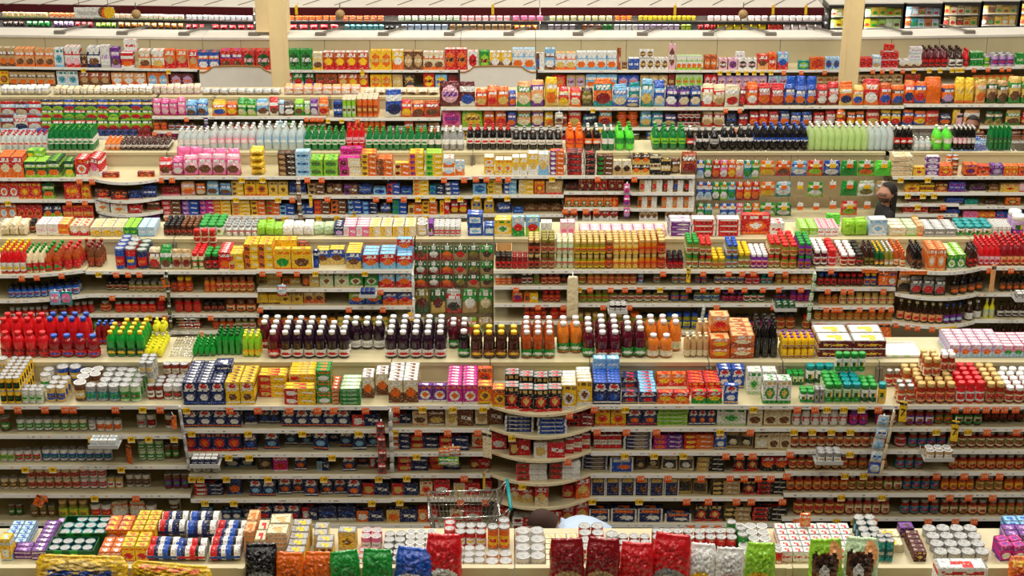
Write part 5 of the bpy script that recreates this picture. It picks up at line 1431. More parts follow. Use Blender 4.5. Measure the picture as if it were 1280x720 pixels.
put(3,2,'''
0 24 2 20 | b red white orange c | red cracker carton | d7 s2
24 53 2 20 | b red orange yel c | red-orange cracker carton | d7 s2
54 69 1 19 | b dgreen lime orange v | dark green cracker carton | d7 s3
81 101 1 20 | b red orange yel q | red carton with yellow circle | d7 s1
102 114 1 18 | b orange yel red q | orange carton with yellow circle | d7 s2
119 138 1 10 | b dbrown red orange c | dark brown snack box | d7 s1
139 160 1 10 | b dbrown red orange c | dark brown snack box | d7 s1
161 178 1 10 | b navy blue lpink n | navy snack box | d7 s2
179 196 1 14 | b navy blue white t | navy striped snack box | d7 s3
202 225 1 10 | b dred brown pink n | dark red snack box | d7 s4
227 244 1 17 | g peach lpink orange v | peach cookie bag | d5 s1
245 257 1 15 | g orange brown cream v | orange cookie bag | d5 s1
258 273 1 17 | g lblue sky brown v | light blue cookie bag | d5 s1
274 289 1 17 | g lblue blue brown v | blue cookie bag | d5 s1
290 305 1 6 | b yel gold brown h | yellow cookie packet | d9 l3 s2
306 335 2 18 | b yel orange brown c | yellow-orange cookie carton | d7 s2
336 360 2 17 | b gold yel brown c | gold cookie carton | d7 s2
362 383 2 16 | b navy blue lgrey n | navy cookie carton | d7 s4
385 406 1 7 | b brown tan dbrown h | brown cookie packet | d9 l2 s3
408 428 1 13 | b brown dbrown tan h | dark brown cookie packet | d9 s5
430 447 1 12 | b brown purple dbrown h | purple-brown cookie packet | d9 s3
448 466 1 12 | b navy blue grey q | navy sandwich cookie packet | d9 s3
467 483 1 8 | b lblue blue navy q | light blue sandwich cookie packet | d9 s2
484 500 1 7 | b blue red navy h | blue sandwich cookie packet | d9 l2 s2
501 515 1 8 | b blue navy lblue q | blue mint cookie packet | d9 s2
516 536 1 5 | b yel gold orange h | yellow butter cookie packet | d9 l4 s1
537 555 1 6 | b navy teal blue h | navy and teal cookie packet | d9 l2 s2
556 574 1 5.5 | b blue navy white h | blue cookie packet in a tall pile | d9 l3 s1
591 608 1 13 | b lblue blue teal q | light blue cookie packet | d9 s2
609 628 1 6 | b gold yel olive h | gold cookie packet | d9 l3 s2
630 646 1 6 | b lblue blue white h | sky blue cookie packet | d9 l3 s2
648 667 1 6 | b yel cream gold h | pale yellow cookie packet | d9 l3 s2
668 681 1 17 | b orange rust yel c | orange cookie carton | d7 s1
682 703 1 17 | b tan cream red n | tan cookie carton | d7 s1
706 722 1 8 | b dbrown dred black n | dark snack cake box | d7 s3
723 742 2 15 | b dred black tan c | dark red snack cake carton | d7 s2
743 759 2 15 | b red black tan c | red and black snack cake carton | d7 s2
760 780 2 14 | b dred dbrown tan c | dark red tea cake carton | d7 s2
799 814 1 15 | b white tan red h | white wafer carton | d7 s1
815 828 1 15 | b white tan red h | white wafer carton | d7 s1
829 841 1 15 | b white brown red h | white chocolate wafer carton | d7 s1
842 854 1 15 | b white brown blue h | white chocolate wafer carton | d7 s1
855 868 1 15 | b white dbrown red h | white chocolate wafer carton | d7 s1
1131 1149 1 9 | b yel orange brown c | yellow candy box | d7 s1
1150 1168 1 10 | b yel dbrown orange t | yellow candy bar box | d7 s1
1168 1184 1 10 | b brown orange gold c | brown candy bar box | d7 s1
1185 1206 1 12 | b purple blue lilac t | purple candy bar box | d7 s1
1211 1233 1 9 | b dbrown purple white n | dark candy bar box | d7 s1
1235 1248 1 8 | b brown tan gold n | brown candy bar box at the end | d7 s3
1250 1274 1 9 | b gold yel red c | gold candy bar box | d7 s1
1274 1292 1 10 | b lpink white red n | pale pink candy bar box | d7 s1
''')
put(3,3,'''
0 22 2 19 | b orange white sky c | orange and white cracker carton | d7 s2
23 54 3 18 | b red orange dred c | red cracker carton | d7 s1
55 79 2 17 | b navy lime orange s | navy and green cracker carton | d7 s2
80 118 3 18 | b red orange gold t | red and orange cracker carton | d7 s1
120 138 1 12 | b white cream orange c | white snack box | d7 s1
139 160 1 12 | b white cream orange c | white snack box with picture | d7 s1
161 178 1 10 | b red white dred n | red and white snack box | d7 s2
183 200 1 12 | g dbrown red brown v | dark brown snack bag | d5 s3
203 227 1 6 | b brown red lpink h | brown and red cookie packet | d9 l3 s2
228 249 1 6 | b blue purple lilac h | blue and purple cookie packet | d9 l3 s1
250 270 1 6 | b mag purple pink h | magenta cookie packet | d9 l3 s2
267 289 1 4.5 | b yel orange gold h | yellow cookie stack packet | d9 l4 s1
290 313 1 4.5 | b yel gold orange h | yellow butter cookie stack packet | d9 l4 s1
314 332 1 6 | b orange yel brown h | orange cookie packet | d9 l3 s1
333 350 1 6 | b orange olive red h | orange fig cookie packet | d9 l3 s2
350 369 1 6 | b blue lblue navy h | blue cookie packet | d9 l2 s1
373 392 1 6 | b blue navy lblue h | deep blue cookie packet | d9 l2 s1
393 413 1 6 | b brown red orange h | brown and red cookie packet by the blue | d9 l3 s1
414 433 1 6 | b brown orange dbrown h | brown and orange cookie packet | d9 l3 s1
434 452 1 6 | b blue navy lblue h | deep blue sandwich cookie packet | d9 l3 s1
453 472 1 5.5 | b navy blue lblue h | navy sandwich cookie packet | d9 l3 s1
474 490 1 14 | g black blue white q | black and blue cookie bag | d5 s3
491 509 1 6 | b blue teal green h | blue and green cookie packet | d9 l3 s1
510 528 1 12 | b orange gold brown h | orange graham packet | d9 s1
528 547 1 5.5 | b orange yel brown h | orange graham cookie packet | d9 l3 s1
550 562 1 18 | b red yel orange h | red cookie carton | d6 s1
563 584 2 18 | g red dred yel v | red cookie bag | d5 s1
589 602 1 19 | g yel gold blue q | yellow cookie bag with blue spot | d5 s1
605 618 1 19 | g yel gold blue q | yellow cookie bag with blue spot | d5 s1
620 640 1 13 | g navy blue white q | navy cookie bag | d5 s1
641 654 1 6 | b blue lblue navy n | low blue cookie packet | d9 s1
655 703 3 8 | b brown tan dbrown n | brown cookie tray packet | d8 s8
706 764 6 12 | b orange dgreen cream c | small orange and green tea box | d7 s1
764 773 1 12 | b red orange yel c | small red tea box | d7 s1
797 821 2 14 | b white orange brown h | white and orange wafer carton | d7 s2
827 868 3 14 | b white orange tan h | white and orange wafer carton | d7 s1
1136 1152 1 8 | b dbrown red white n | dark chocolate box | d7 s2
1182 1204 1 6 | b blue navy purple n | blue chocolate box | d7 s2
1205 1222 1 7 | b teal green white n | teal mint box | d7 s2
1231 1246 1 6 | b dbrown brown white n | brown chocolate box | d7 s2
1256 1275 1 10 | b orange brown gold c | orange chocolate box | d7 s1
''')
put(3,4,'''
123 140 1 12 | g lgrey white brown v | white snack bag | d5 s2
141 160 1 12 | g cream white brown v | cream snack bag | d5 s2
166 198 3 9 | b purple mag lilac n | purple snack box | d7 s2
706 722 2 13 | b red white brown s | red and white cake carton | d7 s1
728 739 1 13 | b red white brown s | red and white cake carton | d7 s2
741 772 3 12 | b red white brown s | red and white cake carton | d7 s1
799 822 3 12 | b tan white brown s | tan and white wafer carton | d7 s1
831 868 4 14 | b tan white brown s | tan and white wafer carton | d7 s1
1128 1160 2 8 | b red orange white n | red candy bag box | d7 s2
1161 1180 1 7 | b dbrown red brown n | brown candy bag box | d7 s2
1181 1200 1 5 | b blue purple navy n | blue candy bag box | d7 s2
1204 1222 2 9 | b pink mag white n | pink candy bag box | d7 s1
1222 1244 2 8 | b orange yel brown n | orange candy bag box | d7 s1
1245 1292 4 8 | b blue red mag n | blue and red candy bag box | d7 s1
''')
# ================================================================ chip aisle
put(4,'T','''
191 232 4 21 | g pink mag lpink v | pink candy bag | d6 r2 s1
233 259 2 18 | g lblue blue brown v | light blue candy bag | d6 r3 s1
256 267 1 17 | g blue lblue navy v | blue candy bag | d6 r2 s1
266 283 1 18 | g yel orange blue v | yellow nut bag | d6 r2 s1
283 297 1 17 | g orange red yel v | orange nut bag | d6 r2 s1
297 320 2 19 | g green lime cream v | green and white nut bag | d6 r3 s1
321 336 1 21 | g lblue white brown v | light blue snack mix bag | d6 r2 s1
337 348 1 22 | g red white brown v | red snack mix bag | d6 r2 s1
349 356 1 18 | g sky navy white v | sky blue snack mix bag | d6 r2 s1
355 368 1 17 | g dbrown brown white v | dark brown snack mix bag | d6 r2 s1
368 380 1 20 | g lime green brown v | lime snack mix bag | d6 r2 s1
380 388 1 18 | g pale green cream v | pale green snack mix bag | d6 r2 s1
388 398 1 20 | g purple lilac white v | purple snack mix bag | d6 r2 s1
399 411 1 22 | g orange peach red v | orange snack mix bag | d6 r2 s1
417 428 1 19 | b navy blue white t | navy crisp carton | d6 r2 s3
428 445 3 23 | c lime pale brown cream | lime crisp canister | r4 s1
446 473 4 24 | c orange rust gold cream | orange crisp canister | r4 s1
471 482 1 22 | g lpink red white v | pale pink chip bag | d6 s2
482 503 1 38 | g blue white navy v | big white and blue chip bag | d8 s1
501 515 1 22 | g red orange yel v | red and orange chip bag | d7 s1
515 531 1 20 | g orange dred brown v | orange popcorn bag | d7 s2
531 550 1 20 | g dorange red brown v | dark orange popcorn bag | d7 s2
550 575 1 30 | g maroon lpink purple q | maroon party mix bag | d9 s2
575 594 1 30 | g maroon white blue v | maroon and white party mix bag | d8 s3
595 609 1 22 | g orange red gold v | orange chip bag | d7 r2 s1
609 622 1 26 | g orange dorange red v | bright orange chip bag | d7 r2 s1
622 636 1 25 | g orange dorange gold v | bright orange chip bag | d7 r2 s1
636 645 1 22 | g blue purple orange v | blue-purple chip bag | d7 s2
646 663 1 34 | g peach green cream v | peach and cream chip bag | d8 r2 s1
664 680 1 33 | g peach purple cream v | peach and purple chip bag | d8 r2 s1
681 697 1 36 | g yel gold orange v | yellow chip bag | d8 r2 s1
698 711 1 26 | g red gold yel v | red and yellow chip bag | d7 r2 s1
712 726 1 25 | g red orange cream v | red and cream chip bag | d7 r2 s1
726 741 1 26 | g dbrown olive tan q | dark brown round chip bag | d8 s3
742 766 1 33 | g orange teal dred v | orange and teal chip bag | d8 r2 s1
766 784 1 28 | g lblue blue cream v | light blue chip bag | d7 r2 s3
763 781 1 12 | g blue navy white v | small blue chip bag in front | d6 s0
782 799 1 13 | g blue navy cream v | small navy chip bag in front | d6 s0
785 800 1 29 | g teal lblue cream v | teal chip bag | d7 r2 s4
801 816 1 34 | g lblue teal gold v | light blue and gold chip bag | d8 r2 s1
817 831 1 31 | g blue lblue cream v | blue and cream chip bag | d8 r2 s1
831 847 1 27 | g navy purple white v | navy and purple chip bag | d7 r2 s1
847 862 1 27 | g navy purple cream v | deep blue chip bag | d7 r2 s1
862 876 1 27 | g navy blue cream v | deep navy chip bag | d7 r2 s1
877 891 1 28 | g cream red white v | cream pretzel bag | d7 r2 s1
891 906 1 28 | g cream red tan v | cream pretzel bag | d7 r2 s1
906 924 1 27 | g cream white red v | pale cream pretzel bag | d7 r2 s1
924 932 1 25 | g dred maroon red v | dark red chip bag | d7 s2
933 947 1 27 | g orange red white v | orange and white tortilla chip bag | d7 r2 s1
947 980 2 27 | g red dred orange v | red tortilla chip bag | d7 r2 s1 w1
980 1020 3 26 | g blue navy orange v | blue tortilla chip bag | d7 r1 s1 w1
982 1020 3 32 | g blue navy white x | blue tortilla chip bag at the rear | d7 s16 z4
1020 1048 2 27 | g red dred white v | red nacho chip bag | d7 r2 s1 w1
1049 1066 1 28 | g orange gold navy v | orange cheese snack bag | d7 r2 s1
1066 1079 1 24 | g gold orange blue v | gold cheese snack bag | d7 r2 s1
1079 1098 1 31 | g red orange white v | red and orange cheese snack bag | d8 r2 s1
1098 1114 1 27 | g dorange red blue v | dark orange cheese snack bag | d7 r2 s1
1114 1130 1 25 | g orange brown blue v | orange cheese curl bag | d7 r2 s1
1130 1143 1 27 | g orange red navy v | orange cheese puff bag | d7 r2 s1
1143 1157 1 27 | g orange blue red v | orange and blue cheese puff bag | d7 r2 s1
1156 1176 1 32 | g orange dorange yel x | plain orange pretzel bag | d8 r2 s1
1177 1192 1 24 | g orange navy lilac v | orange and navy snack bag | d7 r2 s1
1193 1217 2 33 | g yel gold orange n | yellow popcorn bag | d8 r2 s1
1218 1232 1 30 | g gold peach orange v | gold chip bag | d8 r2 s1
1233 1259 2 30 | g tan dgreen brown v | tan and green chip bag | d8 r2 s1
1260 1292 2 32 | g gold green brown v | gold and green chip bag | d8 r2 s1
''')
put(4,'F','''
0 60 7 10 | g white lgrey cream v | white bread bag | d8 r3 s2
58 125 8 9 | g cream tan white v | cream bun bag | d8 r3 s2
125 190 8 10 | g white tan cream v | pale bun bag | d8 r3 s2
192 250 7 12 | g cream lpink white v | pale pink bun bag | d8 r2 s4
252 350 9 7 | g lgrey grey tan v | grey wrapped loaf | d8 r2 s2
355 450 8 12 | g peach lpink white v | peach roll bag | d8 r2 s2
455 548 7 7 | g cream tan brown v | low cream roll bag | d8 r2 s2
''')
put(4,2,'''
191 209 2 12 | j brown orange rust | small orange nut jar | s1
210 244 4 11 | j black brown sky | small nut jar with blue label | s1
245 256 2 5 | c brown gold dbrown | small brown nut tin | s2
264 286 4 5 | c brown red dbrown | small dark nut tin | s2
287 320 5 9 | j grey brown orange | small brown nut jar | s2
322 352 4 7 | j grey lgrey brown | small grey nut jar | s3
355 371 1 12 | g green lime brown v | small green nut bag | d5 s2
372 408 3 9 | g olive tan green v | small olive nut bag | d5 s3
410 416 1 10 | c red rust yel | small red crisp canister | s2
433 446 2 18 | c red rust gold | red crisp canister | s1
447 482 5 18 | c orange rust gold | orange crisp canister | s1
483 505 2 11 | g grey brown red v | grey popcorn bag | d5 s2
505 517 1 18 | g orange red brown v | orange popcorn bag | d5 s1
518 550 2 14 | g tan brown orange v | tan popcorn bag | d6 s3
553 577 1 22 | g pink mag purple q | pink party mix bag | d8 s1
578 603 1 21 | g lime yel brown q | lime party mix bag | d8 s1
604 618 1 21 | g orange dorange red v | bright orange chip bag | d7 s1
619 633 1 21 | g orange dorange red v | bright orange chip bag | d7 s1
634 645 1 20 | g blue purple orange v | blue-purple chip bag | d7 s1
646 663 1 22 | g peach green cream v | peach and green chip bag | d7 s1
664 680 1 22 | g peach purple cream v | peach and purple chip bag | d7 s1
681 692 1 21 | g yel gold orange v | yellow chip bag | d7 s1
693 709 2 18 | g rust orange dred v | rust chip bag | d7 s2
710 727 1 22 | g red orange gold v | red chip bag | d7 s1
729 747 1 17 | g navy teal black v | navy and teal chip bag | d7 s2 a14
748 765 1 22 | g orange teal dred v | orange and teal chip bag | d7 s1
771 798 2 9 | j orange rust orange | squat orange dip jar | l2 s2
800 814 1 21 | g lblue teal gold v | light blue and gold chip bag | d7 s1
815 829 1 21 | g teal blue cream v | teal chip bag | d7 s1
830 845 1 18 | g navy purple tan v | navy and purple chip bag | d7 s2
847 875 4 10 | j dred dbrown white | squat dark salsa dip jar | l2 s2
877 891 1 20 | g cream red tan v | cream pretzel bag | d7 s1
891 906 1 20 | g cream red tan v | cream pretzel bag | d7 s1
907 921 1 19 | g navy black blue q | navy snack bag | d7 s1
922 935 1 16 | g dred navy red v | dark red snack bag | d7 s2
936 960 2 19 | g red dred orange v | red tortilla chip bag | d7 s1
960 973 1 19 | g red dred orange v | red tortilla chip bag | d7 s1 w1
974 1015 3 19 | g blue navy orange v | blue tortilla chip bag | d7 s1 w1
1016 1045 2 19 | g red dred white v | red nacho chip bag | d7 s1 w1
1046 1057 1 22 | g orange gold red v | orange corn chip bag | d7 s0
1058 1080 2 18 | g orange navy yel v | orange and navy cheese snack bag | d7 s1
1082 1100 1 22 | g red orange gold v | red and orange cheese snack bag | d7 s1
1100 1126 2 21 | g yel navy red v | yellow and navy cheese snack bag | d7 s1
1127 1142 1 20 | g orange blue red v | orange and blue cheese puff bag | d7 s1
1142 1157 1 20 | g orange blue yel v | orange and blue cheese curl bag | d7 s1
1157 1174 1 20 | g red orange dorange v | red pretzel bag | d7 s1
1174 1189 1 16 | g navy black orange v | navy pretzel bag | d7 s2
1190 1200 1 20 | g yel gold cream n | yellow popcorn bag | d7 s1
1203 1225 1 21 | g peach white orange v | peach popcorn bag | d7 s1
1231 1253 2 19 | g dgreen tan olive v | dark green chip bag | d7 s1
1256 1276 1 19 | g gold green brown v | gold and green chip bag | d7 s1
1276 1292 1 19 | g red dred gold v | red chip bag at the end | d7 s1
''')
put(4,3,'''
190 256 6 10 | c mag dbrown pink | small magenta nut tin | s2
553 590 2 14 | g lime yel brown q | lime party mix bag | d8 s1
592 645 4 14 | g rust dred orange v | rust snack bag | d6 s2
646 700 4 14 | g rust tan gold v | rust and tan snack bag | d6 s2
700 765 4 13 | g dbrown brown red v | dark brown snack bag | d6 s3
766 800 3 13 | g dgreen dbrown olive v | dark green snack bag | d6 s3
808 845 3 14 | g blue teal gold v | blue chip bag | d6 s2
850 930 5 13 | g grey tan dred v | grey and tan snack bag | d6 s2
932 990 4 15 | g red dred navy v | dark red snack bag | d6 s2
995 1050 4 15 | g dred red rust v | bright red snack bag | d6 s2
1055 1130 5 14 | g rust brown orange v | rust brown snack bag | d6 s2
1132 1195 4 5 | b grey tan brown n | grey cracker sleeve | d8 l3 s2
1200 1230 2 14 | g rust orange brown v | rust snack bag beside the grey sleeves | d6 s2
1262 1292 2 14 | g brown orange rust v | brown snack bag | d6 s2
''')
# ================================================================ cereal aisle
put(5,'T','''
0 20 2 23 | b tan brown orange v cream | tan and brown cereal carton | d6 r2 s1
20 44 2 22 | b peach orange brown v peach | peach and orange cereal carton | d6 r3 s1
45 69 2 22 | b peach orange brown v tan | peach cereal carton | d6 r2 s1
69 81 1 23 | b white lblue teal c | white and blue cereal carton | d6 r2 s1
82 101 2 25 | b white red lpink v white | white and red flake carton | d6 r3 s1
101 110 1 16 | b dbrown maroon tan c | small dark brown cereal carton | d6 s1
110 126 1 25 | b white navy brown v white | white and navy cereal carton | d6 r3 s1
127 139 1 27 | b white lilac lgrey n white | plain white cereal carton | d6 r2 s2
140 151 1 25 | b purple lilac brown v | purple raisin cereal carton | d6 r2 s1
152 168 1 19 | b red white orange v white | red and white cereal carton | d6 r2 s1
155 172 1 15 | b white red lpink n white | white carton on the red and white ones | d8 s8 z26
174 189 1 22 | b cream orange brown v white | cream hoop cereal carton | d6 r3 s1
190 206 1 22 | b white orange gold v white | white and orange hoop cereal carton | d6 r3 s1
206 220 1 23 | b orange red tan s orange | orange cereal carton | d6 r2 s2
221 235 1 22 | b orange red tan s orange | orange cereal carton | d6 r1 s8
236 248 1 22 | b red orange tan s red | red-orange cereal carton | d6 r2 s2
248 275 2 22 | b blue orange white v navy | blue flake cereal carton | d6 r3 s1
276 304 2 24 | b red purple brown v red | red and purple cereal carton | d6 r3 s1
304 320 1 24 | b red dgreen lpink q red | bright red hoop cereal carton | d6 r3 s1
320 340 1 24 | b red dgreen lpink q red | bright red hoop cereal carton | d6 r3 s1
355 361 1 24 | b red dred orange v | narrow red cereal carton | d6 s1
361 391 2 25 | b green dgreen white q green | green ring cereal carton | d6 r2 s1
391 404 1 21 | b cream yel brown v white | cream and yellow cereal carton | d6 r2 s1
404 461 4 22 | b dorange red yel s white | orange-red honey cereal carton | d6 r2 s1
463 490 2 24 | b yel orange gold q yel | yellow ring cereal carton | d6 r2 s1
490 505 1 24 | b yel orange white s white | yellow multigrain cereal carton | d6 r2 s1
505 529 2 23 | b brown tan cream q tan | brown chocolate cereal carton | d6 r2 s1
529 555 2 22 | b cream orange brown v white | cream oat cereal carton | d6 r2 s1
556 584 2 26 | b red orange dbrown q white | tall red cereal carton | d6 r2 s1
585 598 1 23 | b white red dred q | white and red cereal carton | d6 r2 s1
599 612 1 23 | b green lime dred q | green fruit cereal carton | d6 r2 s1
612 640 2 22 | b yel brown white s white | yellow and brown puff cereal carton | d6 r2 s1
640 669 2 26 | b white lblue orange v sky | white and light blue square cereal carton | d6 r2 s1 w3
670 680 1 21 | b white brown blue h | narrow white cereal carton | d6 s1
681 694 1 26 | b lblue brown white v sky | light blue square cereal carton | d6 r2 s1
694 720 2 21 | b white orange gold v gold | white granola carton | d6 r2 s1
720 771 4 22 | b white lblue orange v white | white square cereal carton | d6 r2 s1
771 776 1 27 | b rust brown orange h | narrow rust cereal carton | d6 s1
777 784 1 9 | b brown tan cream n | short brown oat carton | d6 s2
785 799 2 14 | b blue white navy n white | short blue and white oat carton | d6 r2 s1
799 835 4 14 | b white brown gold q white | short white oat carton with brown picture | d6 r2 s1
799 817 2 10 | b white brown gold q white | short white oat carton in the upper layer | d6 s1 z20
835 844 1 32 | b lpink brown white q | tall pale oat carton | d6 s1
845 877 5 17 | b white lime orange v pale | short white and lime oat carton | d6 r2 s1
880 896 2 17 | b rust orange cream q | short rust oat carton | d6 r2 s1
898 909 1 13 | b lpink brown white q | pale pink pastry carton | d7 r2 s1
910 922 1 13 | b lpink purple brown q | pink and brown pastry carton | d7 r2 s1
922 946 2 13 | b white dbrown lpink q | white and brown pastry carton | d7 r2 s1
893 906 1 9 | b lpink red white n | pink pastry carton on top | d8 s6 z16
919 931 1 9 | b white lilac pink n | white pastry carton on top | d8 s6 z16
946 960 1 18 | b red peach brown s | red and peach pastry carton | d7 r2 s1
960 970 1 20 | b orange red white q | orange and red pastry carton | d7 r2 s1
971 985 1 20 | b lblue red blue s | light blue and red pastry carton | d7 r2 s1
997 1011 1 11 | b teal lime sky q | teal fruit snack carton | d7 s1
1011 1031 1 15 | b orange red dorange q orange | orange fruit snack carton | d7 s1 a10
1031 1050 2 14 | b sky blue brown q | sky blue fruit snack carton | d7 r2 s1
1073 1090 2 13 | b red dred white n | red syrup carton | d7 r2 s1
1090 1101 1 15 | b sky white tan v | sky blue pancake mix carton | d7 r2 s1
1101 1122 2 10 | b red dred lpink n red | red cocoa carton | d7 r2 l2 s1
1105 1118 1 9 | b red dorange white n red | red cocoa carton on the stack | d7 l1 s2 z28
1123 1152 3 10 | b white brown cream s white | white marshmallow carton | d7 r2 s1
1136 1152 1 8 | b white lilac sky n white | white carton on the marshmallow cartons | d7 l2 s2 z13
1152 1185 4 23 | s dbrown maroon red | dark syrup bottle with red label | r3 s1
1186 1204 2 22 | s dbrown dbrown white | dark brown syrup bottle | r3 s1
1205 1211 1 21 | s red red dred | red syrup bottle | r3 s1
1212 1228 2 9 | b green dgreen white n pale | green cocoa packet box | d7 r2 l2 s1
1229 1238 1 12 | c lime green cream | small lime cocoa tin | r2 s1
1239 1268 3 14 | c lilac purple red | small lilac cocoa tin | r2 s1
1257 1268 1 18 | b red dred white n | red cocoa box at the end | d7 s12
1268 1292 2 16 | b green pale white n | green cocoa box at the end | d7 s1
''')
put(5,2,'''
0 12 1 18 | b yel brown orange c | yellow and brown cereal carton | d6 s1
12 70 5 17 | b tan brown orange v | tan cereal carton | d6 s1
72 99 2 19 | b white lblue teal c | white and blue cereal carton | d6 s1
100 139 3 18 | b rust brown tan s | rust brown cereal carton | d6 s1
140 184 3 18 | b peach orange white s | peach and orange cereal carton | d6 s1
185 212 2 19 | b orange lblue white q | orange cereal carton with blue circle | d6 s1
213 243 2 18 | b maroon lilac orange q | maroon cereal carton | d6 s1
360 366 1 20 | b red white dred q | narrow red cereal carton | d6 s1
366 380 1 20 | b green sky red s | green fruit cereal carton | d6 s1
381 394 1 20 | b dgreen blue red s | dark green fruit cereal carton | d6 s1
395 422 2 19 | b rust brown red q | rust cereal carton | d6 s1
423 435 1 19 | b dorange red gold s | dark orange cereal carton | d6 s1
435 461 2 19 | b dorange red yel s | orange-red honey cereal carton | d6 s1
463 490 2 18 | b yel orange gold q | yellow ring cereal carton | d6 s1
491 504 1 18 | b tan gold cream q | tan cereal carton | d6 s1
505 519 1 18 | b dbrown gold brown q | dark brown cereal carton | d6 s2
529 543 1 20 | b red yel dred q | red cereal carton with yellow picture | d6 s1
544 559 1 18 | b lblue yel blue q | light blue cereal carton | d6 s1
560 573 1 18 | b maroon dred red q | maroon cereal carton | d6 s2
690 707 1 16 | b red orange tan q | red granola carton | d6 s1
708 731 2 16 | b tan lilac brown q | tan granola carton | d6 s1
732 771 3 17 | b lblue white orange v | light blue square cereal carton | d6 s1
772 798 2 16 | b blue lilac orange q | blue square cereal carton | d6 s1
800 834 3 16 | b tan cream brown q | tan oat carton | d6 s1
835 843 1 17 | b dred brown gold q | dark red oat carton | d6 s1
844 878 4 17 | b pale lime orange q | pale green oat carton | d6 s1
880 896 2 17 | b red lpink brown q | red oat carton | d6 s1
897 958 6 14 | b lilac lpink brown q | lilac pastry carton | d6 s1
960 985 2 14 | b sky lilac brown q | sky blue pastry carton | d6 s1
1010 1050 4 13 | b tan rust cream q | tan fruit snack carton | d6 s2
1072 1128 5 13 | b tan brown cream q | tan pancake mix carton | d6 s1
1130 1150 2 13 | b rust red brown q | rust pancake mix carton | d6 s1
1215 1268 6 9 | b orange gold lime q | small orange syrup carton | d6 s1
''')
# ================================================================ meat cases
put(6,'T','''
2 60 8 6 | b cream gold lime n | pale packaged deli tray | d10 s4
61 115 8 6 | b peach orange white n | peach packaged deli tray | d10 s4
116 170 8 6 | b cream lpink green n | cream packaged deli tray | d10 s4
172 230 9 6 | b white gold lime n | white packaged deli tray | d10 s4
232 316 12 6 | b white sky lpink n | white and blue deli tray | d10 s4
360 420 7 6 | b orange peach white n | orange packaged deli tray | d10 s4
427 480 6 6 | b orange white peach n | orange and white deli tray | d10 s4
497 575 9 6 | b white lime green n | white and lime deli tray | d10 s4
576 638 7 6 | b lpink orange white n | pink packaged deli tray | d10 s4
640 680 4 6 | b pink lilac orange n | bright pink deli tray | d10 s4
686 766 9 6 | b cream lime pale n | cream and lime deli tray | d10 s4
768 790 3 6 | b orange yel white n | orange and yellow deli tray | d10 s4
798 870 12 6 | b yel lime green n | yellow and lime deli tray | d10 s4
884 960 9 6 | b white lpink cream n | white packaged deli tray by the end | d10 s4
962 1028 8 6 | b white lgrey lpink n | plain white deli tray | d10 s4
''')
put(6,2,'''
2 30 4 6 | g dbrown brown black x | dark wrapped roast | d12 s0
32 62 4 7 | g green dgreen lime x | green wrapped roast | d12 s0
66 92 4 7 | g lilac sky white x | lilac wrapped poultry | d12 s0
93 116 3 7 | g red dred maroon x | red wrapped meat | d12 s0
119 145 4 6 | g lime green pale x | lime wrapped poultry | d12 s0
146 230 10 7 | g amber orange tan x | amber wrapped chicken | d12 s0
231 256 3 6 | g red dred maroon x | bright red wrapped meat | d12 s0
263 318 5 6 | g red maroon dred x | deep red wrapped meat | d12 s0
360 424 5 7 | g red dred maroon x | red wrapped beef | d12 s0
430 480 7 6 | b teal sky green n | teal packaged fish | d12 s0
481 500 3 6 | g black dbrown maroon x | black wrapped steak | d12 s0
501 560 7 7 | b sky lilac white n | sky blue packaged fish | d12 s0
561 640 9 7 | b tan brown orange n | tan packaged sausage | d12 s0
642 672 4 6 | g orange dorange red x | orange wrapped sausage | d12 s0
684 720 4 7 | b grey lilac white n | grey packaged fish | d12 s0
727 752 3 7 | b brown orange yel n | brown packaged sausage | d12 s0
753 766 2 7 | b green dgreen black n | green packaged poultry | d12 s0
767 798 4 7 | b white lgrey lilac n | white packaged poultry | d12 s0
798 850 7 7 | b lilac pale grey n | pale packaged poultry | d12 s0
851 864 2 7 | b lime yel green n | lime packaged poultry | d12 s0
872 895 3 9 | g red orange dred x | red wrapped ham | d12 s0
896 958 6 10 | b yel lime teal n | yellow packaged cheese | d12 s0
960 978 3 11 | b red orange lpink n | red packaged ham | d12 s0
979 1028 5 10 | b white lpink lgrey n | white packaged ham | d12 s0
''')
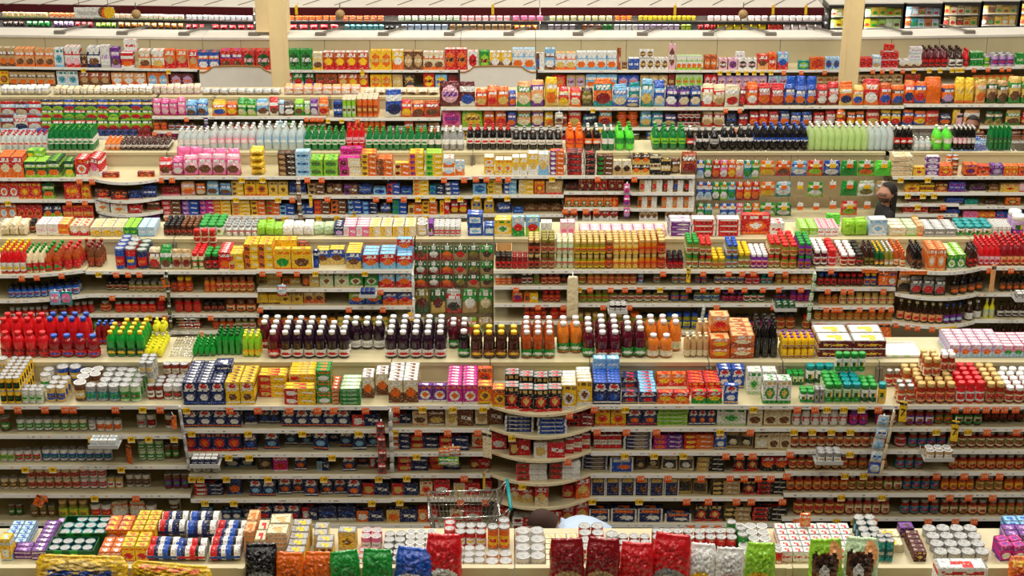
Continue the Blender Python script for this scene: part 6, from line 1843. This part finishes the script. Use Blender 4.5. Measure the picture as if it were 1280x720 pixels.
# ---------------------------------------------------------------- hanging packs on pegs
def peg_grid(row, x0, x1, ytops, colrows, hpx, descs, w_gap=.94, Ypk=None, tagc=None, first=0):
    """a pack on a wire peg for every entry; '-' leaves the peg bare with its ticket"""
    Y = YL[row] + .42 if Ypk is None else Ypk; b = bay_at(row, (x0+x1)/2); unit = UNIT[(row, b[0])]
    for ri, (yt, specs) in enumerate(zip(ytops, colrows)):
        n = len(specs)
        for i, (spec, hh) in enumerate(zip(specs, [hpx]*n if not isinstance(hpx, list) else [hpx[ri]]*n)):
            Yf = Y - .20; zt = Zat(yt, Yf); pxm = x0 + (x1-x0)*(i+.5)/n; xw = X(pxm, Yf, zt); wd = (X(x1, Yf, zt) - X(x0, Yf, zt))/n*w_gap
            m = MB(); m.bar((0, 0, 0), (0, .27, -.01), .004, C['lgrey']); hook = m.obj('peg_hook', M['chrome'], unit); hook.location = (xw - unit.location.x, Yf - .03 - unit.location.y, zt + .002)
            if tagc:
                t_ = MB(); s = wd*.36; t_.box(-s/2, s/2, -.004, 0, -s*1.1, .01, C['white']); t_.box(-s/2, s/2, -.006, -.004, -s*1.1, -s*.45, C[tagc if (i + ri) % 3 else 'yel']); t_.obj('peg_ticket', M['paper'], hook)
            if spec == '-': continue
            h = zt - Zat(yt + hh, Yf)
            me = kit('h ' + spec[0], round(wd, 2), round(h, 2), .045)[0][0][1]
            o = link('hanging_packet', me, None, (xw, Yf + .02, zt - h*.94 + .004)); o.rotation_euler = (radians(random.uniform(1, 5)), 0, radians(random.uniform(-5, 5)))
            tag(o, f"{spec[1]} on {AISLE[row]} aisle pegs, {ordw(ri+1)} tier, {ordw(i+1+first)} from left", 'packet', f"packets hung on the {AISLE[row]} aisle pegs")
            if row <= 2:
                hd = MB(); hd.box(-wd*.16, wd*.16, -.012, -.006, h*.72, h*.92, C['white']); hd.obj('header_card', M['paper'], o)
S1 = lambda c, d: (c, d)
sp = [S1('dgreen red brown s','green spice packet with brown seeds'), S1('dgreen dred white s','green spice packet with red chili'), S1('dgreen red orange s','green spice packet with bright chili'), S1('dgreen tan red s','green spice packet with tan powder'), S1('dgreen brown olive s','green spice packet with dark peppercorns'), S1('green tan dbrown s','green spice packet with herbs')]
peg_grid(2, 517, 617, [308,328,344,362,397], [sp, [sp[1],sp[1],sp[2],sp[3],sp[4],sp[5]], [sp[2],sp[1],sp[2],sp[4],sp[3],sp[5]],
  [S1('olive dgreen maroon s','large olive chili bag'), S1('dgreen gold maroon s','large dark pod bag'), S1('lgrey red black v','tilted grey bag of pods'), S1('green tan white s','green bag of white seeds'), S1('green olive cream s','green bag of herbs')],
  [S1('olive gold dgreen s','low olive chili bag'), S1('dgreen gold dred s','low green chili bag'), S1('dred black brown s','low dark red pod bag'), S1('lime orange red v','low lime and orange bag'), S1('tan pale olive s','low tan seed bag')]], [20,18,18,33,24], None)
cd1 = [S1(f'{a} {b} {c} v', f'{n} candy bag') for a, b, c, n in (('blue','white','sky','blue and white'),('green','dgreen','white','green'),('red','dred','orange','red'),('pink','red','white','pink'),('orange','red','yel','orange'),('cream','orange','lpink','cream and orange'),('teal','lblue','green','teal'),('green','lime','white','bright green'))]
cd2 = [S1('orange gold yel v','gold orange candy bag'), S1('orange red brown v','deep orange candy bag'), S1('lblue blue white v','light blue candy bag'), S1('red orange lime v','red and lime candy bag')]
cd3 = [S1('blue navy white v','navy blue candy bag'), S1('green bgreen white x','plain green candy bag'), S1('green lime orange v','green and orange candy bag'), S1('bgreen green purple x','bright green and purple candy bag')]
Yp = YL[3] + .30
peg_grid(3, 871, 950, [201,228,255], [cd1, [cd1[0],cd1[0],cd1[1],cd1[7],cd1[6],cd1[2],cd1[4],cd1[2]], [cd1[1],cd1[6],'-',cd1[0],cd1[0],cd1[3],cd1[7],cd1[4]]], [25,25,21], None, 1.1, Ypk=Yp, tagc='orange')
peg_grid(3, 950, 1030, [201,228,254], [[cd2[0],cd2[1],cd2[2],cd2[3]], [cd2[0],S1('sky teal white v','sky blue candy bag'),'-',cd1[7]], [cd1[7],cd1[1],'-','-']], [21,20,18], None, 1.0, Ypk=Yp, tagc='orange', first=8)
peg_grid(3, 1030, 1116, [201,227,252], [[cd3[0],cd3[1],cd3[2],cd3[3]], ['-',cd3[1],S1('pale white olive v','pale green candy bag'),S1('tan grey white v','tan candy bag')], ['-',cd2[3],'-',cd3[2]]], [21,20,19], None, 1.0, Ypk=Yp, tagc='orange', first=12)
g1 = S1('navy yel lime v','navy and lime snack bag'); g2 = S1('blue yel red v','blue and yellow snack bag'); g3 = S1('lime dgreen red v','green and lime snack bag'); g4 = S1('green red lime v','olive and red snack bag')
Yp = YL[4] + .30
peg_grid(4, 50, 190, [125,135,147], [[g1,g1,g2,g1,g1,g2,g1,g1,g2,g1], [g3,g3,g4,g4,g3,g3,g4,g3,g3,g3], [g3,g4,g4,g4,g4,g3,g3,g3,g3,g3]], [16,17,20], None, 1.12, Ypk=Yp, first=3)
r1 = S1('red sky white v','red and sky blue jerky bag'); r2 = S1('dred lblue cream v','dark red jerky bag'); r3 = S1('white red navy v','white and red jerky bag')
peg_grid(4, 0, 50, [127,144], [[r1,r2,r1], [r2,r3,r1]], [20,22], None, 1.15, Ypk=Yp)
put(4,'T','''
0 45 4 10 | g sky red white v | sky blue and red jerky pouch | d6 r2 s1
46 110 6 9 | b blue navy lblue n | blue jerky box | d7 r2 s1
111 172 6 8 | b navy blue white n | navy jerky box | d7 r2 s1
173 189 2 10 | b dred maroon pink n | dark red jerky box | d7 s1
''')
flush()

# ---------------------------------------------------------------- clip strips and small signs at the shelf edges
def clip_strip(row, px, y0, y1, cols, label, Yo=-.05, wpx=11, name='clip_strip', tilt=0):
    Y = YL[row] + Yo; z1, z0 = Zat(y0, Y), Zat(y1, Y); x = X(px, Y, z1); s = (Y*TC + (ZC - z1)*TS)/F; wd = wpx*s
    m = MB(); m.bar((0, .012, z0 - z1), (0, .012, 0), .006, C['white']); o = m.obj(name, M['plastic'], None, (x, Y, z1)); o.rotation_euler = (0, radians(tilt), 0); tag(o, label, 'clip strip')
    n = len(cols); h = (z1 - z0)/n
    for k, c in enumerate(cols):
        me = kit('h ' + c, round(wd, 2), round(h*.98, 2), .03)[0][0][1]; link('packet', me, o, (random.uniform(-.1, .1)*wd, -.012, -h*(k+1) + .004))
clip_strip(1, 476, 525, 592, ['dred red maroon v']*4, 'clip strip of dark red packets hanging between the pasta shelves', wpx=12)
clip_strip(1, 488, 512, 590, ['lgrey sky cream x']*6, 'white twisted clip strip beside the dark red packets', wpx=5)
clip_strip(1, 1106, 518, 592, ['lgrey lblue white q','sky white blue q','lgrey lblue sky q','white sky blue q','blue lgrey sky q'], 'clip strip of silver and blue packets beside the sauce jars', wpx=16, tilt=6)
clip_strip(1, 1118, 512, 594, ['cream lgrey white x']*4, 'bare pale clip strip on the upright beside the sauce jars', wpx=4, tilt=6)
clip_strip(1, 224, 508, 588, ['lgrey cream white x']*5, 'bare grey clip strip on the upright beside the pasta', wpx=4, Yo=-.03, tilt=-4)
clip_strip(2, 716, 340, 398, ['cream tan peach x'], 'hanging bundle of pale wooden skewers beside the pickle shelves', wpx=15, name='skewer_pack')
clip_strip(2, 516, 340, 400, ['white lgrey white x']*2, 'white clip strip at the edge of the taco shelves', wpx=3)
clip_strip(2, 514, 388, 410, ['yel orange brown v'], 'yellow packet clipped below the taco shelves', wpx=9)
clip_strip(2, 208, 338, 412, ['black dgreen olive v']*4, 'dark clip strip between the salsa shelves', wpx=5)
clip_strip(2, 1019, 340, 402, ['pale green white v']*5, 'pale green clip strip beside the mustard jars', wpx=6, tilt=4)
clip_strip(2, 880, 382, 407, ['lgrey sky white v']*2, 'grey and blue clip strip beside the blue-lidded pickles', wpx=5, tilt=6)
clip_strip(3, 784, 228, 272, ['pink lilac mag v','mag pink purple v','pink purple lilac v'], 'pink and purple clip strip between the cookie shelves', wpx=8)
clip_strip(3, 373, 224, 276, ['brown grey tan v']*4, 'brown clip strip between the cookie shelves', wpx=6)
clip_strip(4, 1050, 137, 172, ['orange red yel v']*3, 'orange clip strip of corn snacks in the chip aisle', wpx=9, Yo=-.05)
clip_strip(4, 257, 146, 176, ['navy purple lgrey v']*3, 'navy and purple clip strip beside the pink candy bags', wpx=6)
clip_strip(4, 350, 150, 166, ['sky teal pale v'], 'pale blue packet clipped under the nut bags', wpx=8)
clip_strip(4, 699, 139, 170, ['lgrey cream brown v']*2, 'grey clip strip between the chip bags', wpx=10)
clip_strip(2, 82, 362, 381, ['teal pink lilac q'], 'pink and teal card hanging at the rounded shelf, inner of two', wpx=15, Yo=-.16, name='hanging_card')
clip_strip(2, 68, 362, 381, ['lblue pink white q'], 'pink and blue card hanging at the rounded shelf, outer of two', wpx=14, Yo=-.18, name='hanging_card')
clip_strip(2, 353, 355, 370, ['sky red white v'], 'small blue and red card hanging at the taco shelves', wpx=12, name='hanging_card')
clip_strip(1, 566, 556, 582, ['peach red white v','lime green white v'], 'red and green packet hung over the flat noodles, inner of two', wpx=17, name='hanging_card')
clip_strip(1, 556, 559, 581, ['orange peach white v','green lime white v'], 'red and green packet hung over the flat noodles, outer of two', wpx=15, name='hanging_card')
def sign(row, px, y0, y1, wpx, col, label, txt=None, tcol='black', roll=0, yaw=0, Yo=-.06):
    Y = YL[row] + Yo; z1, z0 = Zat(y0, Y), Zat(y1, Y); x = X(px, Y, z1); s = (Y*TC + (ZC - z1)*TS)/F; wd = wpx*s; h = z1 - z0
    m = MB(); m.box(-wd/2, wd/2, -.004, .004, -h, 0, C[col]); m.box(-wd/2, wd/2, -.006, -.004, -h*.16, -h*.06, K_); m.bar((0, 0, 0), (0, .05, .015), .004, C['lgrey'])
    o = m.obj('shelf_sign', M['carton'], None, (x, Y, z1)); o.rotation_euler = (0, radians(roll), radians(yaw)); tag(o, label, 'sign')
    if txt: link('lettering', text_mesh(txt, h*.5, tcol), o, (0, -.008, -h*.55))
sign(1, 1130, 502, 527, 9, 'yel', 'upright yellow sign at the sauce jars below the green canisters', '7', yaw=-18)
sign(1, 1195, 526, 551, 9, 'yel', 'upright yellow sign between the sauce jars at the aisle end', '7', yaw=-18)
sign(1, 160, 556, 580, 8, 'orange', 'orange sign standing askew in the bean can shelf', None, yaw=-30, Yo=.04)
sign(1, 217, 520, 536, 6, 'orange', 'small orange sign beside the pasta upright', None, yaw=30)
sign(1, 52, 620, 634, 12, 'orange', 'tilted orange sign above the big gold-lidded jars', '2', 'dred', roll=28)
sign(1, 609, 540, 572, 12, 'cream', 'cream and blue barcode sign beside the bulging shelves', None, yaw=-25, Yo=-.1)
sign(1, 605, 590, 613, 4, 'yel', 'thin yellow sign edge-on beside the bulging shelves', None, yaw=-60)
sign(2, 205, 347, 359, 8, 'orange', 'orange sign clipped between the salsa shelves', None, roll=-14)
sign(2, 861, 335, 353, 5, 'yel', 'slim yellow sign below the green-lidded olives', '7', yaw=-25)
sign(2, 1104, 405, 426, 17, 'orange', 'orange picture card at the end of the mustard shelves', None, roll=-10, yaw=-20)
sign(2, 1243, 331, 364, 6, 'peach', 'tall peach sign strip beside the red bottles', None, yaw=12)
sign(2, 1105, 342, 356, 10, 'orange', 'orange and white ticket card over the mustard shelf', '7', 'white', Yo=-.05)
sign(2, 1088, 337, 341, 20, 'orange', 'long orange ticket strip below the dressing bottles')
sign(2, 1142, 339, 343, 34, 'orange', 'long orange ticket strip on the rounded sauce shelf', Yo=-.17)
sign(3, 388, 243, 258, 4, 'yel', 'thin yellow sign in the cookie aisle', None, yaw=20)
sign(3, 443, 265, 282, 4, 'yel', 'thin yellow sign above the blue cookie packets', None, yaw=20)
sign(4, 1200, 142, 172, 7, 'lpink', 'pale pink sign strip beside the man in blue', None, yaw=10)
sign(5, 453, 86, 96, 3, 'yel', 'thin yellow sign under the honey cereal', None)
# small display trays clipped to the shelf fronts
def shelf_caddy(row, px, py, n, spec, wpx, hpx, label):
    Y = YL[row] - .13; z = Zat(py, Y); s = (Y*TC + (ZC - z)*TS)/F; wd = n*wpx*s/2 + .02
    m = MB(); m.box(-wd/2 - .005, wd/2 + .005, -.06, .10, -.008, 0, C['lgrey']); m.box(-wd/2 - .005, wd/2 + .005, -.065, -.06, -.008, .03, C['lgrey'])
    for e in (-1, 1): m.bar((e*wd/2, .10, 0), (e*wd/2, .135, .05), .004, C['lgrey'])
    x = X(px, Y, z); o = m.obj('shelf_caddy', M['plastic'], None, (x, Y, z)); tag(o, label, 'rack')
    h = hpx*s/.93
    for i in range(n):
        parts, d = kit(spec, wpx*s*.96, h, .05); c_, r_ = i % ((n+1)//2), i // ((n+1)//2)
        q = link('clipped_pack', parts[0][1], None, (x + (c_ - ((n+1)//2 - 1)/2)*wpx*s, Y - .025 + r_*.06, z + .001)); tag(q, f"small pack in the {label.split(' ')[0]} {label.split(' ')[1]} clipped rack, {ordw(c_+1)} from left, {('front','rear')[r_]}", 'packet', label)
        for pn, me in parts[1:]: link(pn, me, q)
shelf_caddy(1, 131, 556, 6, 'b white sky lgrey n white', 11, 9, 'silver white rack clipped over the bean cans')
shelf_caddy(1, 257, 580, 8, 'b navy lgrey white n white', 8, 10, 'grey navy rack clipped under the pasta boxes')
shelf_caddy(2, 460, 369, 6, 'b navy blue lgrey n navy', 6, 7, 'blue navy rack clipped under the taco kits')
shelf_caddy(2, 772, 389, 6, 'c black white grey white', 7, 10, 'black white rack clipped over the olive jars')
shelf_caddy(1, 1035, 576, 6, 'c grey white tan silver', 10, 14, 'grey glass rack clipped over the sauce jars')
shelf_caddy(1, 1172, 572, 6, 'c tan white cream white', 11, 12, 'tan white rack clipped beside the yellow sign')
shelf_caddy(2, 981, 386, 6, 'b dgreen grey teal n', 8, 8, 'dark green rack clipped over the mustard jars')
shelf_caddy(2, 1276, 374, 4, 'b grey white teal n white', 7, 9, 'pale grey rack clipped at the bottle shelves')

# wire rack gap between the lime juices
m = MB(); Yf = YL[1] + D + .10; Z = ZT[1]; xa, xb = X(211, Yf, Z), X(240, Yf, Z)
for k in range(9):
    x = xa + (xb-xa)*k/8; m.bar((x, Yf, Z + .012), (x, Yf + .42, Z + .012), .003)
for k in range(7): m.bar((xa, Yf + .07*k, Z + .014), (xb, Yf + .07*k, Z + .014), .003)
o = m.obj('wire_rack', M['chrome']); tag(o, 'empty pale wire rack beside the green lime squeezers', 'rack')
m = MB()
for k in range(7):
    z = Z + .02 + k*.03; m.bar((xa, Yf + .42, z), (xb, Yf + .42, z), .003)
m.obj('rack_back', M['chrome'], o)

# ---------------------------------------------------------------- shopping cart in the aisle before the pasta
cx, cy = X(580, 11.55, .95), 11.5
root = bpy.data.objects.new('shopping_cart', None); COL.objects.link(root); root.location = (cx, cy, 0); root.rotation_euler = (0, 0, radians(4)); tag(root, 'wire shopping cart with green handle in front of the red pasta cartons', 'cart')
L, W2, zt, zb = .30, .22, .97, .62
def rect(z, k): return [(-L*k, -W2*k, z), (L*.98, -W2, z), (L*.98, W2, z), (-L*k, W2*k, z)]
m = MB(); top, bot = rect(zt - .02, 1), [(-L*.82, -W2*.8, zb + .04), (L*.8, -W2*.86, zb), (L*.8, W2*.86, zb), (-L*.82, W2*.8, zb + .04)]
def lerp(a, b, t): return tuple(p + (q - p)*t for p, q in zip(a, b))
for i in range(4):
    a, b, c, d = top[i], top[(i+1) % 4], bot[i], bot[(i+1) % 4]; n = 16 if i % 2 == 0 else 11
    for k in range(n + 1): m.bar(lerp(a, b, k/n), lerp(c, d, k/n), .0024, n=4)
    for k in range(1, 5): m.bar(lerp(a, c, k/5), lerp(b, d, k/5), .0026, n=4)
for k in range(12): m.bar(lerp(bot[0], bot[1], k/11), lerp(bot[3], bot[2], k/11), .0024, n=4)
m.obj('basket', M['chrome'], root)
m = MB()
for i in range(4): m.bar(top[i], top[(i+1) % 4], .009)
m.obj('rim', M['chrome'], root)
m = MB()
for s in (-1, 1):
    m.bar((L*.98, s*W2, zt - .02), (L*1.28, s*W2*1.05, zt + .06), .009); m.bar((L*.9, s*W2*.95, zb), (L*1.0, s*W2, .2), .011); m.bar((L*1.0, s*W2, .2), (-L*.9, s*W2*.8, .14), .011); m.bar((L*.9, s*W2*.95, zb), (L*1.28, s*W2*1.05, zt + .06), .010)
m.obj('frame', M['chrome'], root)
m = MB(); m.bar((L*1.28, -W2*1.12, zt + .06), (L*1.28, W2*1.12, zt + .06), .016, C['teal'], 8); m.obj('handle', M['plastic'], root)
for sx, sy in ((1, 1), (1, -1), (-.9, .8), (-.9, -.8)):
    m = MB(); m.lathe([(.02,-.015),(.06,-.012),(.06,.012),(.02,.015)], lambda j, a: C['grey'], 12); o = m.obj('wheel', M['plastic'], root, (L*sx, W2*sy, .062)); o.rotation_euler = (pi/2, 0, 0)
m = MB()
for k in range(6): m.bar((L*.55, -W2*.9 + W2*1.8*k/5, zt - .2), (L*.92, -W2*.9 + W2*1.8*k/5, zt - .03), .004)
m.obj('seat_flap', M['dark'], root)

# ---------------------------------------------------------------- people
def skinned(name, pts, edges, root_i, colour_of, sub=2):
    me = bpy.data.meshes.new(name); me.from_pydata([p[0] for p in pts], edges, []); o = bpy.data.objects.new(name, me); COL.objects.link(o)
    md = o.modifiers.new('skin', 'SKIN'); md.use_smooth_shade = True
    for i, p in enumerate(pts):
        sv = me.skin_vertices[0].data[i]; sv.radius = (p[1], p[2] if len(p) > 2 else p[1]); sv.use_root = i == root_i
    s = o.modifiers.new('smooth', 'SUBSURF'); s.levels = sub; s.render_levels = sub
    dg = bpy.context.evaluated_depsgraph_get(); out = bpy.data.meshes.new_from_object(o.evaluated_get(dg)); bpy.data.objects.remove(o)
    at = out.color_attributes.get('Col') or out.color_attributes.new('Col', 'FLOAT_COLOR', 'CORNER'); buf = [1.0]*(4*len(out.loops))
    P = [Vector(p[0]) for p in pts]
    for poly in out.polygons:
        c = colour_of(poly.center, P, edges)
        for li in poly.loop_indices: buf[4*li:4*li+3] = c
    at.data.foreach_set('color', buf); out.materials.clear(); out.materials.append(M['cloth'])
    for poly in out.polygons: poly.use_smooth = True
    return out
def nearest_edge(p, P, edges):
    best, bi = 9, 0
    for k, (a, b) in enumerate(edges):
        ab = P[b] - P[a]; t = max(0, min(1, (p - P[a]).dot(ab)/max(1e-9, ab.length_squared))); d = (p - P[a] - ab*t).length
        if d < best: best, bi, bt = d, k, t
    return bi
def head_mesh(skin, beard=None):
    """head facing -Y with eyes at half height, nose, mouth, ears; origin at the chin base"""
    m = MB(); n, R = 18, 12; hh = .235
    ring = []
    for j in range(R + 1):
        v = j/R; z = hh*v
        r = .5*(.085 + .075*sin(pi*min(1, v*.92 + .12))) + .034*sin(pi*v)
        if j == 0: r = .038
        if j == R: r = .012
        for i in range(n):
            a = 2*pi*i/n; x, y = r*.92*cos(a), r*1.13*sin(a) + (.012 if v > .5 else 0)
            fy = -sin(a)
            if fy > .75 and .36 < v < .52: y -= .011*(1 - abs(v - .42)/.1)*(1 if fy > .93 else .25)
            if fy > .6 and .12 > v: y -= .008
            m.v.append((x, y, z))
    for j in range(R):
        for i in range(n):
            i2 = (i+1) % n; v = (j+.5)/R; am = 2*pi*(i+.5)/n; fy = -sin(am); c = skin
            if fy > .45 and .44 < v < .55 and abs(cos(am)) > .18: c = tuple(q*.35 for q in skin)
            if beard and v < .37 and fy > -.1 and not (fy > .93 and v > .3): c = beard
            if fy > .82 and .19 < v < .26: c = (.30, .08, .06)
            m.idx((j*n+i, j*n+i2, (j+1)*n+i2, (j+1)*n+i), c, True)
    m.idx(list(range(n))[::-1], skin); m.idx([R*n + i for i in range(n)], skin)
    for s in (-1, 1):                                                            # ears, eyes, brows
        k = len(m.v)
        for a in range(8): m.v.append((s*.083, .012 + .022*cos(a*pi/4), .112 + .032*sin(a*pi/4)))
        m.v.append((s*.096, .022, .115))
        for a in range(8): m.idx((k+a, k+(a+1) % 8, k+8) if s > 0 else (k+(a+1) % 8, k+a, k+8), skin, True)
        k = len(m.v); m.v += [(s*.034 + .014*cos(a*pi/3), -.092 + .004*abs(cos(a*pi/3)), .120 + .008*sin(a*pi/3)) for a in range(6)]; m.idx([k+a for a in range(6)], (.8,.78,.74))
        k = len(m.v); m.v += [(s*.034 + .006*cos(a*pi/3), -.094, .120 + .006*sin(a*pi/3)) for a in range(6)]; m.idx([k+a for a in range(6)], K_)
        m.box(s*.034 - .017, s*.034 + .017, -.096, -.086, .137, .143, C['hair'])
    return m
def hair_mesh(col, length=0.0, top=.25):
    m = MB(); n, R = 18, 9
    for j in range(R + 1):
        v = j/R; z = .105 + (top - .105)*v; r = .103*sqrt(max(.02, 1 - (v*.98)**2.6))
        for i in range(n):
            a = 2*pi*i/n; fy = -sin(a); zz = z
            vm = .80 * min(1, max(0, (fy + .15)/.55))
            if v < vm: zz = .105 + (top - .105)*vm; r = .100*sqrt(max(.02, 1 - (vm*.98)**2.6))
            if fy < -.1 and v < .3: zz = z - length*(1 - v/.3)
            m.v.append((r*.98*cos(a), r*1.16*sin(a) + .012, zz))
    for j in range(R):
        for i in range(n): i2 = (i+1) % n; m.idx((j*n+i, j*n+i2, (j+1)*n+i2, (j+1)*n+i), col, True)
    m.idx([R*n + i for i in range(n)], col)
    return m
def hand(parent, base, direction, skin, side=1):
    """palm and five bent fingers as short skinned chains"""
    d = Vector(direction).normalized(); u = d.cross(Vector((0, 0, 1))).normalized() if abs(d.z) < .95 else Vector((1, 0, 0)); w_ = u.cross(d)
    B = Vector(base); pts = [(B, .026, .016), (B + d*.05, .036, .016), (B + d*.085, .038, .015)]; edges = [(0, 1), (1, 2)]
    for k, (off, ln) in enumerate(((-.03, .062), (-.01, .074), (.01, .070), (.03, .054))):
        i = len(pts); p0 = B + d*.09 + u*off; pts += [(p0, .010), (p0 + d*ln*.5 - w_*.012, .0095), (p0 + d*ln*.85 - w_*.04, .008)]; edges += [(2, i), (i, i+1), (i+1, i+2)]
    i = len(pts); pts += [(B + d*.03 + u*.04*side, .012), (B + d*.06 + u*.062*side - w_*.01, .010), (B + d*.085 + u*.066*side - w_*.02, .008)]; edges += [(0, i), (i, i+1), (i+1, i+2)]
    me = skinned('hand', [(tuple(p[0]),) + p[1:] for p in pts], edges, 0, lambda c, P, e: skin, 1); me.materials.clear(); me.materials.append(M['skin'])
    return link('hand', me, parent)
def standing(name_label, loc, yaw, H, skin, shirt, trousers, haircol, hairlen=0., beard=None, arm=None, stripe=None):
    k = H/1.75
    pts = [((0,0,.95),.15,.11), ((0,0,1.15),.145,.105), ((0,0,1.34),.17,.11), ((0,.005,1.46),.08,.07), ((0,-.005,1.54),.052,.052),
      ((.17,0,1.40),.065), ((.23,-.01,1.14),.048), ((.24,-.10,.93),.034), ((-.17,0,1.40),.065), ((-.23,-.01,1.14),.048), ((-.24,-.10,.93),.034),
      ((.09,0,.88),.092), ((.10,-.01,.50),.062), ((.10,.02,.09),.042), ((.10,-.10,.045),.038,.030), ((-.09,0,.88),.092), ((-.10,-.01,.50),.062), ((-.10,.02,.09),.042), ((-.10,-.10,.045),.038,.030)]
    if arm: pts[6] = ((.24,-.10,1.17),.048); pts[7] = ((.16,-.34,1.12),.034)
    pts = [((p[0][0]*k, p[0][1]*k, p[0][2]*k),) + tuple(q*k for q in p[1:]) for p in pts]
    edges = [(0,1),(1,2),(2,3),(3,4),(2,5),(5,6),(6,7),(2,8),(8,9),(9,10),(0,11),(11,12),(12,13),(13,14),(0,15),(15,16),(16,17),(17,18)]
    def colf(c, P, e):
        i = nearest_edge(c, P, e)
        if i == 3: return skin
        if i in (13, 17): return C['black']
        if i >= 10: return trousers
        if stripe and int(c.z*16) % 3 == 0: return stripe
        return shirt
    me = skinned('person', pts, edges, 0, colf); o = link('person', me, None, loc, yaw); tag(o, name_label, 'person')
    h = head_mesh(skin, beard).obj('head', M['skin'], o, (0, -.012*k, 1.50*k)); h.scale = (k, k, k)
    hm = hair_mesh(haircol, hairlen).obj('hair', M['cloth'], o, (0, -.012*k, 1.50*k)); hm.scale = (k*1.02,)*3
    for s, i in ((1, 7), (-1, 10)):
        el = Vector(pts[i-1][0]); wr = Vector(pts[i][0]); hand(o, tuple(wr), tuple(wr - el), skin, -s)
    return o
Yp = 17.75; standing('long-haired bearded man in a black jacket looking along the candy pegs', (X(1108, Yp, 1.4), Yp, 0), radians(-80), 1.72, (.42,.20,.115), C['black'], (.03,.035,.05), C['hair'], .30, (.10,.05,.03), arm=True)
Yp = 20.75; standing('dark-skinned man in a blue striped shirt facing the chip bags', (X(1214, Yp, 1.4), Yp, 0), radians(-30), 1.68, (.22,.085,.045), C['blue'], (.02,.02,.03), C['black'], 0., None, stripe=C['lblue'])
Yp = 23.5; standing('dark-haired shopper whose head shows above the popcorn bags', (X(513, Yp, 1.3), Yp, 0), 0, 1.42, C['skin'], C['dred'], (.02,.02,.03), C['black'], .02, None)
# the shopper bending down before the bulging shelves: a folded figure, back toward the pasta, head to the left
k = 1.0; bx, by = X(727, 11.35, .8), 11.45
pts = [((.30,0,.62),.16,.12), ((.10,0,.72),.15,.12), ((-.10,0,.74),.16,.12), ((-.20,-.01,.70),.075,.065), ((-.25,-.02,.69),.055), ((-.10,-.18,.68),.062), ((-.14,-.24,.45),.046), ((-.22,-.20,.24),.034),
  ((-.10,.18,.68),.062), ((-.16,.24,.46),.046), ((-.24,.22,.24),.034), ((.32,-.10,.55),.09), ((.05,-.12,.42),.064), ((.30,-.12,.10),.044), ((.18,-.12,.045),.038,.03), ((.32,.10,.55),.09), ((.05,.12,.42),.064), ((.30,.12,.10),.044), ((.18,.12,.045),.038,.03)]
edges = [(0,1),(1,2),(2,3),(3,4),(2,5),(5,6),(6,7),(2,8),(8,9),(9,10),(0,11),(11,12),(12,13),(13,14),(0,15),(15,16),(16,17),(17,18)]
def colf(c, P, e):
    i = nearest_edge(c, P, e)
    if i == 3: return C['skin']
    if i in (13, 17): return C['black']
    if i >= 10: return (.04, .05, .09)
    return (.50, .62, .80)
me = skinned('person', pts, edges, 0, colf); o = link('person', me, None, (bx, by, 0)); tag(o, 'crouching shopper in a pale blue shirt behind the cream tins', 'person')
h = head_mesh(C['skin']).obj('head', M['skin'], o, (-.22, -.0, .71)); h.rotation_euler = (0, radians(-62), 0); h.rotation_euler = (Matrix.Rotation(radians(-58), 3, 'Y') @ Matrix.Rotation(radians(-90), 3, 'Z')).to_euler()
hm = hair_mesh((.045, .018, .010), .06).obj('hair', M['cloth'], o, (-.22, 0, .71)); hm.rotation_euler = h.rotation_euler; hm.scale = (1.06,)*3
for s, i in ((1, 7), (-1, 10)):
    el = Vector(pts[i-1][0]); wr = Vector(pts[i][0]); hand(o, tuple(wr), tuple(wr - el), C['skin'], -s)
